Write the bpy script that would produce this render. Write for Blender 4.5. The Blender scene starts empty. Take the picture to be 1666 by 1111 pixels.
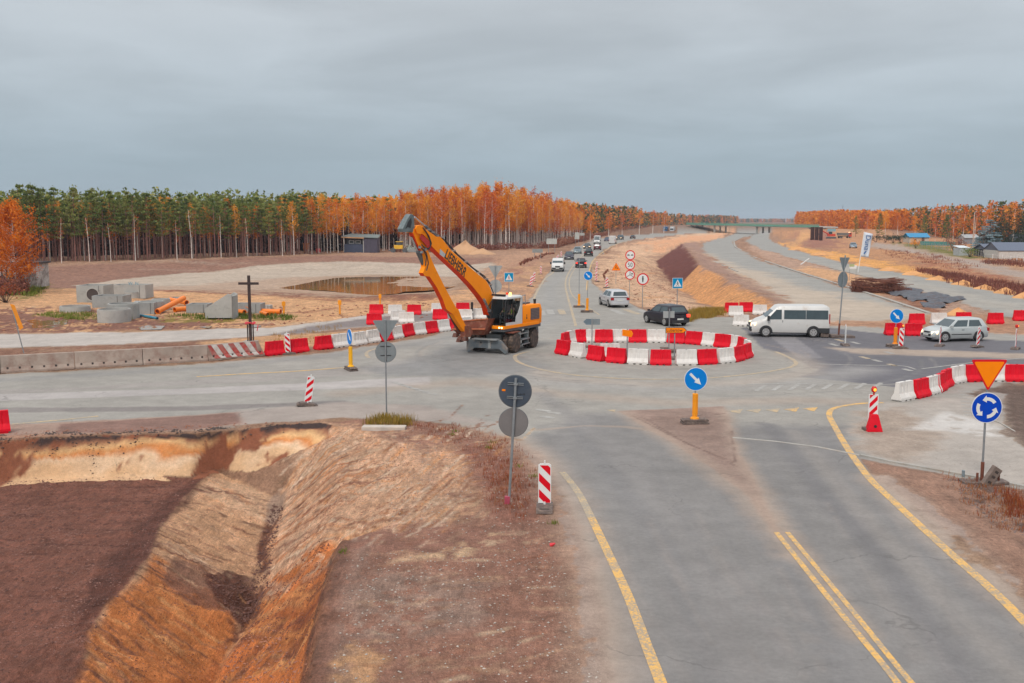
import bpy, math, random
import numpy as np
from mathutils import Vector, Matrix
from mathutils.geometry import delaunay_2d_cdt
S = bpy.context.scene
COL = S.collection
R = math.radians
# ------------------------------------------------------------------ camera
CAMH = 7.4; FPX = 1620.0; HOR = 358.0
PITCH = math.atan((555.5 - HOR) / FPX)
cam_d = bpy.data.cameras.new("camera"); cam = bpy.data.objects.new("camera", cam_d); COL.objects.link(cam)
cam_d.sensor_width = 36.0; cam_d.lens = 36.0 * FPX / 1666.0
cam_d.clip_start = 0.2; cam_d.clip_end = 9000
cam.location = (0, 0, CAMH); cam.rotation_euler = (math.pi / 2 - PITCH, 0, 0)
S.camera = cam
S.render.resolution_x = 1024; S.render.resolution_y = 683
# ------------------------------------------------------------------ world: overcast sky
W = bpy.data.worlds.new("World"); S.world = W; W.use_nodes = True
nt = W.node_tree; nt.nodes.clear()
def N(t, **k):
    n = nt.nodes.new(t)
    for a, b in k.items(): setattr(n, a, b)
    return n
SUN_EL, SUN_AZ = R(48), R(205)
sky = N('ShaderNodeTexSky', sky_type='NISHITA', sun_disc=False, sun_elevation=SUN_EL, sun_rotation=SUN_AZ)
tc = N('ShaderNodeTexCoord'); sep = N('ShaderNodeSeparateXYZ')
nt.links.new(tc.outputs['Generated'], sep.inputs[0])
# overcast luminance: brighter towards the zenith
rampz = N('ShaderNodeValToRGB'); cr = rampz.color_ramp
cr.elements[0].position = 0.0; cr.elements[0].color = (.275, .345, .405, 1)
cr.elements[1].position = 1.0; cr.elements[1].color = (.98, 1.0, 1.04, 1)
for p_, c_ in ((.05, (.290, .360, .415, 1)), (.12, (.365, .415, .455, 1)), (.20, (.435, .470, .500, 1)), (.45, (.66, .69, .73, 1))):
    e = cr.elements.new(p_); e.color = c_
nt.links.new(sep.outputs['Z'], rampz.inputs[0])
# cloud layers: project direction on a flat layer so the clouds flatten towards the horizon
mx = N('ShaderNodeMath', operation='MAXIMUM'); mx.inputs[1].default_value = 0.0
ad = N('ShaderNodeMath', operation='ADD'); ad.inputs[1].default_value = 0.10
nt.links.new(sep.outputs['Z'], mx.inputs[0]); nt.links.new(mx.outputs[0], ad.inputs[0])
dv = N('ShaderNodeVectorMath', operation='DIVIDE'); cmb = N('ShaderNodeCombineXYZ')
for i in range(3): nt.links.new(ad.outputs[0], cmb.inputs[i])
nt.links.new(tc.outputs['Generated'], dv.inputs[0]); nt.links.new(cmb.outputs[0], dv.inputs[1])
n1 = N('ShaderNodeTexNoise'); n1.inputs['Scale'].default_value = .75; n1.inputs['Detail'].default_value = 7; n1.inputs['Roughness'].default_value = .52; n1.inputs['Distortion'].default_value = .5
n2 = N('ShaderNodeTexNoise'); n2.inputs['Scale'].default_value = 2.1; n2.inputs['Detail'].default_value = 6; n2.inputs['Roughness'].default_value = .55
nt.links.new(dv.outputs[0], n1.inputs['Vector']); nt.links.new(dv.outputs[0], n2.inputs['Vector'])
r1 = N('ShaderNodeMapRange'); r1.inputs['From Min'].default_value = .36; r1.inputs['From Max'].default_value = .64; r1.inputs['To Min'].default_value = .92; r1.inputs['To Max'].default_value = 1.12
r2 = N('ShaderNodeMapRange'); r2.inputs['From Min'].default_value = .35; r2.inputs['From Max'].default_value = .65; r2.inputs['To Min'].default_value = .975; r2.inputs['To Max'].default_value = 1.03
nt.links.new(n1.outputs[0], r1.inputs[0]); nt.links.new(n2.outputs[0], r2.inputs[0])
mm = N('ShaderNodeMath', operation='MULTIPLY'); nt.links.new(r1.outputs[0], mm.inputs[0]); nt.links.new(r2.outputs[0], mm.inputs[1])
# fade the cloud contrast towards the horizon
fz = N('ShaderNodeMapRange'); fz.inputs['From Min'].default_value = .0; fz.inputs['From Max'].default_value = .12
nt.links.new(sep.outputs['Z'], fz.inputs[0])
mf = N('ShaderNodeMix'); mf.data_type = 'FLOAT'; mf.inputs[2].default_value = 1.0
nt.links.new(fz.outputs[0], mf.inputs[0]); nt.links.new(mm.outputs[0], mf.inputs[3])
cm = N('ShaderNodeVectorMath', operation='SCALE'); nt.links.new(rampz.outputs[0], cm.inputs[0]); nt.links.new(mf.outputs[0], cm.inputs['Scale'])
bg1 = N('ShaderNodeBackground'); bg1.inputs[1].default_value = 1.0; nt.links.new(cm.outputs[0], bg1.inputs[0])
bg2 = N('ShaderNodeBackground'); bg2.inputs[1].default_value = .05; nt.links.new(sky.outputs[0], bg2.inputs[0])
ms = N('ShaderNodeMixShader'); ms.inputs[0].default_value = .10
nt.links.new(bg1.outputs[0], ms.inputs[1]); nt.links.new(bg2.outputs[0], ms.inputs[2])
ow = N('ShaderNodeOutputWorld'); nt.links.new(ms.outputs[0], ow.inputs[0])
sd = bpy.data.lights.new("sun", 'SUN'); sun = bpy.data.objects.new("sun", sd); COL.objects.link(sun)
sd.energy = 1.5; sd.angle = R(22); sd.color = (1, .95, .88)
sdir = Vector((math.sin(SUN_AZ) * math.cos(SUN_EL), math.cos(SUN_AZ) * math.cos(SUN_EL), math.sin(SUN_EL)))
sun.rotation_euler = sdir.to_track_quat('Z', 'Y').to_euler()
V = S.view_settings; V.view_transform = 'Standard'; V.look = 'None'; V.gamma = 1; V.use_curve_mapping = False; V.exposure = 0.34
# ------------------------------------------------------------------ photo geometry helpers
def ray(x, y):
    u = (x - 833) / FPX; v = (y - 555.5) / FPX
    return Vector((u, math.cos(PITCH) - v * math.sin(PITCH), -math.sin(PITCH) - v * math.cos(PITCH)))
def px(x, y, z=0.0):
    d = ray(x, y); t = (z - CAMH) / d.z
    return Vector((d.x * t, d.y * t, z))
def atY(x, y, Y):
    d = ray(x, y); t = Y / d.y
    return Vector((d.x * t, Y, CAMH + d.z * t))
random.seed(7); RNG = np.random.default_rng(11)
# ------------------------------------------------------------------ numpy noise
def _h(ix, iy, s):
    a = (ix * 374761393 + iy * 668265263 + s * 974634777) & 0xffffffff
    a = ((a ^ (a >> 13)) * 1274126177) & 0xffffffff
    return ((a ^ (a >> 16)) & 0xffff) / 65535.0
def vnoise(x, y, s=0):
    xi = np.floor(x).astype(np.int64); yi = np.floor(y).astype(np.int64)
    fx = x - xi; fy = y - yi; fx = fx * fx * (3 - 2 * fx); fy = fy * fy * (3 - 2 * fy)
    a = _h(xi, yi, s); b = _h(xi + 1, yi, s); c = _h(xi, yi + 1, s); d = _h(xi + 1, yi + 1, s)
    return (a + (b - a) * fx) * (1 - fy) + (c + (d - c) * fx) * fy
def fbm(x, y, s=0, o=4):
    r = 0; a = .5; t = 0
    for i in range(o):
        r = r + a * vnoise(x * 2 ** i + i * 17.3, y * 2 ** i - i * 9.1, s + i); t += a; a *= .5
    return r / t * 2 - 1
# ------------------------------------------------------------------ object helpers
def thing(name, label, cat, loc=(0, 0, 0), rz=0, group=None):
    o = bpy.data.objects.new(name, None); COL.objects.link(o); o.empty_display_size = .2
    o.location = loc; o.rotation_euler = (0, 0, rz); return tag(o, label, cat, group)
def tag(o, label=None, cat=None, group=None, kind=None):
    if label: o['label'] = label
    if cat: o['category'] = cat
    if group: o['group'] = group
    if kind: o['kind'] = kind
    return o
def dup(root, loc=None, rz=None, label=None, group=None, scale=None):
    def rec(o, par):
        c = o.copy(); COL.objects.link(c); c.parent = par
        for ch in o.children: rec(ch, c)
        return c
    c = rec(root, None)
    if loc is not None: c.location = loc
    if rz is not None: c.rotation_euler = (0, 0, rz) if not isinstance(rz, tuple) else rz
    if label: c['label'] = label
    if group: c['group'] = group
    if scale is not None: c.scale = (scale,) * 3 if not isinstance(scale, tuple) else scale
    return c
class MB:
    def __init__(s): s.v = []; s.f = []; s.m = []
    def add(s, vs, fs, mi=0, M=None):
        b = len(s.v)
        s.v += [tuple(M @ Vector(p)) if M is not None else tuple(p) for p in vs]
        s.f += [[i + b for i in f] for f in fs]; s.m += [mi] * len(fs); return s
    def box(s, c, d, M=None, mi=0, taper=1.0):
        x, y, z = c; a, b, h = d[0] / 2, d[1] / 2, d[2] / 2; t = taper
        vs = [(x - a, y - b, z - h), (x + a, y - b, z - h), (x + a, y + b, z - h), (x - a, y + b, z - h),
              (x - a * t, y - b * t, z + h), (x + a * t, y - b * t, z + h), (x + a * t, y + b * t, z + h), (x - a * t, y + b * t, z + h)]
        return s.add(vs, [(3, 2, 1, 0), (4, 5, 6, 7), (0, 1, 5, 4), (1, 2, 6, 5), (2, 3, 7, 6), (3, 0, 4, 7)], mi, M)
    def tube(s, p0, p1, r0, r1=None, n=8, mi=0, cap=True):
        p0 = Vector(p0); p1 = Vector(p1); r1 = r0 if r1 is None else r1
        d = (p1 - p0).normalized(); a = d.orthogonal().normalized(); b = d.cross(a)
        vs = []
        for p, r in ((p0, r0), (p1, r1)):
            for i in range(n):
                t = 2 * math.pi * i / n; vs.append(p + a * (r * math.cos(t)) + b * (r * math.sin(t)))
        fs = [(i, (i + 1) % n, n + (i + 1) % n, n + i) for i in range(n)]
        if cap: fs += [tuple(range(n - 1, -1, -1)), tuple(range(n, 2 * n))]
        return s.add(vs, fs, mi)
    def pipe(s, pts, r, n=8, mi=0):
        for a, b in zip(pts[:-1], pts[1:]): s.tube(a, b, r, r, n, mi)
        return s
    def ring(s, c, axis, R0, R1, h, n=24, mi=0):      # hollow ring (R0 outer, R1 inner)
        M = Vector(axis).to_track_quat('Z', 'Y').to_matrix().to_4x4(); M.translation = Vector(c)
        vs = []
        for r, z in ((R0, 0), (R0, h), (R1, h), (R1, 0)):
            for i in range(n):
                t = 2 * math.pi * i / n; vs.append((r * math.cos(t), r * math.sin(t), z))
        fs = []
        for k in range(4):
            for i in range(n):
                j = (i + 1) % n; k2 = (k + 1) % 4; fs.append((k * n + i, k * n + j, k2 * n + j, k2 * n + i))
        return s.add(vs, fs, mi, M)
    def lathe(s, prof, c=(0, 0, 0), axis=(0, 0, 1), n=16, mi=0):
        M = Vector(axis).to_track_quat('Z', 'Y').to_matrix().to_4x4(); M.translation = Vector(c)
        vs = []; fs = []
        for r, z in prof:
            for i in range(n):
                t = 2 * math.pi * i / n; vs.append((r * math.cos(t), r * math.sin(t), z))
        for k in range(len(prof) - 1):
            for i in range(n):
                j = (i + 1) % n; fs.append((k * n + i, k * n + j, (k + 1) * n + j, (k + 1) * n + i))
        fs += [tuple(range(n - 1, -1, -1)), tuple(range((len(prof) - 1) * n, len(prof) * n))]
        return s.add(vs, fs, mi, M)
    def prism(s, pts, a, b, axis='y', M=None, mi=0):   # polygon in the plane normal to axis
        n = len(pts)
        def P(p, t): return (p[0], t, p[1]) if axis == 'y' else ((p[0], p[1], t) if axis == 'z' else (t, p[0], p[1]))
        vs = [P(p, a) for p in pts] + [P(p, b) for p in pts]
        fs = [tuple(range(n)), tuple(range(2 * n - 1, n - 1, -1))] + [(i, n + i, n + (i + 1) % n, (i + 1) % n) for i in range(n)]
        return s.add(vs, fs, mi, M)
    def loft(s, secs, mi=0, cap=True, M=None):
        n = len(secs[0]); vs = [p for q in secs for p in q]; fs = []
        for k in range(len(secs) - 1):
            for i in range(n):
                j = (i + 1) % n; fs.append((k * n + i, k * n + j, (k + 1) * n + j, (k + 1) * n + i))
        if cap: fs += [tuple(range(n - 1, -1, -1)), tuple(range((len(secs) - 1) * n, len(secs) * n))]
        return s.add(vs, fs, mi, M)
    def quad(s, a, b, c, d, mi=0, t=None):
        if t is None: return s.add([a, b, c, d], [(0, 1, 2, 3)], mi)
        a, b, c, d = map(Vector, (a, b, c, d)); n = (b - a).cross(d - a).normalized() * t
        return s.add([a, b, c, d, a + n, b + n, c + n, d + n], [(3, 2, 1, 0), (4, 5, 6, 7), (0, 1, 5, 4), (1, 2, 6, 5), (2, 3, 7, 6), (3, 0, 4, 7)], mi)
    def mesh(s, name, mats, smooth=False, bevel=0):
        me = bpy.data.meshes.new(name); me.from_pydata(s.v, [], s.f)
        mats = mats if isinstance(mats, (list, tuple)) else [mats]
        for m in mats: me.materials.append(m)
        if len(mats) > 1: me.polygons.foreach_set('material_index', s.m)
        import bmesh
        bm = bmesh.new(); bm.from_mesh(me)
        bmesh.ops.remove_doubles(bm, verts=bm.verts, dist=1e-5)
        bmesh.ops.recalc_face_normals(bm, faces=bm.faces)
        if bevel:
            eds = [e for e in bm.edges if len(e.link_faces) == 2 and e.calc_face_angle(0) > .45]
            bmesh.ops.bevel(bm, geom=eds, offset=bevel, segments=2, affect='EDGES', clamp_overlap=True, profile=.6)
        bm.to_mesh(me); bm.free()
        if smooth:
            me.polygons.foreach_set('use_smooth', [True] * len(me.polygons))
            try: me.set_sharp_from_angle(angle=R(38))
            except Exception: pass
        me.update(); return me
    def build(s, name, mats, parent=None, smooth=False, loc=None, rz=0, bevel=0):
        o = bpy.data.objects.new(name, s.mesh(name, mats, smooth, bevel)); COL.objects.link(o)
        if parent is not None: o.parent = parent
        if loc is not None: o.location = loc
        if rz: o.rotation_euler = (0, 0, rz)
        return o
def disc_pts(r, n=28, a0=0, cx=0, cz=0): return [(cx + r * math.cos(a0 + 2 * math.pi * i / n), cz + r * math.sin(a0 + 2 * math.pi * i / n)) for i in range(n)]
def text_mesh(txt, size, depth=.004):
    cu = bpy.data.curves.new('lettering', 'FONT'); cu.body = txt; cu.size = size; cu.extrude = depth / 2; cu.align_x = 'CENTER'; cu.align_y = 'CENTER'; cu.resolution_u = 3
    o = bpy.data.objects.new('t', cu); COL.objects.link(o); bpy.context.view_layer.update()
    me = bpy.data.meshes.new_from_object(o.evaluated_get(bpy.context.evaluated_depsgraph_get()))
    bpy.data.objects.remove(o); bpy.data.curves.remove(cu); return me
def lettering(txt, size, M, material, parent, sx=1.0, name='lettering', bold=0):
    me = text_mesh(txt, size); me.transform(M @ Matrix.Diagonal((sx, 1, 1, 1))); me.materials.clear(); me.materials.append(material)
    o = bpy.data.objects.new(name, me); COL.objects.link(o); o.parent = parent; return o
FACE_CAM = Matrix.Rotation(math.pi / 2, 4, 'X')     # text facing local -Y
# ------------------------------------------------------------------ materials
MAT = {}
def mat(name, col, rough=.6, metal=0, var=.12, scale=3.0, grime=None, gs=0.0, bump=0, emit=None, es=0, spec=.5, fine=40):
    if name in MAT: return MAT[name]
    m = bpy.data.materials.new(name); m.use_nodes = True; t = m.node_tree; b = t.nodes['Principled BSDF']
    b.inputs['Roughness'].default_value = rough; b.inputs['Metallic'].default_value = metal
    b.inputs['Specular IOR Level'].default_value = spec
    L = t.links.new
    c = t.nodes.new('ShaderNodeTexCoord'); n = t.nodes.new('ShaderNodeTexNoise'); n.inputs['Scale'].default_value = scale; n.inputs['Detail'].default_value = 6; n.inputs['Roughness'].default_value = .62
    oi = t.nodes.new('ShaderNodeObjectInfo'); sc = t.nodes.new('ShaderNodeVectorMath'); sc.operation = 'MULTIPLY_ADD'; sc.inputs[1].default_value = (1, 1, 1)
    mulr = t.nodes.new('ShaderNodeMath'); mulr.operation = 'MULTIPLY'; mulr.inputs[1].default_value = 37; L(oi.outputs['Random'], mulr.inputs[0])
    L(c.outputs['Object'], sc.inputs[0]); L(mulr.outputs[0], sc.inputs[2]); L(sc.outputs[0], n.inputs['Vector'])
    mr = t.nodes.new('ShaderNodeMapRange'); mr.inputs['From Min'].default_value = .3; mr.inputs['From Max'].default_value = .7; mr.inputs['To Min'].default_value = 1 - var; mr.inputs['To Max'].default_value = 1 + var
    L(n.outputs[0], mr.inputs[0])
    vs = t.nodes.new('ShaderNodeVectorMath'); vs.operation = 'SCALE'; vs.inputs[0].default_value = col[:3]; L(mr.outputs[0], vs.inputs['Scale'])
    out = vs.outputs[0]
    if grime:
        g = t.nodes.new('ShaderNodeTexNoise'); g.inputs['Scale'].default_value = scale * .6 + 1; g.inputs['Detail'].default_value = 8; g.inputs['Roughness'].default_value = .7; L(sc.outputs[0], g.inputs['Vector'])
        gr = t.nodes.new('ShaderNodeMapRange'); gr.inputs['From Min'].default_value = .62 - gs * .45; gr.inputs['From Max'].default_value = .78 - gs * .2; gr.inputs['To Max'].default_value = min(1, .5 + gs); L(g.outputs[0], gr.inputs[0])
        mi = t.nodes.new('ShaderNodeMix'); mi.data_type = 'RGBA'; L(gr.outputs[0], mi.inputs[0]); L(out, mi.inputs[6]); mi.inputs[7].default_value = (*grime, 1); out = mi.outputs[2]
        rr = t.nodes.new('ShaderNodeMapRange'); rr.inputs['To Min'].default_value = rough; rr.inputs['To Max'].default_value = .85; L(gr.outputs[0], rr.inputs[0]); L(rr.outputs[0], b.inputs['Roughness'])
    L(out, b.inputs['Base Color'])
    if bump:
        f = t.nodes.new('ShaderNodeTexNoise'); f.inputs['Scale'].default_value = fine; f.inputs['Detail'].default_value = 4; L(c.outputs['Object'], f.inputs['Vector'])
        bp = t.nodes.new('ShaderNodeBump'); bp.inputs['Strength'].default_value = bump; bp.inputs['Distance'].default_value = .02; L(f.outputs[0], bp.inputs['Height']); L(bp.outputs[0], b.inputs['Normal'])
    b.inputs['Base Color'].default_value = (*col[:3], 1)
    if emit: b.inputs['Emission Color'].default_value = (*emit, 1); b.inputs['Emission Strength'].default_value = es
    MAT[name] = m; return m
DUSTC = (.34, .25, .18)
def glassmat(name, col=(.05, .07, .08), rough=.08):
    m = mat(name, col, rough, 0, .2, 2, spec=.9); return m
RED = lambda: mat('red_plastic', (.66, .004, .018), .6, var=.10, scale=2, grime=(.50, .10, .08), gs=.03, spec=.2)
WHITE = lambda: mat('white_plastic', (.68, .64, .60), .6, var=.06, scale=2, grime=(.44, .35, .29), gs=.2)
GALV = lambda: mat('galvanised_steel', (.30, .32, .33), .45, .55, .15, 6)
SIGNBACK = lambda: mat('grey_sign_back', (.22, .25, .26), .5, .3, .12, 3)
RUBBER = lambda: mat('recycled_rubber', (.115, .085, .075), .85, var=.3, scale=9, grime=(.3, .22, .17), gs=.35, bump=.5)
BLUE = lambda: mat('blue_reflective', (.0, .055, .46), .5, var=.06, spec=.15)
BLUE2 = lambda: mat('bright_blue_reflective', (.0, .20, .62), .5, var=.06, spec=.15)
SKYB = lambda: mat('cyan_blue_reflective', (.0, .24, .46), .5, var=.06, spec=.15)
SWHITE = lambda: mat('white_reflective', (.72, .72, .70), .4, var=.05)
SRED = lambda: mat('red_reflective', (.66, .004, .016), .5, var=.05, spec=.15)
SORANGE = lambda: mat('orange_reflective', (.95, .235, .0), .5, var=.05, spec=.15)
YELLOW = lambda: mat('yellow_plastic', (.82, .30, .004), .45, var=.08)
BLACK = lambda: mat('black_print', (.012, .012, .014), .5, var=.1)
RUST = lambda: mat('rusty_steel', (.16, .050, .028), .8, .1, .35, 8, bump=.3)
CONC = lambda: mat('precast_concrete', (.34, .34, .32), .85, var=.14, scale=1.4, grime=(.20, .19, .17), gs=.18, bump=.4)
# ================================================================== TERRAIN (breaklines: photo pixel x, y and height)
BL = []
def brk(*p): BL.append([px(*q) for q in p])
def brkw(*p): BL.append([Vector(q) for q in p])
# pit in the foreground -----------------------------------------
LIP = [(-75, 33.6, 0), (-45, 34.0, 0)]
lip = [Vector(p) for p in LIP] + [px(0, 716), px(144, 707), px(318, 705), px(407, 696), px(460, 690), px(526, 687), px(600, 703), px(672, 740), px(690, 790), px(650, 845),
                                  px(556, 884), px(536, 950), px(522, 1010), px(505, 1105)] + [Vector((-3.1, 12, 0)), Vector((-3.0, 2, 0))]
BL.append(lip)
def off(v, dx, dy, z): return Vector((v.x + dx, v.y + dy, z))
foot = [Vector((-75, 33.1, -1.32)), Vector((-45, 33.4, -1.32)), off(px(0, 716), 0, -.55, -1.32), off(px(144, 707), 0, -.6, -1.32), off(px(318, 705), 0, -.75, -1.36)]
BL.append(foot)
head = [foot[-1], px(360, 775, -1.55), px(398, 790, -1.75), px(432, 806, -1.9), px(452, 815, -2.0)]
BL.append(head)
face2 = [off(px(350, 702), 0, -.5, -1.2), off(px(407, 696), 0, -.9, -1.1), off(px(460, 690), .1, -1.1, -1.0), off(px(505, 688), -.1, -1.0, -.6)]
BL.append(face2)
soil = [foot[-1], px(339, 769, -1.32), px(297, 812, -1.34), px(259, 862, -1.34), px(245, 905, -1.36), px(205, 955, -1.36), px(168, 995, -1.38), px(148, 1032, -1.40), px(140, 1108, -1.42), Vector((-8.2, 12, -1.45)), Vector((-7.8, 2, -1.45))]
BL.append(soil)
ditch = [head[-1], px(445, 850, -2.25), px(428, 894, -2.55), px(425, 945, -2.75), px(408, 1020, -3.0), px(372, 1064, -3.15), px(352, 1111, -3.3), Vector((-6.0, 14, -3.5)), Vector((-5.6, 2, -3.6))]
BL.append(ditch)
brkw((-75, 33.1, -1.32), (-75, 2, -1.4))
midl = [px(524, 712, -.35), px(548, 760, -.50), px(556, 815, -.62), px(530, 868, -.75), px(512, 925, -1.0), px(496, 1000, -1.25), px(470, 1095, -1.5), Vector((-3.9, 12, -1.6))]
BL.append(midl)
brk((720, 760, 0), (725, 800, 0), (690, 880, 0), (600, 940, 0))
# retention basin on the left ------------------------------------
rim = [px(20, 436, .1), px(200, 427, .1), px(400, 418.5, .1), px(600, 414.5, .1), px(790, 417, .1), px(860, 428, .1)]
BL.append(rim)
flo = [px(60, 457, -.9), px(190, 451, -1.3), px(330, 443, -1.65), px(520, 442, -1.7), px(730, 444, -1.7), px(768, 452, -1.3)]
BL.append(flo)
flo2 = [px(300, 462, -1.25), px(470, 468, -1.55), px(560, 474, -1.6), px(640, 479, -1.62), px(715, 474, -1.62), px(750, 464, -1.35)]
BL.append(flo2)
nrim = [px(-40, 470, -.2), px(120, 472, -.35), px(250, 478, -.4), px(400, 484, -.5), px(520, 489, -.6), px(640, 494, -.6), px(740, 486, -.4), px(790, 470, -.1), px(830, 450, 0)]
BL.append(nrim)
# dug slope between the old road and the new carriageway ---------
etop = [px(1345, 521, .05), px(1290, 500, .15), px(1250, 486, .25), px(1200, 462, .3), px(1160, 445, .3), px(1138, 432, .35), px(1122, 412, .3), px(1112, 398, .2), px(1140, 390, 0), px(1180, 384, 0)]
BL.append(etop)
ebot = [px(1240, 503, -.1), px(1192, 505, -1.0), px(1150, 494, -1.9), px(1118, 479, -2.3), px(1096, 466, -2.5), px(1078, 441, -2.5), px(1069, 424, -2.0), px(1085, 406, -1.0)]
BL.append(ebot)
BL.append([px(1180, 509, 0), px(1130, 505, -.35), px(1080, 488, -.6), px(1040, 462, -.55), px(1022, 440, -.35), px(1035, 415, -.1)])
# far cutting next to the bridge ----------------------------------
BL.append([px(1262, 386, 0), px(1300, 401, 0), px(1352, 408, 0)])
BL.append([atY(1298, 379, 440), atY(1325, 386, 395), atY(1350, 389.5, 378)])
BL.append([atY(1326, 372, 458), atY(1345, 378, 425), atY(1400, 386, 400)])
BL.append([atY(1046, 377, 590), atY(1075, 376, 600), atY(1110, 375.5, 606), atY(1132, 375, 610)])
BL.append([atY(1040, 372, 660), atY(1062, 367, 652), atY(1100, 365.5, 650), atY(1120, 366, 645), atY(1132, 371, 640)])
for q in ((-2000, -20), (2600, -20), (2600, 6000), (-2600, 6000)): BL.append([Vector((q[0], q[1], 0))])
# far-field collar so the slopes stay local
for a in ((-46, 36, 0), (-20, 40, 0), (-10, 38.5, 0), (-5, 37.5, 0), (-1.5, 33, 0), (-1.5, 25, 0), (-1.0, 15, 0), (-80, 36, 0), (-80, 0, 0), (-76, -5, 0), (-1, 0, 0)): BL.append([Vector(a)])
for p in ((-80, 470), (-60, 432), (0, 426), (200, 420), (400, 412), (600, 409), (790, 411), (880, 425), (845, 460), (800, 492), (640, 505), (400, 498), (200, 492), (0, 488), (1005, 430), (1020, 475), (1090, 503), (1180, 515), (1300, 512),
          (1165, 432), (1220, 455), (1150, 402), (1025, 400), (1060, 392), (1100, 385), (1240, 400), (1240, 380), (1370, 418), (1450, 402), (1000, 384), (1180, 378)): BL.append([px(*p)])
_v = []; _e = []; _z = []
for l in BL:
    b = len(_v)
    for i, p in enumerate(l):
        j = next((k for k, q in enumerate(_v) if (q - Vector((p.x, p.y))).length < .02), None)
        if j is None: _v.append(Vector((p.x, p.y))); _z.append(p.z); j = len(_v) - 1
        if i: _e.append((prev, j))
        prev = j
_r = delaunay_2d_cdt(_v, _e, [], 0, 1e-4)
TV = [(p.x, p.y) for p in _r[0]]
_lut = {}
for i, src in enumerate(_r[3]):
    _lut[i] = _z[src[0]] if src else min(range(len(_v)), key=lambda k: (_v[k] - _r[0][i]).length)
for i, src in enumerate(_r[3]):
    if not src: _lut[i] = _z[_lut[i]]
TRI = [tuple(f) for f in _r[2]]
TT = []
for a, b, c in TRI:
    (x0, y0), (x1, y1), (x2, y2) = TV[a], TV[b], TV[c]; d = (y1 - y2) * (x0 - x2) + (x2 - x1) * (y0 - y2)
    if abs(d) > 1e-9: TT.append((x0, y0, x1, y1, x2, y2, d, _lut[a], _lut[b], _lut[c]))
def tinz(x, y):
    for x0, y0, x1, y1, x2, y2, d, a, b, c in TT:
        u = ((y1 - y2) * (x - x2) + (x2 - x1) * (y - y2)) / d
        if u < -1e-6: continue
        v = ((y2 - y0) * (x - x2) + (x0 - x2) * (y - y2)) / d
        if v < -1e-6 or u + v > 1 + 1e-6: continue
        return a * u + b * v + c * (1 - u - v)
    return 0.0
def hit(x, y):                       # where the line of sight of a photo pixel meets the terrain
    d = ray(x, y)
    if d.z > -.0008: return Vector((d.x * 2500, d.y * 2500, 0))
    t = CAMH / -d.z * .55; t1 = min(CAMH / -d.z * 1.6, 4500); pt = t
    while t < t1:
        if CAMH + d.z * t < tinz(d.x * t, d.y * t):
            a, b = pt, t
            for _ in range(12):
                m = (a + b) / 2
                if CAMH + d.z * m < tinz(d.x * m, d.y * m): b = m
                else: a = m
            return Vector((d.x * b, d.y * b, CAMH + d.z * b))
        pt = t; t *= 1.012
    return px(x, y)
# ------------------------------------------------------------------ terrain grid (finer near the viewer)
ys = [5.0]
while ys[-1] < 4200:
    z = ys[-1]; lim = .13 if z < 20 else .075 if z < 32.6 else .05 if z < 37 else .12 if z < 48 else (.5 if z < 130 else (1.0 if z < 260 else 1e9))
    ys.append(z + min(max(z * z / 7400 * 1.3, .07), lim))
ys = np.array(ys); NC = 860
ss = np.linspace(-.72, .72, NC)
GY, SS = np.meshgrid(ys, ss, indexing='ij'); GX = SS * (GY + 14)
NR = len(ys)
GZ = np.zeros_like(GX)
for x0, y0, x1, y1, x2, y2, d, a, b, c in TT:
    r0 = np.searchsorted(ys, min(y0, y1, y2)); r1 = np.searchsorted(ys, max(y0, y1, y2))
    if r1 <= r0 or (a == b == c == 0): continue
    X = GX[r0:r1]; Y = GY[r0:r1]
    u = ((y1 - y2) * (X - x2) + (x2 - x1) * (Y - y2)) / d; v = ((y2 - y0) * (X - x2) + (x0 - x2) * (Y - y2)) / d
    m = (u >= -1e-6) & (v >= -1e-6) & (u + v <= 1 + 1e-6)
    GZ[r0:r1][m] = (a * u + b * v + c * (1 - u - v))[m]
def sdist(pts, X, Y):                # signed distance to a polygon, negative inside
    n = len(pts); dd = np.full(X.shape, 1e18); ins = np.zeros(X.shape, bool)
    for i in range(n):
        ax, ay = pts[i]; bx, by = pts[(i + 1) % n]; ex, ey = bx - ax, by - ay
        t = np.clip(((X - ax) * ex + (Y - ay) * ey) / (ex * ex + ey * ey + 1e-12), 0, 1)
        dd = np.minimum(dd, (X - ax - t * ex) ** 2 + (Y - ay - t * ey) ** 2)
        c = ((ay > Y) != (by > Y)) & (X < (bx - ax) * (Y - ay) / (by - ay + 1e-18) + ax); ins ^= c
    return np.where(ins, -1, 1) * np.sqrt(dd)
def ldist(pts, X, Y):
    dd = np.full(X.shape, 1e18)
    for (ax, ay), (bx, by) in zip(pts[:-1], pts[1:]):
        ex, ey = bx - ax, by - ay
        t = np.clip(((X - ax) * ex + (Y - ay) * ey) / (ex * ex + ey * ey + 1e-12), 0, 1)
        dd = np.minimum(dd, (X - ax - t * ex) ** 2 + (Y - ay - t * ey) ** 2)
    return np.sqrt(dd)
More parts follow.
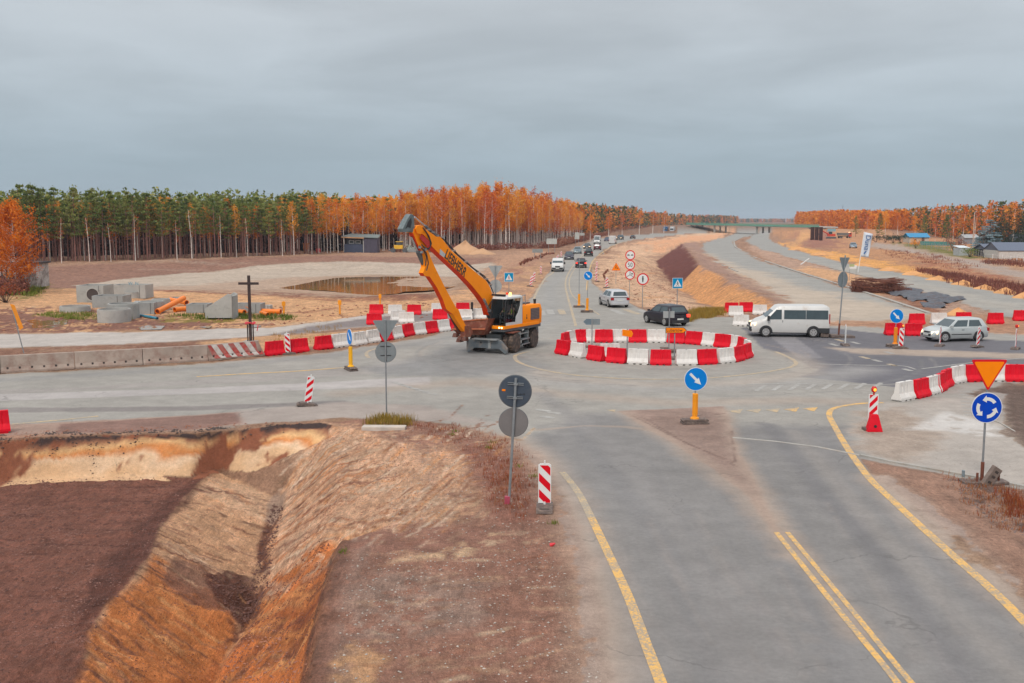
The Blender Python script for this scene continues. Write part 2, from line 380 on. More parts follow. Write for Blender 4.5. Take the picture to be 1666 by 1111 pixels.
# noise fields used to ragged the borders
NW1 = fbm(GX * .9, GY * .9, 3, 4); NW2 = fbm(GX * .16, GY * .16, 31, 3); NW3 = fbm(GX * 4.2, GY * 4.2, 57, 3)
CR = np.zeros(GX.shape + (4,)); CR[...] = (.30, .20, .135, .8)      # rgb albedo + roughness of the relief
CLS = np.zeros(GX.shape, np.int8)
def rows(pts, pad):
    a = min(p[1] for p in pts) - pad; b = max(p[1] for p in pts) + pad
    return slice(max(0, np.searchsorted(ys, a) - 1), min(NR, np.searchsorted(ys, b) + 1))
def pw(P): return [(lambda q: (q.x, q.y))(hit(*p)) for p in P]
def smooth(t): t = np.clip(t, 0, 1); return t * t * (3 - 2 * t)
def paint(P, col, rough=None, f=.25, w=.25, a=1.0, brk=0.0, world=False):
    """soil or surface of another kind inside a polygon; f feather, w raggedness (m), brk patchiness"""
    pts = P if world else pw(P)
    ym = sum(p[1] for p in pts) / len(pts); k = max(1, ym / 45); f *= k; w *= k
    s = rows(pts, 3 * (f + w)); X = GX[s]; Y = GY[s]
    d = sdist(pts, X, Y) + w * (NW1[s] * 1.3 + (NW2[s] * 1.5 if k > 1.5 else 0) + .5 * NW3[s])
    m = smooth(.5 - d / (2 * f)) * a
    if brk: m = m * smooth((NW1[s] * .8 + NW3[s] * .6 + NW2[s] * .6) / brk * 1.5 + 1.0)
    m = m[..., None]
    CR[s][..., :3] = CR[s][..., :3] * (1 - m) + np.array(col) * m
    if rough is not None: CR[s][..., 3:] = CR[s][..., 3:] * (1 - m) + rough * m
def stroke(P, width, col, rough=None, f=.2, w=.15, a=1.0, brk=0.0, world=False):
    pts = P if world else pw(P)
    ym = sum(p[1] for p in pts) / len(pts); k = max(1, ym / 70); f *= k; w *= k
    s = rows(pts, width + 3 * (f + w)); X = GX[s]; Y = GY[s]
    d = ldist(pts, X, Y) - width / 2 + w * (NW1[s] + .5 * NW3[s])
    m = smooth(.5 - d / (2 * f)) * a
    if brk: m = m * smooth((NW1[s] * .8 + NW3[s] * .6) / brk * 1.5 + 1.0)
    m = m[..., None]
    CR[s][..., :3] = CR[s][..., :3] * (1 - m) + np.array(col) * m
    if rough is not None: CR[s][..., 3:] = CR[s][..., 3:] * (1 - m) + rough * m
def classify(P, k):
    pts = pw(P); s = rows(pts, 1); m = sdist(pts, GX[s], GY[s]) < 0; CLS[s][m] = k
    return pts
# palette (albedo)
A_OLD = (.292, .270, .240); A_SOUTH = (.205, .192, .182); A_DARK = (.135, .128, .138); A_NEW = (.285, .270, .245)
DUST = (.36, .275, .215); DUSTP = (.30, .205, .165); SAND = (.60, .375, .215); SANDP = (.56, .44, .33); ORG = (.50, .185, .062); OCH = (.55, .27, .095)
SOIL = (.215, .098, .074); SOILD = (.105, .045, .035); BRN = (.32, .18, .13); GRV = (.42, .38, .335); RB = (.21, .075, .048); GRN = (.10, .10, .03); CREAM = (.66, .50, .34)
GREY = (.28, .245, .225)
# ---- general ground
paint([(-900, 1500), (-900, 362), (2600, 362), (2600, 1500)], (.33, .21, .15), .8, 1, 1)
paint([(-900, 420), (-900, 360), (2600, 360), (2600, 400), (1400, 388), (900, 384), (900, 412), (500, 408)], (.20, .12, .08), .8, 3, 3)
paint([(-300, 560), (-300, 470), (100, 462), (400, 480), (700, 482), (800, 440), (880, 425), (868, 480), (780, 505), (500, 530), (200, 545)], SAND, .9, 1, 1.2)
for i in range(60):                                       # tracks and damp patches on the sandy site
    x = random.uniform(-60, 800); y = random.uniform(480, 532); l = random.uniform(30, 130)
    stroke([(x, y), (x + l / 2, y + random.uniform(-3, 3)), (x + l, y + random.uniform(-5, 4) - l * .03)], random.uniform(.2, 1.0), random.choice([RB, BRN, CREAM, OCH, SANDP, BRN, SANDP]), .9, .25, .3, random.uniform(.35, .8), .6)
# ---- left site
paint([(-60, 436), (60, 430), (300, 421), (520, 413), (860, 405), (880, 418), (800, 424), (560, 417), (200, 430), (0, 440)], (.36, .235, .17), .8, .5, .6, .9)
paint([(30, 468), (30, 436), (200, 428), (400, 419), (560, 415), (830, 419), (800, 440), (740, 446), (300, 452), (140, 470)], (.27, .16, .125), .8, .5, .5)
paint([(118, 465), (190, 455), (300, 444), (420, 432), (560, 425), (800, 427), (825, 434), (760, 452), (700, 479), (600, 482), (460, 472), (250, 471)], GRV, .35, .12, .1)
paint([(430, 474), (500, 452), (600, 446), (770, 450), (775, 462), (700, 480), (600, 485), (500, 478)], (.27, .185, .125), .3, .5, .6, .8)
paint([(190, 470), (330, 462), (480, 450), (600, 448), (760, 452), (740, 478), (560, 482), (300, 474)], (.40, .30, .235), .4, .5, .5, .75)
for i in range(22):
    x = random.uniform(150, 700); y = random.uniform(424, 466)
    stroke([(x, y), (x + random.uniform(60, 200), y + random.uniform(-4, 2))], random.uniform(.5, 1.6), random.choice([(.34, .29, .25), (.46, .42, .38), (.36, .28, .22)]), .3, .5, .4, .5, .8)
paint([(150, 470), (400, 480), (520, 490), (700, 490), (740, 482), (700, 478), (520, 478), (300, 472)], RB, .9, .4, .5, .7, .5)
paint([(-50, 545), (-50, 500), (100, 497), (240, 512), (400, 512), (470, 512), (440, 530), (300, 537), (100, 543)], (.20, .095, .08), .9, .5, .6, .9, .4)
paint([(40, 515), (90, 508), (190, 514), (150, 522)], (.22, .19, .035), .6, .3, .5, .8, .3)
paint([(250, 526), (270, 512), (330, 512), (480, 515), (470, 522), (330, 526)], (.24, .21, .03), .6, .3, .4, .8, .4)
paint([(0, 478), (20, 455), (80, 462), (70, 484), (20, 490)], (.14, .14, .03), .9, .4, .5, .9, .4)
paint([(-100, 572), (-100, 546), (0, 543), (200, 540), (340, 535), (440, 533), (520, 524), (600, 512), (700, 505), (765, 500), (765, 516), (640, 528), (540, 537), (450, 545), (300, 556), (0, 567)], (.42, .37, .33), .15, .25, .25)
paint([(440, 545), (520, 528), (640, 514), (765, 503), (765, 514), (640, 527), (540, 536), (470, 543)], (.20, .165, .155), .15, .3, .25)
paint([(-50, 592), (-50, 570), (200, 560), (330, 555), (330, 575), (100, 585)], (.26, .14, .10), .9, .3, .4, .9, .5)
paint([(330, 575), (330, 556), (430, 547), (520, 542), (640, 533), (735, 522), (700, 536), (520, 562), (440, 572)], SAND, .7, .3, .4, .9)
paint([(840, 470), (870, 430), (905, 410), (860, 408), (800, 425), (770, 470), (780, 500), (850, 480)], (.42, .27, .19), .9, .5, .8)
paint([(800, 470), (815, 445), (870, 418), (895, 412), (890, 420), (850, 446), (820, 470)], (.28, .13, .10), .9, .5, .8, .8, .5)
# ---- sand between the old road and the dug slope
paint([(960, 470), (965, 430), (990, 408), (1040, 393), (1130, 378), (1200, 372), (1150, 392), (1110, 397), (1070, 425), (1095, 466), (1190, 506), (1180, 514), (1110, 516), (1045, 500)], (.58, .41, .29), .95, .6, .8)
for i in range(90):
    x = random.uniform(975, 1110); y = random.uniform(402, 505)
    if y > 512 - (1100 - x) * .22 + 4: continue
    l = random.uniform(8, 50); stroke([(x, y), (x + l, y + random.uniform(-1, 6))], random.uniform(.15, .8), random.choice([OCH, RB, CREAM, BRN, CREAM, SANDP, ORG]), .95, .2, .3, random.uniform(.4, .85), .5)
paint([(1040, 396), (1110, 384), (1200, 374), (1150, 391), (1112, 397), (1075, 412)], (.62, .36, .22), .8, .5, .6)
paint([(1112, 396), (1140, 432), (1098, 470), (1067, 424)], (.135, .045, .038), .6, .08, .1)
paint([(1138, 431), (1250, 486), (1345, 521), (1240, 505), (1190, 507), (1120, 480), (1096, 468)], (.60, .32, .145), .9, .12, .15)
for i in range(44):                                        # bucket scrapes running down the slope
    t = random.random(); x0 = 1142 + t * 175; y0 = 433 + t * 72; l = random.uniform(.4, 1)
    x1 = 1098 + t * 110; y1 = 468 + t * 42
    stroke([(x0, y0), (x0 + (x1 - x0) * l, y0 + (y1 - y0) * l)], random.uniform(.08, .3), random.choice([(.36, .15, .06), (.66, .42, .22), (.40, .19, .08), RB]), .9, .1, .1, random.uniform(.4, .8), .8)
paint([(1110, 396), (1135, 393), (1142, 402), (1160, 419), (1215, 447), (1290, 480), (1390, 512), (1350, 524), (1255, 487), (1140, 433)], (.33, .225, .19), .7, .2, .25)
for i in range(34):
    t = random.random(); x0 = 1120 + t * 190; y0 = 405 + t * 92
    stroke([(x0, y0), (x0 + random.uniform(15, 50), y0 + random.uniform(4, 18))], random.uniform(.1, .4), random.choice([BRN, RB, SANDP, (.45, .32, .24)]), .8, .12, .15, .7, .5)
# ---- right side, waste ground
paint([(1250, 372), (1262, 386), (1300, 402), (1440, 434), (1520, 448), (1666, 485), (2200, 600), (2200, 420), (1700, 400), (1480, 384), (1330, 370)], (.44, .25, .14), .9, .8, 1)
paint([(1260, 392), (1330, 405), (1440, 425), (1540, 448), (1666, 482), (1800, 520), (1800, 545), (1666, 512), (1560, 478), (1440, 440), (1330, 418), (1275, 402)], (.66, .36, .125), .9, .3, .8)
paint([(1470, 428), (1500, 412), (1560, 425), (1700, 455), (1700, 485), (1600, 465), (1500, 440)], (.33, .14, .09), .9, .5, 1, .8, .3)
paint([(1420, 395), (1480, 397), (1560, 412), (1670, 440), (1900, 500), (1900, 530), (1670, 458), (1560, 432), (1480, 412), (1400, 400)], (.36, .275, .225), .3, .4, .3)
paint([(1455, 394), (1540, 402), (1600, 418), (1580, 422), (1500, 406)], (.15, .155, .03), .6, .5, .6)
paint([(1290, 378), (1350, 376), (1370, 392), (1350, 408), (1300, 401)], (.30, .15, .11), .8, .4, .4)
paint([(1280, 401), (1302, 379), (1320, 381), (1293, 401)], (.56, .33, .16), .7, .2, .2)
# ---- between the carriageways and in front of them
paint([(1215, 400), (1240, 424), (1300, 445), (1400, 472), (1440, 482), (1520, 512), (1600, 512), (1666, 528), (1666, 515), (1560, 488), (1480, 468), (1380, 441), (1294, 421), (1230, 400)], (.42, .30, .24), .8, .4, .5)
paint([(1300, 442), (1310, 432), (1420, 452), (1480, 468), (1430, 482), (1370, 462)], SAND, .8, .3, .5, .9)
paint([(1340, 521), (1380, 506), (1500, 506), (1600, 512), (1800, 540), (1800, 560), (1600, 541), (1500, 538), (1420, 533), (1345, 529)], (.42, .26, .18), .5, .4, .4)
paint([(1420, 465), (1480, 462), (1560, 482), (1520, 508), (1480, 498)], (.28, .14, .09), .9, .3, .5)
CW1 = [(1340, 521), (1290, 488), (1215, 450), (1165, 424), (1144, 408), (1142, 397), (1158, 391), (1178, 387), (1198, 378), (1212, 373), (1222, 369.5), (1240, 369), (1236, 376), (1208, 387.6), (1194, 393), (1196, 402), (1227, 419), (1294, 441.6), (1370, 465), (1440, 487), (1512, 512), (1480, 520)]
CW2 = [(1240, 369), (1256, 369.5), (1252, 380), (1253, 390), (1276, 402), (1312, 411.6), (1372, 427), (1440, 439), (1530, 456), (1666, 486), (1900, 545), (1900, 570), (1666, 522), (1600, 508), (1560, 488), (1480, 468), (1362, 439), (1294, 422), (1240, 406), (1212, 392), (1222, 383), (1236, 376)]
paint(CW1, A_NEW, .05, .1, .1); paint(CW2, A_NEW, .05, .1, .1)
paint([(1150, 412), (1200, 432), (1330, 470), (1500, 512), (1460, 520), (1345, 521), (1280, 488), (1200, 448)], (.46, .36, .27), .05, .7, .5, .75)
paint([(1300, 418), (1440, 447), (1666, 500), (1900, 560), (1900, 566), (1666, 516), (1480, 464), (1362, 437)], (.36, .32, .27), .05, .6, .5, .6)
# ---- old road, junction, legs
ROAD = [(1010, 1500), (992, 1111), (980, 1010), (955, 900), (925, 820), (885, 750), (832, 714), (745, 692), (660, 683), (560, 680), (400, 690), (318, 698), (144, 702), (0, 706), (-500, 722), (-500, 618), (0, 609), (340, 590), (440, 581), (530, 573),
        (600, 562), (680, 549), (760, 534), (800, 520), (850, 505), (868, 482), (882, 460), (896, 445), (912, 417), (933, 404), (947, 398), (965, 390), (985, 387), (1012, 384), (1060, 379.3), (1120, 374.5), (1180, 370.5), (1180, 373), (1120, 379),
        (1060, 387), (1025, 391), (1005, 396.5), (984, 408), (968, 421.5), (962, 430), (959, 450), (966, 464), (986, 480), (1012, 493), (1060, 507), (1110, 517), (1190, 515), (1250, 522), (1345, 529), (1420, 532), (1500, 537), (1600, 541),
        (1700, 547), (2100, 560), (2100, 640), (1666, 620), (1640, 700), (1666, 786), (2100, 900), (2000, 960), (1666, 800), (1450, 762), (1425, 775), (1490, 838), (1560, 895), (1666, 985), (1800, 1100), (2000, 1500)]
classify(ROAD, 1); classify(CW1, 2); classify(CW2, 2)
paint(ROAD, A_OLD, .04, .12, .10)
S_LEG = [(1010, 1500), (995, 1111), (985, 1010), (960, 900), (925, 815), (880, 745), (860, 712), (950, 672), (1100, 672), (1200, 690), (1390, 690), (1420, 770), (1540, 885), (1680, 1000), (2000, 1500)]
paint(S_LEG, A_SOUTH, .04, .8, .5)
paint([(1205, 532), (1350, 532), (1420, 540), (1500, 545), (1620, 552), (1900, 562), (1900, 625), (1666, 606), (1560, 612), (1480, 632), (1400, 622), (1300, 612), (1330, 600), (1290, 580), (1240, 565), (1225, 550)], A_DARK, .04, .1, .12)
paint([(1250, 545), (1290, 545), (1340, 582), (1300, 582)], (.21, .195, .20), .04, .06, .03)
paint([(1345, 564), (1500, 568), (1666, 574), (1900, 584), (1900, 590), (1666, 583), (1400, 575)], (.40, .31, .24), .1, .3, .2, .8)
# bands on the west leg: patches of newer and older asphalt
paint([(-500, 652), (0, 641), (300, 632), (520, 622), (700, 612), (700, 626), (500, 634), (300, 641), (0, 652), (-500, 664)], (.37, .335, .315), .04, .12, .08)
paint([(-500, 640), (0, 634), (150, 629), (560, 600), (640, 590), (700, 590), (640, 606), (400, 622), (0, 641), (-500, 656)], (.30, .27, .245), .04, .15, .1)
paint([(-500, 680), (0, 663), (300, 661), (560, 652), (560, 657), (300, 669), (0, 671), (-500, 690)], (.19, .165, .155), .05, .12, .15, .8)
paint([(-200, 730), (-200, 700), (0, 692), (200, 682), (390, 670), (400, 690), (318, 700), (144, 706), (0, 716)], (.36, .235, .18), .25, .15, .15, .9)
paint([(90, 704), (100, 690), (200, 684), (388, 671), (392, 688), (318, 698), (200, 703)], (.25, .14, .11), .3, .12, .1, .9)
paint([(385, 668), (560, 655), (700, 660), (800, 690), (700, 684), (560, 680), (400, 690)], (.33, .27, .235), .06, .3, .2, .8)
# wheel tracks and dust
for P, wd, c, a in (
    ([(640, 590), (800, 605), (950, 625), (1100, 632), (1300, 622), (1400, 600)], 2.2, (.31, .29, .27), .6),
    ([(560, 640), (760, 620), (900, 640), (1100, 655), (1300, 650), (1420, 655)], 1.5, DUST, .45),
    ([(870, 600), (900, 615), (1060, 625), (1200, 622), (1310, 606), (1320, 592), (1280, 575)], 1.4, (.36, .30, .25), .6),
    ([(880, 640), (1000, 730), (1100, 850), (1190, 1000), (1240, 1200)], .8, (.22, .205, .195), .7),
    ([(930, 690), (1010, 790), (1090, 900), (1160, 1111)], .55, (.180, .172, .17), .5),
    ([(1100, 700), (1180, 790), (1280, 920), (1380, 1111)], .6, (.180, .172, .17), .55),
    ([(1250, 690), (1330, 790), (1430, 900), (1560, 1080), (1600, 1200)], .6, (.15, .143, .145), .6),
    ([(1290, 700), (1390, 820), (1520, 960), (1666, 1111)], .45, (.25, .225, .205), .6),
    ([(1330, 700), (1400, 780), (1480, 870), (1600, 975), (1700, 1060)], .5, (.180, .172, .17), .5),
    ([(700, 560), (800, 555), (900, 520), (895, 470), (920, 430)], 1.6, (.27, .26, .25), .5),
    ([(-200, 622), (0, 618), (340, 598), (600, 572), (760, 545)], 1.3, (.22, .21, .20), .6),
    ([(870, 700), (950, 692), (1020, 694), (1100, 706)], .25, DUST, .5)):
    stroke(P, wd, c, .04, wd * .45, .12, a)
for i in range(70):                                         # faint tyre streaks round the island
    a0 = random.uniform(0, 6.28); rr = random.uniform(6.6, 15); cc = px(1064, 572); da = random.uniform(.2, .8)
    stroke([(cc.x + rr * math.cos(a0 + da * k / 4), cc.y + rr * math.sin(a0 + da * k / 4)) for k in range(5)], random.uniform(.08, .35), random.choice([(.20, .19, .18), (.30, .27, .24), DUST, (.17, .165, .16)]), .04, .12, .1, random.uniform(.2, .5), .8, world=True)
for i in range(46):
    x = random.uniform(960, 1560); y = random.uniform(720, 1080); l = random.uniform(60, 220)
    stroke([(x, y), (x + l * .55, y + l)], random.uniform(.05, .3), random.choice([(.180, .172, .17), (.22, .20, .19), (.25, .22, .20)]), .04, .1, .08, random.uniform(.2, .45), .8)
paint([(735, 560), (790, 553), (850, 575), (900, 600), (780, 612), (620, 612), (590, 598), (660, 590)], (.205, .20, .195), .04, .5, .4, .7)
# triangular dusty island south of the roundabout
paint([(1005, 668), (1178, 660), (1190, 692), (1200, 728), (1222, 768), (1262, 845), (1285, 890), (1262, 872), (1210, 800), (1130, 742), (1060, 700)], DUSTP, .25, .1, .08)
stroke([(1178, 664), (1195, 724), (1222, 770), (1290, 880), (1400, 1030)], .5, DUST, .1, .3, .15, .6)
stroke([(1015, 670), (1100, 722), (1210, 806), (1290, 900)], .7, DUST, .1, .4, .2, .6)
paint([(1030, 676), (1120, 668), (1172, 668), (1190, 725), (1110, 712)], (.26, .175, .14), .25, .2, .2, .6, .5)
for P in ([(1030, 676), (1100, 712), (1190, 752), (1200, 760)], [(1045, 678), (1120, 722), (1198, 752)], [(1060, 680), (1180, 672)], [(1050, 684), (1150, 674)], [(1190, 700), (1196, 745), (1200, 770)]): stroke(P, .07, (.16, .095, .075), .3, .05, .05, .7, .6)
# right hand verge, dusty old pavement
paint([(1395, 665), (1440, 655), (1480, 655), (1600, 640), (1666, 640), (2100, 700), (2100, 860), (1666, 786), (1450, 750), (1400, 735), (1385, 700)], (.37, .325, .285), .15, .3, .3)
paint([(1390, 668), (1460, 662), (1540, 700), (1500, 740), (1440, 748), (1396, 730)], DUST, .3, .5, .5, .8)
paint([(1470, 700), (1540, 668), (1620, 690), (1650, 705), (1620, 712), (1540, 700)], (.50, .47, .44), .1, .3, .4, .8, .5)
paint([(1580, 640), (1640, 622), (1700, 630), (1800, 690), (1800, 745), (1666, 728), (1640, 700), (1630, 670), (1600, 655)], (.17, .13, .115), .9, .3, .3)
paint([(1605, 636), (1640, 640), (1636, 680), (1612, 690), (1590, 665)], (.30, .26, .235), .1, .2, .2)
paint([(1400, 745), (1450, 756), (1540, 772), (1666, 796), (2200, 900), (2200, 1200), (1800, 1085), (1666, 972), (1600, 905), (1540, 860), (1475, 812), (1420, 775)], (.36, .235, .185), .8, .12, .1)
paint([(1420, 772), (1450, 770), (1560, 850), (1666, 940), (1666, 968), (1560, 880), (1480, 822)], (.33, .245, .205), .2, .25, .2, .8)
paint([(1520, 778), (1600, 775), (1666, 800), (1750, 830), (1800, 950), (1666, 890), (1600, 840), (1545, 810)], (.15, .105, .095), 1, .3, .4, .9, .3)
paint([(1600, 800), (1666, 795), (1750, 830), (1720, 860), (1640, 840)], (.30, .10, .055), 1, .25, .4, .8, .4)
# ---- fringe of the pit and the ground left of the south leg
paint([(520, 1500), (500, 1111), (524, 1000), (552, 885), (618, 790), (605, 745), (526, 687), (620, 680), (740, 690), (830, 712), (885, 750), (925, 820), (955, 900), (980, 1010), (992, 1111), (1010, 1500)], (.31, .175, .135), .8, .15, .2)
paint([(526, 690), (600, 688), (700, 720), (760, 760), (790, 830), (740, 900), (600, 905), (560, 870), (610, 790)], (.60, .39, .26), .9, .5, .7, .75, .3)
for i in range(110):
    x = random.uniform(545, 780); y = random.uniform(695, 870); l = random.uniform(30, 130)
    stroke([(x, y), (x + l * .8, y - l * .12), (x + l, y - l * .32)], random.uniform(.03, .2), random.choice([CREAM, (.62, .50, .40), RB, BRN, OCH, (.36, .15, .07), BRN]), .9, .06, .08, random.uniform(.4, .8), .6)
paint([(560, 855), (700, 845), (780, 850), (740, 885), (620, 900), (560, 895)], (.30, .165, .13), .6, .2, .3, .85)
stroke([(650, 912), (700, 905), (745, 903), (770, 885), (800, 874)], .5, CREAM, .7, .2, .3, .8, .5)
paint([(545, 1060), (580, 1045), (620, 1080), (600, 1130), (545, 1130)], SAND, .8, .15, .25, .85)
paint([(560, 960), (640, 930), (800, 950), (820, 1010), (700, 1040), (580, 1030)], (.36, .285, .25), 1, .4, .6, .6, .4)
paint([(680, 690), (790, 730), (850, 760), (880, 820), (870, 860), (800, 850), (760, 740), (680, 700)], (.27, .13, .10), 1, .3, .4, .7, .4)
paint([(900, 1500), (915, 1100), (930, 1000), (920, 920), (890, 850), (860, 760), (832, 716), (885, 750), (925, 820), (955, 900), (980, 1010), (992, 1111), (1010, 1500)], (.37, .26, .215), .4, .35, .25, .8)
for i in range(150):
    x = random.uniform(560, 880); y = random.uniform(850, 1110); l = min(random.uniform(20, 90), 945 - x)
    stroke([(x, y), (x + l, y - l * random.uniform(-.1, .4))], random.uniform(.03, .22), random.choice([BRN, (.25, .12, .09), (.46, .31, .22), (.42, .28, .2), (.30, .13, .08), SANDP]), .9, .06, .1, random.uniform(.3, .75), .5)
stroke([(1012, 1300), (992, 1111), (980, 1010), (956, 900), (928, 820), (888, 752), (835, 716), (745, 693)], .9, (.37, .285, .225), .06, .7, .2, .75)
stroke([(1425, 775), (1490, 838), (1560, 895), (1666, 985), (1800, 1100)], .8, (.37, .285, .225), .06, .5, .2, .7)
# ---- the pit itself
W2 = lambda l: [(p.x, p.y) for p in l]
paint(W2(foot + soil[1:] + [Vector((-76, 2, 0)), Vector((-76, 33.1, 0))]), SOIL, 1.1, .06, .10, world=True)
paint(W2(soil + ditch[::-1] + head[::-1]), (.56, .36, .23), .9, .05, .06, world=True)
paint([(237, 928), (250, 905), (300, 940), (372, 985), (385, 1040), (352, 1111), (330, 1300), (100, 1300), (148, 1032), (190, 975)], (.58, .225, .075), .9, .12, .15, .95)
paint([(290, 905), (330, 918), (360, 960), (352, 990), (310, 985), (262, 945)], (.22, .12, .095), .8, .12, .15, .8)
paint([(300, 812), (345, 775), (400, 792), (440, 812), (430, 850), (380, 830), (330, 800)], (.62, .44, .31), .8, .1, .12, .8)
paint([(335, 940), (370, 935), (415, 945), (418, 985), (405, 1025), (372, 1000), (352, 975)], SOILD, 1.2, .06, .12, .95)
paint(W2(ditch + lip[:6:-1]), (.60, .33, .18), .95, .06, .1, world=True)
paint([(526, 688), (600, 692), (690, 705), (745, 745), (765, 800), (740, 850), (640, 862), (560, 872), (600, 800)], (.60, .40, .28), .9, .6, .9, .8, .8)
paint([(452, 820), (500, 730), (530, 690), (600, 705), (672, 742), (690, 790), (640, 850), (560, 870), (500, 905), (440, 960), (428, 900)], (.63, .43, .31), .95, .5, .5, .85)
for i in range(460):                                        # fine runnels raked down towards the trench
    x = random.uniform(480, 770); y = random.uniform(692, 870); l = random.uniform(10, 60); x1 = x - l * random.uniform(.75, 1.0); y1 = y + l * random.uniform(.45, .95)
    if x1 < 455 or (y > 850 and x > 640): continue
    stroke([(x, y), ((x + x1) / 2, (y + y1) / 2 + random.uniform(-3, 3)), (x1, y1)], random.uniform(.025, .11), random.choice([(.66, .50, .37), (.34, .16, .09), (.62, .32, .15), (.26, .12, .08), (.70, .60, .50), (.46, .24, .13), (.66, .54, .44)]), .95, .035, .018, random.uniform(.45, .9), .5)
paint([(430, 960), (500, 900), (552, 885), (522, 1000), (505, 1105), (480, 1300), (350, 1300), (355, 1100), (400, 1040)], (.60, .205, .065), .95, .2, .25, .95)
for i in range(330):                                        # bands of sand, iron and humus running down the slope
    t = random.random() ** .8; p = t * (len(lip) - 8); k = int(p); A = lip[7 + min(k, 6)].lerp(lip[8 + min(k, 6)], p - k)
    q = t * 5.999; k2 = int(q); B = ditch[k2].lerp(ditch[k2 + 1], q - k2)
    l0 = random.uniform(-.1, .6); l1 = min(.97, l0 + random.uniform(.2, .7))
    P0 = A.lerp(B, max(0, l0)); P1 = A.lerp(B, l1); sh = Vector((-.2, -.9, 0)) * random.uniform(.3, 1.2)
    near = t > .55
    c = random.choice([(.66, .50, .37), (.36, .17, .10), (.62, .30, .13), (.24, .11, .08), (.68, .56, .44), ORG] if not near else [ORG, (.40, .12, .04), (.66, .30, .11), (.24, .08, .04), (.62, .36, .17), (.17, .07, .05)])
    stroke([(P0.x, P0.y), ((P0.x + P1.x) / 2 + sh.x * .2, (P0.y + P1.y) / 2 + sh.y * .2), (P1.x + sh.x * .3, P1.y + sh.y * .3)], random.uniform(.02, .14), c, .95, .035, .02, random.uniform(.45, .9), .6, world=True)
for i in range(150):                                         # same on the other flank
    t = random.random(); p = t * (len(soil) - 3.01); k = int(p); A = soil[k].lerp(soil[k + 1], p - k); q = t * 6.99; k2 = int(q); B = ditch[k2].lerp(ditch[k2 + 1], q - k2)
    l0 = random.uniform(0, .5); l1 = l0 + random.uniform(.2, .5); P0 = A.lerp(B, l0); P1 = A.lerp(B, l1)
    c = random.choice([(.66, .47, .33), (.40, .20, .12), (.60, .33, .18), (.64, .50, .38)] if t < .55 else [ORG, (.62, .30, .12), (.42, .16, .06), (.66, .38, .18)])
    stroke([(P0.x, P0.y), (P1.x + .15, P1.y - .3)], random.uniform(.02, .16), c, .9, .04, .02, random.uniform(.35, .8), .6, world=True)
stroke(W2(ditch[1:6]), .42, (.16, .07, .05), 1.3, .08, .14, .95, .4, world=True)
stroke(W2(ditch[:2]), .5, (.38, .29, .24), .6, .1, .1, .9, world=True)
stroke(W2(ditch[5:]), .45, (.52, .20, .08), 1.2, .1, .14, .9, .5, world=True)
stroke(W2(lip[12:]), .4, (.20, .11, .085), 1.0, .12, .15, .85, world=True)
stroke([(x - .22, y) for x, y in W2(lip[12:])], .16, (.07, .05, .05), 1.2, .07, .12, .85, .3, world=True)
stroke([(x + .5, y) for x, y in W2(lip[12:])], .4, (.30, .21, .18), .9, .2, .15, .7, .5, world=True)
for i in range(420):                                        # rake marks on the levelled topsoil
    x = random.uniform(-22, -9); y = random.uniform(15, 32.5); l = random.uniform(.8, 5); an = random.uniform(-.15, .25)
    stroke([(x, y), (x + l * math.cos(an), y + l * math.sin(an))], random.uniform(.02, .13), random.choice([SOILD, (.22, .11, .085), (.24, .125, .10), (.17, .075, .058), SOILD]), 1.1, .03, .05, random.uniform(.4, .85), .6, world=True)
paint([(314, 764), (345, 770), (262, 860), (245, 905), (165, 992), (120, 1040), (150, 950), (230, 850)], (.105, .045, .036), 1.2, .15, .2, .75)
# steep cut face: horizontal layers, from the asphalt edge down to pale sand
xs_f = np.linspace(-45, -7.0, 60)
s = slice(np.searchsorted(ys, 30), np.searchsorted(ys, 37.5)); X = GX[s]; Y = GY[s]; Zf = GZ[s]
lipY = np.interp(X, [p.x for p in lip[:8]], [p.y for p in lip[:8]])
dl = lipY - Y; onf = (dl > -.02) & (dl < 1.25) & (Zf < -.01) & (Zf > -1.35) & (X < -6.6)
hz = -Zf + .08 * fbm(X * 1.5, Y * 0 + 3, 5, 3) + .04 * fbm(X * 9, Zf * 9, 8, 3)
lay = np.array([[.055, .035, .032], [.30, .13, .07], [.66, .40, .19], [.55, .20, .06], [.70, .49, .32], [.62, .39, .22]])
kx = np.interp(hz, [.0, .12, .17, .30, .36, .6, .75, 1.3], [0, 0, 1, 1.6, 2, 3, 4, 5])
kx = np.clip(kx + 2.0 * fbm(X * .8 + hz * .6, hz * 1.2 + 1.7, 77, 4) * (hz > .14), 0, 4.999); ki = kx.astype(int); fr = (kx - ki)[..., None]
cf = lay[ki] * (1 - fr) + lay[ki + 1] * fr
scars = smooth((fbm(X * 1.1 + hz * .5, hz * .8 + 9.2, 99, 4) - .13) / .10)[..., None]; cf = cf * (1 - scars) + np.array([.24, .085, .045]) * scars
CR[s][..., :3] = np.where(onf[..., None], cf, CR[s][..., :3])
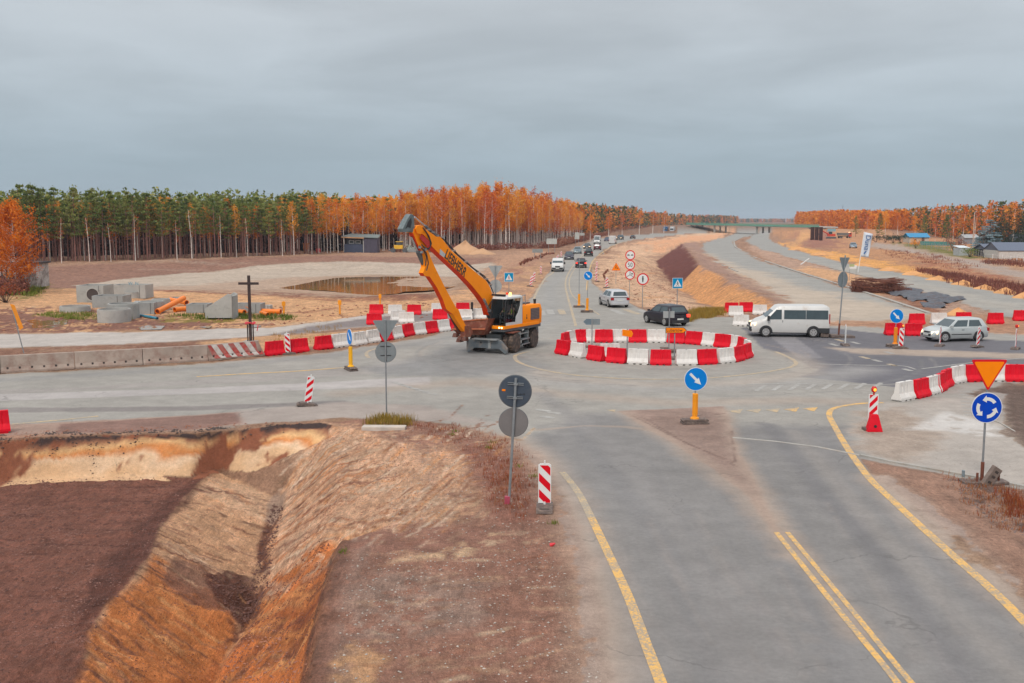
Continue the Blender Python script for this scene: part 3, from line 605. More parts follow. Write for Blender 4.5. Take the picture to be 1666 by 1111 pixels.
# ------------------------------------------------------------------ relief
CR[s][..., 3] = np.where(onf, .22, CR[s][..., 3])
wm = (CR[..., 3] > .3)[..., None]; CR[..., :3] = np.where(wm, CR[..., :3] * np.array([1.08, .95, .84]), CR[..., :3])
amp = np.clip(CR[..., 3], 0, 1.3)
amp = np.where(amp < .12, 0, amp)
edge = np.clip(GY / 40, 1, 6)
str1 = fbm(GX * 1.1, GY * 2.2 - GX * .5, 41, 4)
rel = amp * (.045 * fbm(GX * .8, GY * .8, 5, 4) * edge + .028 * fbm(GX * 3.5, GY * 3.5, 15, 4) + .03 * str1 + .016 * np.abs(NW3) + .010 * fbm(GX * 13, GY * 13, 19, 2))
s = (GY < 36) & (GZ < -.02)
vv_ = GX * .85 - GY * .53; uu_ = GX * .53 + GY * .85; gul = 1.2 - 2.6 * np.abs(fbm(vv_ * 2.2, uu_ * .45, 61, 4)) + .8 * fbm(GX * 11, GY * 11, 63, 2)
rel = rel + np.where(s & (GX > -9.6), .06 * gul * amp, 0) + np.where(s & (GX <= -9.6) & (GZ > -1.25), .06 * fbm(GX * 1.1, GY * .3, 67, 4) * amp, 0)
clod = np.clip(fbm(GX * 7, GY * 7, 71, 2) - .25, 0, 1)
rel = rel + np.where(CR[..., 3] > .98, .10 * clod, 0)
s = slice(0, int(np.searchsorted(ys, 200))); rel[s] *= smooth(sdist(pw(ROAD), GX[s], GY[s]) / .5)
GZ = GZ + rel
far = np.clip((GY - 60) / 80, 0, 1)
GZ = GZ + np.where((amp > .6) & (GY > 60) & (CLS == 0), far * np.clip((420 - GY) / 160, 0, 1) * .22 * np.clip(NW1 * .6 + NW2, -1, 1), 0)
GZ[CLS == 1] = 0.0
rb = GY > 420; GZ[rb & (np.abs(GZ) < .8)] = 0.0
def gz(x, y):                         # height of the finished ground
    i = int(np.clip(np.searchsorted(ys, y) - 1, 0, NR - 2)); sx = x / (y + 14); j = int(np.clip((sx + .72) / 1.44 * (NC - 1), 0, NC - 2))
    fy = (y - ys[i]) / (ys[i + 1] - ys[i]); fx = (sx + .72) / 1.44 * (NC - 1) - j
    return float((GZ[i, j] * (1 - fx) + GZ[i, j + 1] * fx) * (1 - fy) + (GZ[i + 1, j] * (1 - fx) + GZ[i + 1, j + 1] * fx) * fy)
def ground_material(name):
    m = bpy.data.materials.new(name); m.use_nodes = True; t = m.node_tree; b = t.nodes['Principled BSDF']; L = t.links.new
    def n_(ty, **k):
        q = t.nodes.new(ty)
        for a, v in k.items():
            if a in q.inputs: q.inputs[a].default_value = v
            else: setattr(q, a, v)
        return q
    at = n_('ShaderNodeAttribute', attribute_name='soil'); g = n_('ShaderNodeNewGeometry')
    def noise(sc, det=5, ro=.6):
        q = n_('ShaderNodeTexNoise'); q.inputs['Scale'].default_value = sc; q.inputs['Detail'].default_value = det; q.inputs['Roughness'].default_value = ro; L(g.outputs['Position'], q.inputs['Vector']); return q.outputs[0]
    def mr(i, a, b_, c, d):
        q = n_('ShaderNodeMapRange'); q.inputs['From Min'].default_value = a; q.inputs['From Max'].default_value = b_; q.inputs['To Min'].default_value = c; q.inputs['To Max'].default_value = d; L(i, q.inputs[0]); return q.outputs[0]
    def mul(a, b_):
        q = n_('ShaderNodeMath', operation='MULTIPLY'); L(a, q.inputs[0]); L(b_, q.inputs[1]); return q.outputs[0]
    def scale(c, f): v2 = n_('ShaderNodeVectorMath', operation='SCALE'); L(c, v2.inputs[0]); L(f, v2.inputs['Scale']); return v2.outputs[0]
    def mix(f, c, col): mi = n_('ShaderNodeMix', data_type='RGBA'); L(f, mi.inputs[0]); L(c, mi.inputs[6]); mi.inputs[7].default_value = (*col, 1); return mi.outputs[2]
    soil = mr(at.outputs['Alpha'], .12, .38, 0, 1); hard = mr(at.outputs['Alpha'], .12, .38, 1, 0)
    n9, n75, n42, n13 = noise(9, 6, .65), noise(75, 3, .8), noise(38, 3, .8), noise(1.3)
    def blend(x, y): q = n_('ShaderNodeMix', data_type='FLOAT'); L(soil, q.inputs[0]); L(x, q.inputs[2]); L(y, q.inputs[3]); return q.outputs[0]
    def layer(v, nf): return mul(mul(mr(n13, .35, .65, 1 - v, 1 + v), mr(n9, .35, .65, 1 - v * .9, 1 + v * .9)), mul(mr(nf, .35, .65, 1 - v * 1.4, 1 + v * 1.4), mr(noise(.22, 4), .35, .65, .92, 1.08)))
    out = scale(at.outputs['Color'], blend(layer(.08, n75), layer(.18, n42)))
    for sc_ in ((4.5, 1.1, 4.5), (17, 4.5, 17)):      # streaks raked and washed down the slopes
        mp = n_('ShaderNodeMapping'); mp.inputs['Rotation'].default_value = (0, 0, .52); mp.inputs['Scale'].default_value = sc_; L(g.outputs['Position'], mp.inputs[0])
        q = n_('ShaderNodeTexNoise'); q.inputs['Scale'].default_value = 1.0; q.inputs['Detail'].default_value = 6; q.inputs['Roughness'].default_value = .62; q.inputs['Distortion'].default_value = .6; L(mp.outputs[0], q.inputs['Vector'])
        f_ = n_('ShaderNodeMix', data_type='FLOAT'); f_.inputs[2].default_value = 1.0; L(mul(soil, at.outputs['Alpha']), f_.inputs[0]); L(mr(q.outputs[0], .38, .64, .84, 1.14), f_.inputs[3]); out = scale(out, f_.outputs[0])
    for sc_, sf in ((26, hard), (15, soil)):          # stones and light specks
        vo = n_('ShaderNodeTexVoronoi'); vo.inputs['Scale'].default_value = sc_; L(g.outputs['Position'], vo.inputs['Vector']); se = n_('ShaderNodeSeparateXYZ'); L(vo.outputs['Color'], se.inputs[0])
        out = mix(mul(mul(mr(vo.outputs['Distance'], .10, .17, .55, 0), mr(se.outputs[0], .80, .86, 0, 1)), sf), out, (.36, .31, .27))
    out = mix(mul(soil, mul(mr(noise(5.5, 7, .75), .60, .70, 0, .55), mr(noise(.7, 3), .45, .6, .2, 1))), out, (.13, .065, .045))
    wv = n_('ShaderNodeTexVoronoi', feature='DISTANCE_TO_EDGE'); wv.inputs['Scale'].default_value = .16; wn = n_('ShaderNodeTexNoise'); wn.inputs['Scale'].default_value = .9; wn.inputs['Detail'].default_value = 6; L(g.outputs['Position'], wn.inputs['Vector'])
    wa = n_('ShaderNodeVectorMath', operation='MULTIPLY_ADD'); wa.inputs[1].default_value = (2.2, 2.2, 0); L(wn.outputs['Color'], wa.inputs[0]); L(g.outputs['Position'], wa.inputs[2]); L(wa.outputs[0], wv.inputs['Vector'])
    out = mix(mul(hard, mul(mr(wv.outputs['Distance'], .0015, .005, .32, 0), mr(noise(.35, 2), .5, .56, 0, 1))), out, (.07, .065, .06))
    L(out, b.inputs['Base Color']); b.inputs['Roughness'].default_value = .86; b.inputs['Specular IOR Level'].default_value = .25
    bp = n_('ShaderNodeBump'); bp.inputs['Strength'].default_value = .9; L(mr(at.outputs['Alpha'], .12, .5, .005, .09), bp.inputs['Distance'])
    hh = n_('ShaderNodeMath', operation='ADD'); L(noise(24, 4, .7), hh.inputs[0]); L(noise(6, 5), hh.inputs[1]); L(hh.outputs[0], bp.inputs['Height']); L(bp.outputs[0], b.inputs['Normal'])
    return m
M_SOIL = M_ASPH = ground_material('ground_surface')
def ground_object(name, sel, material):
    idx = np.arange(NR * NC).reshape(NR, NC)
    q = np.stack([idx[:-1, :-1], idx[:-1, 1:], idx[1:, 1:], idx[1:, :-1]], -1)[sel]
    used, inv = np.unique(q.ravel(), return_inverse=True)
    me = bpy.data.meshes.new(name); me.vertices.add(len(used)); co = np.stack([GX.ravel()[used], GY.ravel()[used], GZ.ravel()[used]], -1).astype(np.float32)
    me.vertices.foreach_set('co', co.ravel()); nf = len(q)
    me.loops.add(nf * 4); me.loops.foreach_set('vertex_index', inv.astype(np.int32).ravel())
    me.polygons.add(nf); me.polygons.foreach_set('loop_start', (np.arange(nf) * 4).astype(np.int32)); me.polygons.foreach_set('loop_total', np.full(nf, 4, np.int32))
    me.update(calc_edges=True); me.polygons.foreach_set('use_smooth', np.ones(nf, bool))
    ca = me.color_attributes.new('soil', 'FLOAT_COLOR', 'POINT'); c4 = np.ones((len(used), 4), np.float32); c4[:, :] = CR.reshape(-1, 4)[used]; ca.data.foreach_set('color', c4.ravel())
    me.materials.append(material); o = bpy.data.objects.new(name, me); COL.objects.link(o); return tag(o, kind='structure')
cq = CLS[:-1, :-1]
ground_object('ground', cq == 0, M_SOIL)
ground_object('road', cq == 1, M_ASPH)
ground_object('new_carriageway', cq == 2, M_ASPH)
# ------------------------------------------------------------------ painted markings (sheets 4-5 mm above the road)
def marking_mat(name, col, wear):
    m = bpy.data.materials.new(name); m.use_nodes = True; t = m.node_tree; b = t.nodes['Principled BSDF']; L = t.links.new
    g = t.nodes.new('ShaderNodeNewGeometry'); outs = []
    for sc in (2.0, 16.0):
        n = t.nodes.new('ShaderNodeTexNoise'); n.inputs['Scale'].default_value = sc; n.inputs['Detail'].default_value = 7; n.inputs['Roughness'].default_value = .7; L(g.outputs['Position'], n.inputs['Vector']); outs.append(n.outputs[0])
    a = t.nodes.new('ShaderNodeMath'); a.operation = 'ADD'; L(outs[0], a.inputs[0]); L(outs[1], a.inputs[1])
    r = t.nodes.new('ShaderNodeMapRange'); r.inputs['From Min'].default_value = 1.12 - wear * .42; r.inputs['From Max'].default_value = 1.32 - wear * .42; r.inputs['To Max'].default_value = .8; L(a.outputs[0], r.inputs[0])
    mi = t.nodes.new('ShaderNodeMix'); mi.data_type = 'RGBA'; mi.inputs[6].default_value = (*col, 1); mi.inputs[7].default_value = (.27, .25, .225, 1); L(r.outputs[0], mi.inputs[0]); L(mi.outputs[2], b.inputs['Base Color']); b.inputs['Roughness'].default_value = .8
    return m
YEL = marking_mat('yellow_road_paint', (.70, .40, .11), .50); YELW = marking_mat('worn_yellow_road_paint', (.58, .40, .20), .72); WHT = marking_mat('worn_white_road_paint', (.46, .44, .41), .78)
def ribbon(name, P, w, m, z=.006, world=False):
    pts = [Vector((p[0], p[1], 0)) for p in P] if world else [px(*p) for p in P]
    fine = []                         # Catmull-Rom so curves stay round
    for i in range(len(pts) - 1):
        p0 = pts[max(i - 1, 0)]; p1 = pts[i]; p2 = pts[i + 1]; p3 = pts[min(i + 2, len(pts) - 1)]
        for k in range(8):
            t = k / 8; fine.append(.5 * ((2 * p1) + (p2 - p0) * t + (2 * p0 - 5 * p1 + 4 * p2 - p3) * t * t + (3 * p1 - p0 - 3 * p2 + p3) * t ** 3))
    fine.append(pts[-1]); vs = []; fs = []
    for i, p in enumerate(fine):
        d = (fine[min(i + 1, len(fine) - 1)] - fine[max(i - 1, 0)]).normalized(); n = Vector((-d.y, d.x, 0)) * (w / 2)
        vs += [(p.x + n.x, p.y + n.y, z), (p.x - n.x, p.y - n.y, z)]
        if i: fs.append((2 * i - 2, 2 * i - 1, 2 * i + 1, 2 * i))
    b = MB(); b.add(vs, fs); return tag(b.build(name, m), kind='structure')
ribbon('road_marking', [(962, 842), (992, 905), (1022, 970), (1052, 1050), (1082, 1130), (1110, 1220)], .20, YEL)
ribbon('road_marking', [(915, 768), (940, 800), (962, 842)], .20, YELW)
ribbon('road_marking', [(1263, 866), (1310, 925), (1370, 1000), (1440, 1085), (1500, 1165)], .13, YEL)
ribbon('road_marking', [(1281, 866), (1330, 925), (1392, 1000), (1465, 1090), (1530, 1165)], .12, YEL, .0062)
ribbon('road_marking', [(1437, 655), (1395, 657), (1358, 664), (1349, 674), (1357, 692), (1378, 728), (1412, 775), (1450, 812), (1500, 858), (1560, 912), (1625, 970), (1700, 1045), (1790, 1130)], .22, YEL)
_c = px(1064, 577)
_r1 = px(1293, 594)
ribbon('road_marking', [(860, 572), (838, 579), (850, 592), (905, 606), (980, 614), (1064, 617), (1150, 615), (1225, 608), (1275, 600), (1294, 593), (1290, 585), (1262, 572)], .22, YELW)
ribbon('road_marking', [(320, 613), (400, 608), (480, 604), (560, 598)], .2, YEL)
ribbon('road_marking', [(20, 690), (90, 684), (160, 677)], .2, YELW)
ribbon('road_marking', [(600, 582), (596, 575), (606, 569), (640, 560)], .2, YELW)
ribbon('road_marking', [(868, 487), (876, 470), (888, 452), (900, 443), (914, 425), (925, 412), (945, 400)], .22, YELW)
ribbon('road_marking', [(955, 472), (957, 450), (962, 430), (968, 421), (984, 408), (1006, 396), (1030, 390), (1062, 386)], .22, YEL)
ribbon('road_marking', [(937, 531), (930, 505), (923, 480), (920, 462), (924, 446), (936, 428), (950, 413)], .2, YELW)
ribbon('road_marking', [(975, 512), (945, 492), (930, 478), (926, 460), (930, 446), (942, 428), (955, 413), (975, 400)], .14, YELW, .0062)
for k in range(5):                                # stop triangles
    x = 1183 + k * 30.5; y = 669 - k * .9; a, b_, c = px(x, y - .5), px(x + 26, y - 3.2), px(x + 20, y + 4)
    b = MB(); b.add([(a.x, a.y, .006), (b_.x, b_.y, .006), (c.x, c.y, .006)], [(0, 1, 2)]); tag(b.build('road_marking', YEL if k > 2 else YELW), kind='structure')
b = MB(); a, b_, c = px(986, 667), px(1003, 666), px(1000, 670); b.add([(a.x, a.y, .006), (b_.x, b_.y, .006), (c.x, c.y, .006)], [(0, 1, 2)]); tag(b.build('road_marking', YELW), kind='structure')
for k in range(8):                                # hatching in front of the east leg
    x = 1230 + k * 27; ribbon('road_marking', [(x, 636 - k * .6), (x + 15, 627 - k * .6)], .2, WHT)
for k, (x, y) in enumerate(((1360, 552), (1385, 556), (1420, 585), (1445, 592), (1470, 600), (1500, 616), (1525, 618), (1350, 559), (1440, 572), (1400, 580), (1520, 634))):
    ribbon('road_marking', [(x, y), (x + 13, y + 3.5)], .3, WHT if k % 3 else YELW)
ribbon('road_marking', [(1330, 592), (1400, 594), (1465, 595), (1490, 601)], .14, WHT)
ribbon('road_marking', [(1215, 625), (1330, 624), (1420, 626), (1500, 622)], .14, WHT, .0062)
ribbon('road_marking', [(1500, 600), (1600, 588), (1700, 580)], .14, WHT)
for (x, y) in ((995, 503.5), (1018, 503.5), (1040, 504), (894, 503.5), (912, 503.5), (880, 505)):    # zebra stripes
    a = px(x, y); b = MB(); ln = 4.2; sl = .12 if x > 950 else 0
    b.add([(a.x - .28, a.y, .006), (a.x + .28, a.y, .006), (a.x + .28 + .25 * ln * sl * 4, a.y - ln, .006), (a.x - .28 + .25 * ln * sl * 4, a.y - ln, .006)], [(0, 1, 2, 3)])
    tag(b.build('zebra_stripe', YELW if x in (1018, 912) else WHT), kind='structure')
for i in range(5): ribbon('road_marking', [(640 + i * 12, 622 + i * 4), (655 + i * 14, 626 + i * 4)], .22, WHT)
for x, y in ((872, 666), (890, 670), (880, 677)): ribbon('road_marking', [(x, y), (x + 22, y + 3)], .3, WHT, .0055)
for i in range(8): ribbon('road_marking', [(1558 + i * 1.5, 636 + i * 5.5), (1582 + i * 2, 636 + i * 5.5 + 2)], .16, WHT, .0055)
# kerbs
def kerb(P, w, h, m, name='kerb', seg=None):
    pts = [px(*p) for p in P]; out = []
    for a, b_ in zip(pts[:-1], pts[1:]):
        d = (b_ - a); Ln = d.length; d.normalize(); nn = Vector((-d.y, d.x, 0)) * w / 2; b = MB()
        b.add([a - nn, b_ - nn, b_ + nn, a + nn] + [q + Vector((0, 0, h)) for q in (a - nn, b_ - nn, b_ + nn, a + nn)], [(3, 2, 1, 0), (4, 5, 6, 7), (0, 1, 5, 4), (1, 2, 6, 5), (2, 3, 7, 6), (3, 0, 4, 7)])
        out.append(b)
    B = MB()
    for q in out: B.add(q.v, q.f)
    return tag(B.build(name, m), kind='structure')
KM = mat('kerb_concrete', (.36, .335, .30), .85, var=.2, scale=2, grime=DUSTC, gs=.3)
kerb([(1212, 384), (1194, 393), (1196, 402), (1227, 419), (1294, 441.6), (1370, 465), (1440, 487), (1512, 511)], .35, .14, KM)
kerb([(1240, 406), (1294, 422), (1362, 439), (1480, 468)], .25, .10, KM)
kerb([(1129, 404), (1136, 414), (1165, 427), (1200, 442)], .25, .08, KM)
kerb([(1192, 712), (1260, 718), (1330, 727), (1400, 741)], .12, .012, KM, 'flush_kerb')
kerb([(1400, 741), (1450, 752), (1540, 768), (1610, 781), (1700, 799)], .13, .05, KM)
kerb([(1610, 681), (1630, 690), (1655, 705)], .06, .03, KM)
# ================================================================== VEGETATION
def leaf_mat(name, cols, trans=.35, var=.25, ow=.5):
    m = bpy.data.materials.new(name); m.use_nodes = True; t = m.node_tree; L = t.links.new; b = t.nodes['Principled BSDF']; b.inputs['Roughness'].default_value = .75; b.inputs['Specular IOR Level'].default_value = .2
    a = t.nodes.new('ShaderNodeAttribute'); a.attribute_name = 'leaf'; se = t.nodes.new('ShaderNodeSeparateXYZ'); L(a.outputs['Color'], se.inputs[0])
    oi = t.nodes.new('ShaderNodeObjectInfo'); ad = t.nodes.new('ShaderNodeMath'); ad.operation = 'MULTIPLY_ADD'; ad.inputs[1].default_value = 1 - ow; L(se.outputs[0], ad.inputs[0])
    ml = t.nodes.new('ShaderNodeMath'); ml.operation = 'MULTIPLY'; ml.inputs[1].default_value = ow; L(oi.outputs['Random'], ml.inputs[0]); L(ml.outputs[0], ad.inputs[2])
    r = t.nodes.new('ShaderNodeValToRGB'); e = r.color_ramp; e.elements[0].color = (*cols[0], 1); e.elements[0].position = .12; e.elements[1].color = (*cols[-1], 1); e.elements[1].position = .88
    for i, c in enumerate(cols[1:-1]): q = e.elements.new(.12 + .76 * (i + 1) / (len(cols) - 1)); q.color = (*c, 1)
    L(ad.outputs[0], r.inputs[0]); L(r.outputs[0], b.inputs['Base Color'])
    tr = t.nodes.new('ShaderNodeBsdfTranslucent'); L(r.outputs[0], tr.inputs[0]); mx = t.nodes.new('ShaderNodeMixShader'); mx.inputs[0].default_value = trans
    L(b.outputs[0], mx.inputs[1]); L(tr.outputs[0], mx.inputs[2]); L(mx.outputs[0], t.nodes['Material Output'].inputs[0]); return m
LM = dict(
    birch=leaf_mat('orange_birch_leaves', [(.46, .11, .020), (.70, .20, .022), (.82, .30, .028), (.84, .40, .045)]),
    birchy=leaf_mat('golden_birch_leaves', [(.60, .20, .025), (.78, .32, .03), (.82, .44, .06)]),
    rust=leaf_mat('russet_leaves', [(.40, .075, .025), (.62, .13, .03), (.62, .20, .05)]),
    pine=leaf_mat('pine_needles', [(.05, .085, .026), (.12, .165, .038), (.21, .235, .055), (.28, .26, .075)], .15),
    spruce=leaf_mat('dark_spruce_needles', [(.012, .026, .020), (.028, .048, .032), (.045, .07, .045)], .1),
    blue=leaf_mat('blue_spruce_needles', [(.13, .19, .21), (.24, .33, .36), (.34, .44, .48)], .1),
    brush=leaf_mat('dry_brush', [(.16, .06, .05), (.27, .10, .07), (.36, .18, .11)], .2),
    grass=leaf_mat('dry_grass', [(.18, .15, .03), (.34, .22, .04), (.42, .22, .05)], .25),
    green=leaf_mat('green_grass', [(.07, .10, .015), (.16, .20, .03), (.24, .24, .04)], .25),
    red=leaf_mat('red_weeds', [(.16, .035, .02), (.30, .07, .03), (.34, .15, .05)], .25),
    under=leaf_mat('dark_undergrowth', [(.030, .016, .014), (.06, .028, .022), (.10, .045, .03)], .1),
    mixed=leaf_mat('mixed_autumn_foliage', [(.04, .07, .03), (.09, .12, .035), (.20, .18, .045), (.55, .21, .04), (.76, .30, .04), (.62, .17, .04)], .25, ow=.08))
TM = dict(birch=mat('white_birch_bark', (.72, .64, .57), .8, var=.2, scale=1.2, grime=(.14, .09, .07), gs=.2),
          pine=mat('reddish_pine_bark', (.26, .12, .095), .9, var=.3, scale=1.5), dark=mat('dark_bark', (.085, .05, .042), .9, var=.3, scale=1.5),
          twig=mat('grey_twigs', (.20, .13, .11), .9, var=.2))
class Leaves:
    def __init__(s): s.c = []; s.s = []; s.v = []
    def blob(s, c, r, n, size, tone=.5, flat=1.0):
        p = RNG.normal(0, 1, (n, 3)) * np.array([r, r, r * flat]) * .55 + np.array(c)
        s.c.append(p); s.s.append(size * RNG.uniform(.6, 1.35, n)); s.v.append(np.clip(tone + RNG.normal(0, .16, n), 0, 1))
    def mesh(s, name, m, up=0.0, slim=.7):
        c = np.concatenate(s.c); z = np.concatenate(s.s); v = np.concatenate(s.v); n = len(c)
        a = RNG.normal(0, 1, (n, 3)); a[:, 2] += up * 2; a /= np.linalg.norm(a, axis=1)[:, None]
        b = np.cross(a, RNG.normal(0, 1, (n, 3))); b /= np.linalg.norm(b, axis=1)[:, None]
        z = z[:, None]; V4 = np.stack([c - a * z * .5, c + b * z * slim * .5, c + a * z * .5, c - b * z * slim * .5], 1).reshape(-1, 3)
        me = bpy.data.meshes.new(name); me.vertices.add(n * 4); me.vertices.foreach_set('co', V4.astype(np.float32).ravel())
        me.loops.add(n * 4); me.loops.foreach_set('vertex_index', np.arange(n * 4, dtype=np.int32)); me.polygons.add(n)
        me.polygons.foreach_set('loop_start', (np.arange(n) * 4).astype(np.int32)); me.polygons.foreach_set('loop_total', np.full(n, 4, np.int32)); me.update(calc_edges=True)
        ca = me.color_attributes.new('leaf', 'FLOAT_COLOR', 'POINT'); c4 = np.ones((n * 4, 4), np.float32); c4[:, :3] = np.repeat(v, 4)[:, None]; ca.data.foreach_set('color', c4.ravel())
        me.materials.append(m); return me
def limb(b, pts, r0, r1, n=5):
    k = len(pts) - 1
    for i in range(k): b.tube(pts[i], pts[i + 1], r0 + (r1 - r0) * i / k, r0 + (r1 - r0) * (i + 1) / k, n, cap=False)
def birch(H, leafm, dens=1.0, cw=.15, base=.34, lean=.03, lsize=.30, seed=0):
    r = random.Random(seed); b = MB(); lx, ly = r.uniform(-lean, lean) * H, r.uniform(-lean, lean) * H
    path = [(0, 0, -.3)] + [(lx * t * t + r.uniform(-.05, .05), ly * t * t, H * t) for t in (.2, .4, .6, .8, .97)]
    limb(b, path, .032 + H * .0064, .02, 6); lv = Leaves()
    nb = int(30 * dens)
    for i in range(nb):
        t = base + (.99 - base) * (i + r.random()) / nb; t = min(t, .985); an = r.uniform(0, 6.28)
        env = math.sin(math.pi * min(1, max(.12, (t - base + .12) / (1.1 - base)))) ** .7
        L = H * cw * env * r.uniform(.6, 1.25); c0 = Vector((lx * t * t, ly * t * t, H * t)); tip = c0 + Vector((math.cos(an) * L, math.sin(an) * L, L * r.uniform(.1, .9)))
        b.tube(c0, tip, .012 + H * .0013, .008, 3, cap=False)
        tone = r.uniform(.15, .95)
        for k in range(3):
            q = c0.lerp(tip, .45 + .3 * k); lv.blob((q.x, q.y, q.z - r.uniform(0, .05) * H * .3), H * .032 * (1 + cw * 2), int(11 * dens) + 2, lsize, tone, 1.5)
    for i in range(r.randint(2, 5)):
        t = r.uniform(.12, base); an = r.uniform(0, 6.28); L = r.uniform(.4, 1.4); c0 = Vector((0, 0, H * t)); b.tube(c0, c0 + Vector((math.cos(an) * L, math.sin(an) * L, L * .4)), .02, .005, 3, cap=False)
    return b.mesh('trunk', TM['birch'], True), lv.mesh('crown', leafm, slim=.75)
def pine(H, seed=0, base=.48, cw=.16, dens=1.0, trunk='pine', leafm=None):
    r = random.Random(seed); b = MB(); lx = r.uniform(-.025, .025) * H; ly = r.uniform(-.02, .02) * H
    limb(b, [(0, 0, -.3)] + [(lx * t * t, ly * t * t, H * t) for t in (.25, .5, .75, .98)], .04 + H * .0075, .03, 6); lv = Leaves()
    nw = int((1 - base) * H / .85)
    for w in range(nw + 1):
        t = base + (1 - base) * w / nw; z = H * t; Lw = H * cw * (1.15 - ((t - base) / (1 - base)) ** 1.3) * r.uniform(.75, 1.1)
        for k in range(r.randint(4, 6)):
            an = r.uniform(0, 6.28); L = Lw * r.uniform(.6, 1.1); c0 = Vector((lx * t * t, ly * t * t, z)); up = .25 + .5 * (t - base)
            tip = c0 + Vector((math.cos(an) * L, math.sin(an) * L, L * up)); b.tube(c0, tip, .03, .008, 3, cap=False); tone = r.uniform(.15, .95)
            for s_ in (.5, .78, 1.02):
                q = c0.lerp(tip, s_); lv.blob(tuple(q), H * .028, int(7 * dens) + 1, .34, tone, .6)
    for i in range(12):                       # dead lower branches
        t = r.uniform(.15, base); an = r.uniform(0, 6.28); L = r.uniform(.5, 1.5); c0 = Vector((0, 0, H * t)); b.tube(c0, c0 + Vector((math.cos(an) * L, math.sin(an) * L, L * r.uniform(-.1, .5))), .016, .004, 3, cap=False)
    lv.blob((lx, ly, H * 1.01), .3, 14, .34, .7, 2)
    return b.mesh('trunk', TM[trunk], True), lv.mesh('crown', leafm or LM['pine'], up=.4, slim=.5)
def spruce(H, seed=0, m='spruce', cw=.24, dens=1.0, base=.06):
    r = random.Random(seed); b = MB(); limb(b, [(0, 0, -.2), (0, 0, H * .5), (0, 0, H)], .03 + H * .012, .02, 6); lv = Leaves(); nw = int(H / .42)
    for w in range(nw):
        t = base + (1 - base) * w / nw; z = H * t; Lw = H * cw * (1 - t) ** .75 + .12
        for k in range(int(5 + 5 * (1 - t))):
            an = r.uniform(0, 6.28); L = Lw * r.uniform(.7, 1.1); c0 = Vector((0, 0, z)); tip = c0 + Vector((math.cos(an) * L, math.sin(an) * L, -L * .12 + .1)); b.tube(c0, tip, .022, .006, 3, cap=False)
            tone = r.uniform(.1, .95); nk = max(2, int(L / .35))
            for s_ in range(nk):
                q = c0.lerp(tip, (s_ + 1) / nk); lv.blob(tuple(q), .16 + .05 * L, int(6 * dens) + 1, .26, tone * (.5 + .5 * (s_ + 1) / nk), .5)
    return b.mesh('trunk', TM['dark'], True), lv.mesh('crown', LM[m], up=.2, slim=.45)
def bush(Rr, Hh, m, n=900, seed=0, size=.16):
    r = random.Random(seed); b = MB(); lv = Leaves()
    for i in range(16):
        an = r.uniform(0, 6.28); L = Rr * r.uniform(.3, .95); tip = Vector((math.cos(an) * L, math.sin(an) * L, Hh * r.uniform(.45, .95))); b.tube((0, 0, -.1), tip, .03, .008, 3, cap=False)
        lv.blob(tuple(tip), Rr * .35, n // 16, size, r.uniform(.1, .95), .9)
    return b.mesh('stem', TM['dark'], True), lv.mesh('crown', m)
def plant(name, meshes, parts, label, cat, loc, rz=0, group=None, sc=1.0):
    t = thing(name, label, cat, loc, rz, group)
    for me, pn in zip(meshes, parts):
        o = bpy.data.objects.new(pn, me); COL.objects.link(o); o.parent = t
    t.scale = (sc,) * 3 if not isinstance(sc, tuple) else sc; return t
TP = ('trunk', 'crown')
P_PINE = [pine(12, i, random.uniform(.44, .56), .15 + .02 * (i % 3)) for i in range(6)]
P_BIR = [birch(14, LM['birch'], 1.0, .10 + .015 * (i % 3), .36 + .04 * (i % 3), seed=20 + i) for i in range(5)]
P_BIY = [birch(14, LM['birchy'], .9, .12, .42, seed=40 + i) for i in range(3)]
P_BIR2 = [birch(14, LM['rust'], .8, .11, .30, seed=50 + i) for i in range(3)]
P_BARE = [birch(13, LM['rust'], .22, .09, .45, .11, seed=60 + i) for i in range(2)]
P_SPR = [spruce(13, 70 + i) for i in range(2)]
def stand(name, protos, label, cat, group, n, path, depth, hpx, jit=.12, parts=TP):
    """n separate trees spread along a line (photo pixels of the forest edge) and back from it"""
    W_ = [px(*p) for p in path]; seg = [(b_ - a).length for a, b_ in zip(W_[:-1], W_[1:])]
    # spread evenly in viewing angle rather than in metres
    ang = [p.x / p.y for p in W_]; got = []
    for i in range(n):
        u = (i + random.random()) / n; a = ang[0] + (ang[-1] - ang[0]) * u
        k = next((k for k in range(len(ang) - 1) if (ang[k] <= a <= ang[k + 1]) or (ang[k + 1] <= a <= ang[k])), len(ang) - 2)
        f = (a - ang[k]) / (ang[k + 1] - ang[k] + 1e-9); Y = 1 / ((1 - f) / W_[k].y + f / W_[k + 1].y)
        Y += random.uniform(depth[0], depth[1]); X = a * Y
        yb = hpx[0][1] if len(hpx) == 1 else np.interp(833 + a * 1590, [h[0] for h in hpx], [h[1] for h in hpx])
        H = CAMH + (358 - yb) / FPX * Y; pr = random.choice(protos); ph = 14 if pr not in P_PINE + P_SPR + P_BARE else (12 if pr in P_PINE else 13)
        sc = max(.35, H * random.uniform(1 - jit, 1 + jit * .5) / ph)
        got.append((833 + a * FPX * 1.0, plant(name, pr, parts, label, cat, (X, Y, gz(X, Y) if abs(X) < .7 * Y else 0), random.uniform(0, 6.28), group, (sc * random.uniform(.85, 1.15), sc * random.uniform(.85, 1.15), sc))))
    STANDS.append((got, label))
TOPL = [(0, 316), (60, 318), (200, 324), (420, 332), (560, 326), (640, 325), (700, 318), (760, 314), (822, 308), (880, 322), (940, 338), (960, 345)]
EDGE_P = [(-60, 432), (60, 428), (180, 425), (300, 421), (430, 417), (520, 413), (640, 408)]
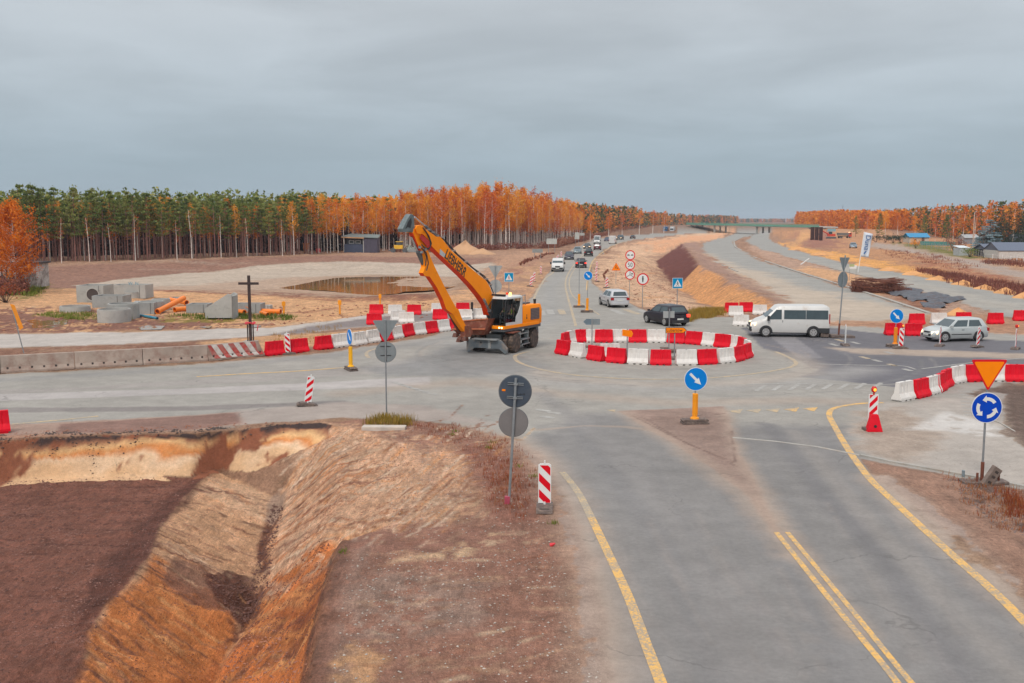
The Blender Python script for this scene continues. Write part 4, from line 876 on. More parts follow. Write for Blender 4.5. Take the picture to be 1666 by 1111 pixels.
LMK = [(-999, 60, 'over the near orange birch'), (60, 125, 'left of the tall concrete box'), (125, 180, 'over the tall concrete box'), (180, 240, 'over the pale concrete box'), (240, 300, 'over the slanting orange pipe'), (300, 345, 'over the low trough'), (345, 390, 'over the sloped headwall'), (390, 440, 'over the wayside cross'),
       (440, 490, 'left of the orange cabin'), (490, 545, 'behind the white car'), (545, 585, 'behind the hut windows'), (585, 625, 'behind the hut side wall'), (625, 660, 'behind the yellow roller'), (660, 695, 'behind the boom tip'), (695, 735, 'left of the sand heap'), (735, 775, 'behind the sand heap peak'),
       (775, 815, 'behind the low sand spur'), (815, 850, 'over the excavator cab'), (850, 885, 'behind the low grey board'), (885, 915, 'behind the wide white board'), (915, 1200, 'by the tall grey-green board')]
ORD2 = 'first second third fourth fifth sixth seventh eighth ninth tenth eleventh twelfth thirteenth fourteenth fifteenth sixteenth seventeenth eighteenth nineteenth twentieth'.split()
ORD2 += ['twenty-' + o_ for o_ in ORD2[:9]] + ['thirtieth'] + ['thirty-' + o_ for o_ in ORD2[:9]]
STANDS = []
def relabel():
    for trees, word in STANDS:
        cnt = {}
        for x, t in sorted(trees, key=lambda q: q[0]):
            k = next((n for a, b_, n in LMK if a <= x < b_), LMK[-1][2]); c = cnt.get(k, 0); cnt[k] = c + 1
            t['label'] = ORD2[min(c, 38)] + ' from left of the ' + word + ' ' + k
stand('pine_tree', P_PINE, 'front-row pines', 'pine tree', 'pines at the edge of the left forest', 100, EDGE_P[:6], (0, 5), TOPL, .24)
stand('pine_tree', P_PINE, 'pines of the deeper rows', 'pine tree', 'pines deeper in the left forest', 100, EDGE_P[:6], (5, 18), TOPL, .22)
stand('birch_tree', P_BIY + P_BIR[:2], 'golden birches among pines', 'birch tree', 'birches among the pines', 24, [(60, 428), (200, 424), (330, 420), (480, 416)], (1, 12), TOPL, .14)
stand('bare_birch_tree', P_BARE, 'bare leaning birches', 'birch tree', 'bare birches before the pines', 9, [(70, 430), (200, 425), (300, 422), (470, 416)], (-1.5, 0), [(0, 345)], .2)
stand('birch_tree', P_BIR + P_BIY, 'slim orange birches', 'birch tree', 'birches behind the site hut', 56, [(455, 416), (560, 411), (680, 408)], (0, 30), TOPL, .27)
stand('birch_tree', P_BIR + P_BIR2 + P_BIY, 'tall grove birches', 'birch tree', 'birch grove beside the old road', 190, [(650, 409), (740, 406), (830, 405), (900, 399), (948, 391)], (0, 30), TOPL, .27)
stand('pine_tree', P_PINE, 'dark pines behind the birches', 'pine tree', 'pines among the hut birches', 12, [(470, 414), (640, 408)], (6, 24), TOPL, .12)
relabel()
# a solid wood behind the individual trees -----------------------------------
def forest_mass(name, pts, depth, H, n, m, label, tm='dark', csz=.8, low=.3, cat='forest', hv=.12):
    lv = Leaves(); b = MB()
    for i in range(n):
        u = random.random() * (len(pts) - 1); k = int(u); a, c = Vector(pts[k]), Vector(pts[k + 1]); p = a.lerp(c, u - k); d = random.uniform(0, depth); p = p + Vector((p.x, p.y, 0)).normalized() * d
        h = (H[0] + (H[1] - H[0]) * u / (len(pts) - 1)) * random.uniform(1 - hv, 1 + hv * .6); tone = random.random(); cr = h * .11
        b.tube((p.x, p.y, -.2), (p.x + random.uniform(-.3, .3), p.y, h * .9), .10, .03, 4, cap=False)
        for j in range(7):
            t = low + (1 - low) * (j + .5) / 7; w = math.sin(math.pi * min(1, (t - low + .15) / (1.15 - low))) ** .6
            lv.blob((p.x + random.gauss(0, cr * .6), p.y + random.gauss(0, cr * .6), h * t), cr * w + .1, 10, csz, tone, 1.1)
    me = lv.mesh(name, m); c = bpy.data.objects.new(name, me); COL.objects.link(c); tag(c, label, cat, kind='stuff')
    o = b.build(name + '_trunks', TM[tm]); tag(o, 'crowded thin ' + 'trunks inside ' + label.split(' ', 1)[1][:60].split(' behind')[0], cat, kind='stuff')
def thicket(name, pts, depth, H, n, m, label, size=.5, cat='undergrowth'):
    lv = Leaves()
    for i in range(n):
        u = random.random() * (len(pts) - 1); k = int(u); p = Vector(pts[k]).lerp(Vector(pts[k + 1]), u - k); p = p + Vector((p.x, p.y, 0)).normalized() * random.uniform(0, depth)
        z = gz(p.x, p.y); lv.blob((p.x, p.y, z + H * random.uniform(.1, .8)), H * .35, 14, size, random.random(), 1.0)
    o = bpy.data.objects.new(name, lv.mesh(name, m, up=.5)); COL.objects.link(o); return tag(o, label, cat, kind='stuff')
pl = lambda P, dy=0: [tuple(px(*p) * 1.0 + Vector((0, dy, 0))) for p in P]
forest_mass('pine_forest', pl([(-160, 430), (60, 425), (300, 418), (520, 411)], 16), 60, (12.0, 13.2), 520, LM['pine'], 'dense green pine wood behind the basin', low=.45, csz=.75, hv=.22)
forest_mass('birch_forest', pl([(440, 414), (560, 408), (680, 405), (830, 400), (945, 388)], 26), 60, (13.0, 15.5), 420, LM['birch'], 'dense orange birch wood behind the grove trees', low=.3, csz=.8)
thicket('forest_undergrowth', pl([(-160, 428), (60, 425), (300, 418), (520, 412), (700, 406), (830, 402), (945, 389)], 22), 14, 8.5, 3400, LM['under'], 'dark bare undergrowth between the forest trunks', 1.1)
thicket('roadside_scrub', pl([(640, 411), (760, 409), (880, 405), (940, 395), (990, 382)], 0), 5, 1.6, 700, LM['brush'], 'low russet scrub along the foot of the birch grove', .35)
thicket('roadside_scrub', pl([(900, 404), (925, 398), (950, 391), (1000, 380), (1060, 374)], 0), 5, 2.2, 500, LM['brush'], 'brown brush on the bank beside the old road', .4)
# beyond the birch grove, up to the horizon
forest_mass('autumn_forest', pl([(935, 386), (985, 380), (1040, 375)]), 60, (14, 15), 260, LM['mixed'], 'mixed orange and green wood beyond the birch grove', low=.08, csz=1.3, hv=.25)
forest_mass('autumn_forest', pl([(1030, 374), (1080, 369.5), (1140, 367), (1200, 365)]), 160, (14, 14), 300, LM['mixed'], 'distant autumn wood left of the green bridge', low=.05, csz=2.2, hv=.2)
forest_mass('horizon_forest', [(px(950, 364).x * 1.0, px(950, 364).y, 0), tuple(px(1100, 362.5)), tuple(px(1300, 362.5)), tuple(px(1420, 364))], 400, (11, 11), 700, LM['mixed'], 'low line of woodland on the horizon above the bridge', low=.02, csz=3.6)
forest_mass('autumn_forest', pl([(1296, 372), (1345, 378), (1400, 381), (1480, 386)], 0), 80, (14, 11.5), 420, LM['birch'], 'orange wood behind the red excavator and truck', low=.06, csz=1.3, hv=.15)
forest_mass('autumn_forest', pl([(1400, 380), (1480, 384), (1560, 390), (1666, 398), (1780, 404)], 18), 60, (12, 12.5), 420, LM['mixed'], 'mixed autumn wood behind the houses on the right', low=.05, csz=.9, hv=.22)
# single trees on the right
def solo(name, meshes, label, cat, x, yb, yt, sc0, w=1.0, group=None, parts=TP, rz=None):
    p = hit(x, yb); H = atY(x, yt, p.y).z - p.z; s_ = H / sc0
    return plant(name, meshes, parts, label, cat, (p.x, p.y, gz(p.x, p.y)), random.uniform(0, 6) if rz is None else rz, group, (s_ * w, s_ * w, s_))
near_birch = birch(9, LM['birch'], 3.2, .26, .20, .02, .17, seed=5); near_birch2 = birch(9, LM['birch'], 3.0, .24, .16, .02, .17, seed=6)
solo('birch_tree', near_birch, 'bright orange spreading birch with forked white trunk, nearest the left edge', 'birch tree', 26, 478, 332, 9, 1.0)
solo('birch_tree', near_birch2, 'orange birch cut by the left edge of the photo', 'birch tree', -22, 474, 322, 9, 1.1)
solo('bush', bush(1.6, 3.2, LM['rust'], 900, 2, .14), 'russet bush hanging beside the near birch', 'bush', 44, 474, 425, 3.2, parts=('stem', 'crown'))
solo('bush', bush(1.3, 1.6, LM['red'], 500, 3, .13), 'dark red shrub under the near birch', 'bush', 10, 492, 464, 1.6, 1.5, parts=('stem', 'crown'))
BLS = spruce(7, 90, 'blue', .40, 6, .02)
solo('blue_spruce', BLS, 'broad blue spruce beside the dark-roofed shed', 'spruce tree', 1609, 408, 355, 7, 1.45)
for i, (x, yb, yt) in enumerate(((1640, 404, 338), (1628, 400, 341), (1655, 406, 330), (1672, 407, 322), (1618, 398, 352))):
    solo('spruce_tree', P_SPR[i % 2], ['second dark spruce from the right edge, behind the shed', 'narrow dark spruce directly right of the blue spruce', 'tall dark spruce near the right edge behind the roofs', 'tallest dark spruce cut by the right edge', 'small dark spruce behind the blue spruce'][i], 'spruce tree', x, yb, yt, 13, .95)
for i, (x, yb, yt, k, lb) in enumerate(((1521, 396, 362, 0, 'small scarlet tree right of the blue-roofed shed'), (1488, 391, 352, 1, 'orange-red birch behind the blue-roofed shed'), (1566, 397, 335, 2, 'tall thin birch with sparse russet crown in the middle of the right wood'),
                                        (1585, 399, 345, 3, 'orange birch left of the tall pole'), (1647, 402, 330, 4, 'tall orange birch above the dark spruces'), (1440, 388, 346, 5, 'orange birch behind the flag'), (1550, 396, 350, 6, 'russet birch behind the blue fence'),
                                        (1460, 389, 349, 7, 'orange-brown birch left of the blue-roofed shed'), (1410, 387, 348, 8, 'orange birch above the flag'), (1603, 398, 340, 9, 'amber birch directly behind the blue spruce'))):
    solo('birch_tree', (P_BIR2 + P_BIR)[(i * 3) % 8], lb, 'birch tree', x, yb, yt, 14, 1.25)
for i, (x, yb, yt, lb) in enumerate(((1430, 388, 349, 'round green pine behind the flag'), (1502, 391, 352, 'dark green pine right of the scarlet tree'), (1540, 394, 350, 'olive pine in the right wood'), (1392, 385, 352, 'dark pine right of the red truck'))):
    solo('pine_tree', pine(12, 200 + i, .15, .20, 1.4), lb, 'pine tree', x, yb, yt, 12, 1.1)
solo('bush', bush(1.2, 2.4, LM['birch'], 700, 8, .16), 'bright orange conical bush before the blue-roofed shed', 'bush', 1490, 404, 388, 2.4, parts=('stem', 'crown'))
solo('bush', bush(1.5, 2.2, LM['brush'], 600, 9, .16), 'brown hedge bush left of the white trailer', 'bush', 1553, 411, 388, 2.2, 1.2, parts=('stem', 'crown'))
solo('bush', bush(1.2, 1.6, LM['green'], 500, 10, .15), 'green round bush right of the white trailer', 'bush', 1578, 418, 404, 1.6, 1.3, parts=('stem', 'crown'))
for i, x in enumerate((1425, 1440, 1453, 1466)): solo('bush', bush(1.8, 2.6, LM['spruce'], 500, 12 + i, .25), ['dark hedge shrub', 'second dark hedge shrub', 'third dark hedge shrub', 'fourth dark hedge shrub'][i] + ' from the flag, left of the blue-roofed shed', 'bush', x, 394 + i * .6, 383, 2.6, 1.3, parts=('stem', 'crown'))
for i, (x, yb, yt, lb) in enumerate(((1080, 378, 342, 'pale orange birch beside the distant old road'), (1062, 379, 342, 'tall orange birch where the old road bends away'), (1040, 381, 342, 'orange birch right of the chimney'), (960, 392, 350, 'yellow-green birch at the end of the grove'), (990, 386, 352, 'red-orange birch behind the traffic queue'), (1012, 383, 350, 'russet birch left of the chimney'))):
    solo('birch_tree', (P_BIR + P_BIR2)[i], lb, 'birch tree', x, yb, yt, 14, 1.7)
# ground plants
def tufts(name, spots, m, label, H=.35, n=14, size=.02, spread=.3, cat='grass'):
    vs = []; tone = []
    for (x, y) in spots:
        z = gz(x, y)
        for k in range(n):
            a = random.uniform(0, 6.28); r = random.uniform(0, spread); bx, by = x + r * math.cos(a), y + r * math.sin(a); h = H * random.uniform(.4, 1.1); l = h * random.uniform(.1, .7); a2 = random.uniform(0, 6.28)
            w = size; dx, dy = -math.sin(a2) * w, math.cos(a2) * w; tx, ty = bx + l * math.cos(a2), by + l * math.sin(a2)
            vs += [(bx - dx, by - dy, z - .03), (bx + dx, by + dy, z - .03), (tx + dx * .3, ty + dy * .3, z + h), (tx - dx * .3, ty - dy * .3, z + h)]; tone += [random.random()] * 4
    me = bpy.data.meshes.new(name); me.from_pydata(vs, [], [(4 * i, 4 * i + 1, 4 * i + 2, 4 * i + 3) for i in range(len(vs) // 4)])
    ca = me.color_attributes.new('leaf', 'FLOAT_COLOR', 'POINT'); c4 = np.ones((len(vs), 4), np.float32); c4[:, :3] = np.array(tone)[:, None]; ca.data.foreach_set('color', c4.ravel())
    me.materials.append(m); o = bpy.data.objects.new(name, me); COL.objects.link(o); return tag(o, label, cat, kind='stuff')
def scat(P, n):
    pts = pw(P); xs = [p[0] for p in pts]; ysn = [p[1] for p in pts]; out = []
    while len(out) < n:
        x = np.array([random.uniform(min(xs), max(xs)) for _ in range(200)]); y = np.array([random.uniform(min(ysn), max(ysn)) for _ in range(200)])
        s_ = sdist(pts, x, y) < 0; out += list(zip(x[s_], y[s_]))
    return [(float(a), float(b_)) for a, b_ in out[:n]]
tufts('dry_grass', scat([(592, 690), (620, 681), (672, 682), (668, 693), (610, 696)], 90), LM['grass'], 'yellow dry grass round the foot of the yield sign post', .28, 14, .010, .25)
tufts('dry_grass', scat([(640, 688), (740, 690), (830, 716), (880, 770), (860, 850), (810, 845), (770, 740)], 190), LM['red'], 'sparse reddish weeds beside the sign post and warning board', .12, 8, .008, .22)
tufts('dry_grass', scat([(790, 760), (840, 740), (860, 850), (800, 830)], 60), LM['red'], 'rusty weeds at the foot of the leaning sign post', .12, 10, .008, .25)
tufts('green_tuft', [(px(x, y).x, px(x, y).y) for x, y in ((742, 702), (868, 776), (900, 852), (735, 708), (795, 730), (560, 897), (800, 720), (845, 760))], LM['green'], 'small green tufts on the brown verge', .10, 26, .012, .15)
tufts('dry_grass', scat([(1105, 520), (1125, 508), (1180, 505), (1175, 513), (1120, 524)], 260), LM['grass'], 'tall yellow grass behind the black hatchback', .42, 16, .02, .4)
tufts('dry_grass', scat([(1540, 772), (1620, 780), (1700, 815), (1720, 860), (1640, 870), (1580, 830)], 160), LM['red'], 'red-brown weeds on the gravel heap at the right edge', .12, 9, .009, .3)
tufts('dry_grass', scat([(1630, 800), (1700, 810), (1720, 850), (1650, 850)], 60), LM['red'], 'rusty weeds at the right edge behind the roundabout sign', .26, 12, .010, .3)
tufts('dry_grass', scat([(330, 520), (270, 513), (400, 511), (480, 514), (470, 520)], 120), LM['green'], 'green grass round the concrete units and orange pipes', .25, 12, .03, .5)
tufts('dry_grass', scat([(50, 513), (90, 508), (190, 512), (220, 520), (120, 522)], 90), LM['green'], 'green grass strip beside the puddle', .25, 12, .03, .5)
tufts('dry_grass', scat([(0, 482), (30, 462), (75, 466), (60, 482)], 120), LM['green'], 'green weeds under the near orange birch', .5, 12, .04, .6)
tufts('dry_grass', scat([(440, 545), (520, 531), (560, 530), (500, 560), (440, 568)], 50), LM['grass'], 'thin dry grass behind the red barriers', .2, 8, .015, .3)
thicket('brown_brush', pl([(990, 462), (982, 446), (990, 436)]), 4, .25, 20, LM['brush'], 'dry brush beside the striped boards of the old road', .25, 'brush')
thicket('brown_brush', pl([(845, 432), (880, 420), (902, 411)]), 8, .5, 60, LM['brush'], 'dry brush left of the old road', .3, 'brush')
thicket('brown_brush', pl([(-30, 486), (10, 480), (40, 478)]), 6, 1.6, 260, LM['brush'], 'bare brown brush under the near birches', .25, 'brush')
for P, n_, H_, lb in (([(1425, 404), (1520, 414), (1610, 436), (1560, 440), (1450, 420)], 150, .45, 'patchy russet weeds right of the white flag'), ([(1480, 436), (1560, 449), (1666, 467), (1730, 482), (1730, 497), (1640, 479), (1540, 459)], 520, .6, 'tall brown weeds on the bank beyond the new carriageway'), ([(1592, 424), (1660, 425), (1740, 437), (1740, 446), (1660, 435), (1600, 429)], 260, .65, 'brown weeds before the white garage wall')):
    tufts('brown_brush', scat(P, n_), LM['brush'], lb, H_, 9, .035, .7)
# stones and clods
def stones(name, spots, r0, r1, m, label, cat='stones'):
    v = []; f = []; base = [(1, 0, 0), (-1, 0, 0), (0, 1, 0), (0, -1, 0), (0, 0, 1), (0, 0, -1)]; fc = [(0, 2, 4), (2, 1, 4), (1, 3, 4), (3, 0, 4), (2, 0, 5), (1, 2, 5), (3, 1, 5), (0, 3, 5)]
    for x, y in spots:
        z = gz(x, y); r = r0 + (r1 - r0) * random.random() ** 3; k = len(v); a = random.uniform(0, 6.28); ca, sa = math.cos(a), math.sin(a)
        for (p, q, w) in base:
            s1 = r * random.uniform(.6, 1.2); X, Y = p * s1 * 1.3, q * s1; v.append((x + X * ca - Y * sa, y + X * sa + Y * ca, z + w * s1 * .6 + r * .2))
        f += [tuple(k + i for i in t) for t in fc]
    me = bpy.data.meshes.new(name); me.from_pydata(v, [], f); me.materials.append(m); o = bpy.data.objects.new(name, me); COL.objects.link(o); return tag(o, label, cat, kind='stuff')
SM1 = mat('pale_stone', (.42, .36, .31), .9, var=.3, scale=.8); SM2 = mat('dark_clod', (.12, .055, .042), .95, var=.3, scale=1); SM3 = mat('rust_stone', (.30, .13, .08), .95, var=.3, scale=1)
stones('stones', scat([(560, 900), (900, 880), (980, 1111), (540, 1111)], 1500), .006, .03, SM1, 'small pale stones strewn over the brown verge')
stones('stones', scat([(620, 690), (760, 700), (880, 780), (900, 880), (640, 880)], 1100), .006, .03, SM1, 'small stones on the ground round the sign post')
stones('clods', scat([(0, 765), (310, 765), (240, 900), (150, 1040), (0, 1111)], 2200), .008, .045, SM2, 'dark clods on the levelled topsoil')
def clumps(P, n, m_, sp):
    c = scat(P, n); return [(x + random.gauss(0, sp), y + random.gauss(0, sp)) for x, y in c for _ in range(m_)]
stones('clods', clumps([(470, 800), (520, 710), (700, 720), (740, 800), (640, 870), (520, 880), (450, 920)], 100, 15, .18), .006, .034, SM3, 'brown crumbs in patches on the raked slope')
stones('clods', clumps([(430, 960), (500, 900), (545, 890), (520, 1000), (500, 1111), (360, 1111)], 80, 26, .13), .006, .036, mat('dark_rust_clod', (.17, .06, .035), .95, var=.3, scale=1), 'dark rusty crumbs on the steep orange slope')
stones('clods', clumps([(190, 975), (250, 910), (380, 990), (350, 1100), (160, 1100)], 50, 22, .12), .005, .028, mat('dark_rust_clod', (.17, .06, .035), .95), 'dark rusty crumbs on the orange sand flank')
stones('clods', clumps([(265, 862), (345, 780), (430, 812), (425, 930), (300, 900)], 40, 20, .12), .005, .026, SM3, 'brown crumbs on the pale sand flank')
stones('clods', clumps([(0, 770), (320, 768), (240, 900), (140, 1060), (0, 1111)], 150, 24, .22), .006, .032, mat('brown_clod', (.26, .13, .10), .95, var=.3, scale=1), 'lighter brown clods scattered over the levelled topsoil')
stones('clods', clumps([(0, 707), (318, 698), (460, 690), (526, 690), (460, 697), (318, 706), (0, 717)], 60, 20, .10), .01, .05, mat('tar_crumb', (.07, .05, .045), .9), 'black crumbled asphalt along the top of the cut face')
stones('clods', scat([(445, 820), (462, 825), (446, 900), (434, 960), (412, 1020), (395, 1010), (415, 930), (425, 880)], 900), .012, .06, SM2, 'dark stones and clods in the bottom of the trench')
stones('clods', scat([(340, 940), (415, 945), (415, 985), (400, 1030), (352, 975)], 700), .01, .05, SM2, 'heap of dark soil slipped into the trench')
stones('clods', scat([(360, 1040), (440, 1000), (500, 1080), (480, 1111), (360, 1111)], 700), .01, .05, SM3, 'rusty clods at the near end of the trench')
stones('clods', scat([(180, 960), (300, 900), (400, 1000), (340, 1111), (160, 1111)], 500), .006, .03, SM3, 'rusty crumbs on the orange sand flank')
stones('stones', scat([(560, 700), (760, 720), (700, 850), (560, 870), (480, 800)], 600), .008, .035, SM3, 'brown crumbs on the pale sand slope')
stones('stones', scat([(1530, 775), (1680, 800), (1750, 900), (1620, 860)], 900), .01, .045, mat('grey_gravel', (.20, .15, .135), .9, var=.3, scale=1), 'dark gravel round the roundabout sign base')
stones('stones', scat([(1385, 665), (1450, 660), (1540, 720), (1640, 730), (1666, 790), (1440, 750)], 500), .006, .03, SM1, 'grit on the dusty pavement at the right')
stones('stones', scat([(0, 704), (520, 684), (500, 690), (0, 716)], 500), .01, .05, SM3, 'crumbled asphalt along the lip of the cut', 'rubble')
stones('clods', scat([(0, 500), (400, 500), (700, 490), (700, 520), (300, 535), (0, 540)], 900), .03, .16, SM3, 'clods on the rutted sandy site')
stones('clods', scat([(975, 440), (1080, 430), (1130, 505), (1040, 495)], 700), .03, .16, SM3, 'clods on the sand right of the old road')
# ================================================================== ROAD FURNITURE
ORD = ['first', 'second', 'third', 'fourth', 'fifth', 'sixth', 'seventh', 'eighth', 'ninth', 'tenth', 'eleventh', 'twelfth', 'thirteenth', 'fourteenth', 'fifteenth', 'sixteenth']
def drop(x, y): p = hit(x, y); return (p.x, p.y, gz(p.x, p.y))
# ---- plastic water barrier
def barrier_proto(m, cap, nm):
    t = thing('plastic_barrier', '', 'barrier'); b = MB(); secs = []
    prof = [(.235, .07), (.225, .16), (.125, .34), (.095, .60), (.085, .80)]
    def sec(x0, taperx):
        L_ = [(x0 * (1 - taperx * z), -w, z) for w, z in prof]; Rr = [(x0 * (1 - taperx * z), w, z) for w, z in reversed(prof)]
        return L_ + Rr
    xs = [-.57, -.50, -.42, -.40, -.30, -.28, -.16, -.14, -.04, -.02, .08, .10, .20, .22, .32, .34, .44, .50, .57]
    for i, x in enumerate(xs):
        groove = .022 if (3 <= i <= 15 and ((i - 3) // 2) % 2 == 0) else 0
        q = []
        for (w, z) in prof: q.append((x * (1 - .10 * z), -(w - (groove if .2 < z < .7 or z > .7 and False else 0)), z))
        for (w, z) in reversed(prof): q.append((x * (1 - .10 * z), (w - (groove if .2 < z < .7 else 0)), z))
        secs.append(q)
    b.loft(secs)
    for sx in (-.36, .0, .36):
        b.box((sx, 0, .037), (.26 if sx else .2, .44, .075))
    b.build('body', m, t, bevel=.008)
    c = MB(); c.lathe([(.045, 0), (.045, .02), (.03, .028)], (.0, 0, .80), n=10); c.build('filler_cap', cap, t)
    d = MB(); d.lathe([(.030, 0), (.030, .012)], (.545, -.0, .16), axis=(1, 0, 0), n=10); d.build('drain_plug', cap, t)
    return t
PR_R = barrier_proto(RED(), mat('dark_red_plastic', (.30, .01, .02), .5), 'red'); PR_W = barrier_proto(WHITE(), mat('grey_plastic', (.25, .24, .23), .6), 'white')
_used = {}
def barrier(c, p, rz, label, group, z=0, tilt=0, sx=1.0):
    pr = PR_R if c == 'R' else PR_W
    o = pr if c not in _used else dup(pr)
    _used[c] = 1; o['label'] = label; o['group'] = group
    o.location = (p[0], p[1], z); o.rotation_euler = (0, tilt, rz + random.uniform(-.03, .03)); o.scale = (sx, 1, 1); return o
CN = {'R': 'red', 'W': 'white'}
def chain(items, group, fmt, back=.22, sx=1.0):
    P = [px(x, y) for _, x, y in items]; cnt = {}
    for i, (c, x, y) in enumerate(items):
        a = P[max(0, i - 1)]; b_ = P[min(len(P) - 1, i + 1)]; d = (b_ - a).normalized(); ang = math.atan2(d.y, d.x)
        n = Vector((-d.y, d.x, 0)); n = n if n.y > 0 else -n; q = P[i] + n * back; k = cnt.get(c, 0); cnt[c] = k + 1
        barrier(c, q, ang, fmt.format(CN[c], ORD[min(k, 15)]), group, gz(q.x, q.y) - .01, 0, sx)
G1 = 'barrier ring of the roundabout'
chain([('R', 911, 577), ('W', 935, 581.5), ('R', 965, 587), ('R', 1000, 591), ('W', 1037, 593), ('R', 1075, 594.5), ('W', 1118, 594.5), ('R', 1153, 593.5), ('W', 1185, 591), ('R', 1206, 588), ('R', 1221, 583)], G1, '{1} {0} barrier from the left in the near side of the roundabout ring', sx=.98)
chain([('R', 917, 562), ('W', 928, 558), ('R', 943, 556.5), ('W', 962, 556), ('R', 982, 556.5), ('W', 1008, 556), ('R', 1037, 556.5), ('W', 1068, 556.5), ('R', 1101, 558), ('R', 1131, 560), ('W', 1158, 562.6), ('R', 1178, 565), ('W', 1197, 567), ('R', 1210, 571), ('W', 1219, 576)], G1, '{1} {0} barrier from the left in the far side of the roundabout ring', -.1)
barrier('W', px(992, 583), .15, 'white plastic barrier standing just inside the ring behind two red ones', G1, 0)
G2 = 'barrier row along the road left of the excavator'
chain([('R', 450, 578), ('R', 490, 574), ('R', 530, 569.5), ('W', 556, 566), ('W', 588, 562), ('W', 611, 558), ('R', 632, 554.5), ('W', 650, 551), ('R', 668, 547.5), ('W', 686, 544.5), ('R', 705, 542), ('W', 725, 539.5), ('R', 742, 537), ('W', 760, 535)], G2, '{1} {0} barrier from the left in the row between striped concrete block and excavator')
G3 = 'loose barriers across the dirt track'
for k, (c, x, y, a, lb) in enumerate((('R', 612.5, 511, 0, 'red plastic barrier farthest left in the back row across the dirt track'), ('R', 609, 528, .05, 'red plastic barrier directly in front of the leftmost back-row barrier'), ('W', 643, 512, .1, 'white plastic barrier beside the leftmost red one of the back row'),
        ('W', 661.5, 525, .05, 'white plastic barrier in the middle of the dirt track'), ('W', 648, 522, .4, 'white plastic barrier turned behind the yield sign back'), ('R', 674, 512, -.05, 'red plastic barrier in the back row left of the boom stick'), ('W', 713, 509, 0, 'white plastic barrier behind the lower boom stick'),
        ('R', 716, 520, 0, 'red plastic barrier half hidden behind the lower boom stick'), ('R', 753, 508.5, 0, 'red plastic barrier between boom and stick of the excavator'), ('W', 757, 520, 0, 'white plastic barrier behind the rusty bucket'), ('W', 779, 519, .1, 'white plastic barrier between the bucket and the cab'))):
    p = px(x, y); barrier(c, p, a, lb, G3, gz(p.x, p.y) - .01, 0, 1.0)
G4 = 'barrier row behind the roundabout sign'
chain([('W', 1478, 652), ('R', 1505, 647), ('W', 1525, 641.5), ('R', 1537, 637), ('R', 1547, 630), ('W', 1565, 623.5), ('R', 1592, 621.5), ('W', 1626, 621), ('R', 1656, 621.5), ('R', 1694, 622)], G4, '{1} {0} barrier from the left in the curved row behind the roundabout sign')
G5 = 'barriers at the sandy crossing'
for c, x, y, a, z, lb in (('R', 1453, 545, .1, 0, 'red plastic barrier directly left of the yellow bollard on the right'), ('R', 1486, 546, 0, 0, 'red plastic barrier touching the nose of the silver hatchback'), ('R', 1491, 529, .05, 0, 'red plastic barrier on the sand above the blue arrow sign on the right'),
        ('W', 1527, 528, 0, 0, 'white plastic barrier behind the bonnet of the silver hatchback'), ('R', 1567, 527, 0, 0, 'red plastic barrier behind the roof of the silver hatchback'), ('R', 1619, 528, .06, 0, 'lone red plastic barrier on the sand right of the silver hatchback'),
        ('R', 1661, 523, -.06, 0, 'lone red plastic barrier at the right edge on the sand'), ('R', 1190, 506.5, 0, 0, 'left one of two red barriers behind the white blocks left of the van'), ('R', 1213.6, 507, 0, 0, 'right one of two red barriers behind the white blocks left of the van'),
        ('W', 1197, 514, 0, 0, 'white plastic barrier in front of the two red ones left of the van'), ('W', 1236, 512, -.1, 0, 'white plastic barrier behind the windscreen of the white van'), ('W', 1206, 530, -.5, 0, 'white plastic barrier turned askew before the bonnet of the white van'), ('R', -12, 705, .5, 0, 'red plastic barrier cut by the left edge of the photo')):
    p = px(x, y); barrier(c, p, a, lb, G5, gz(p.x, p.y) - .01)
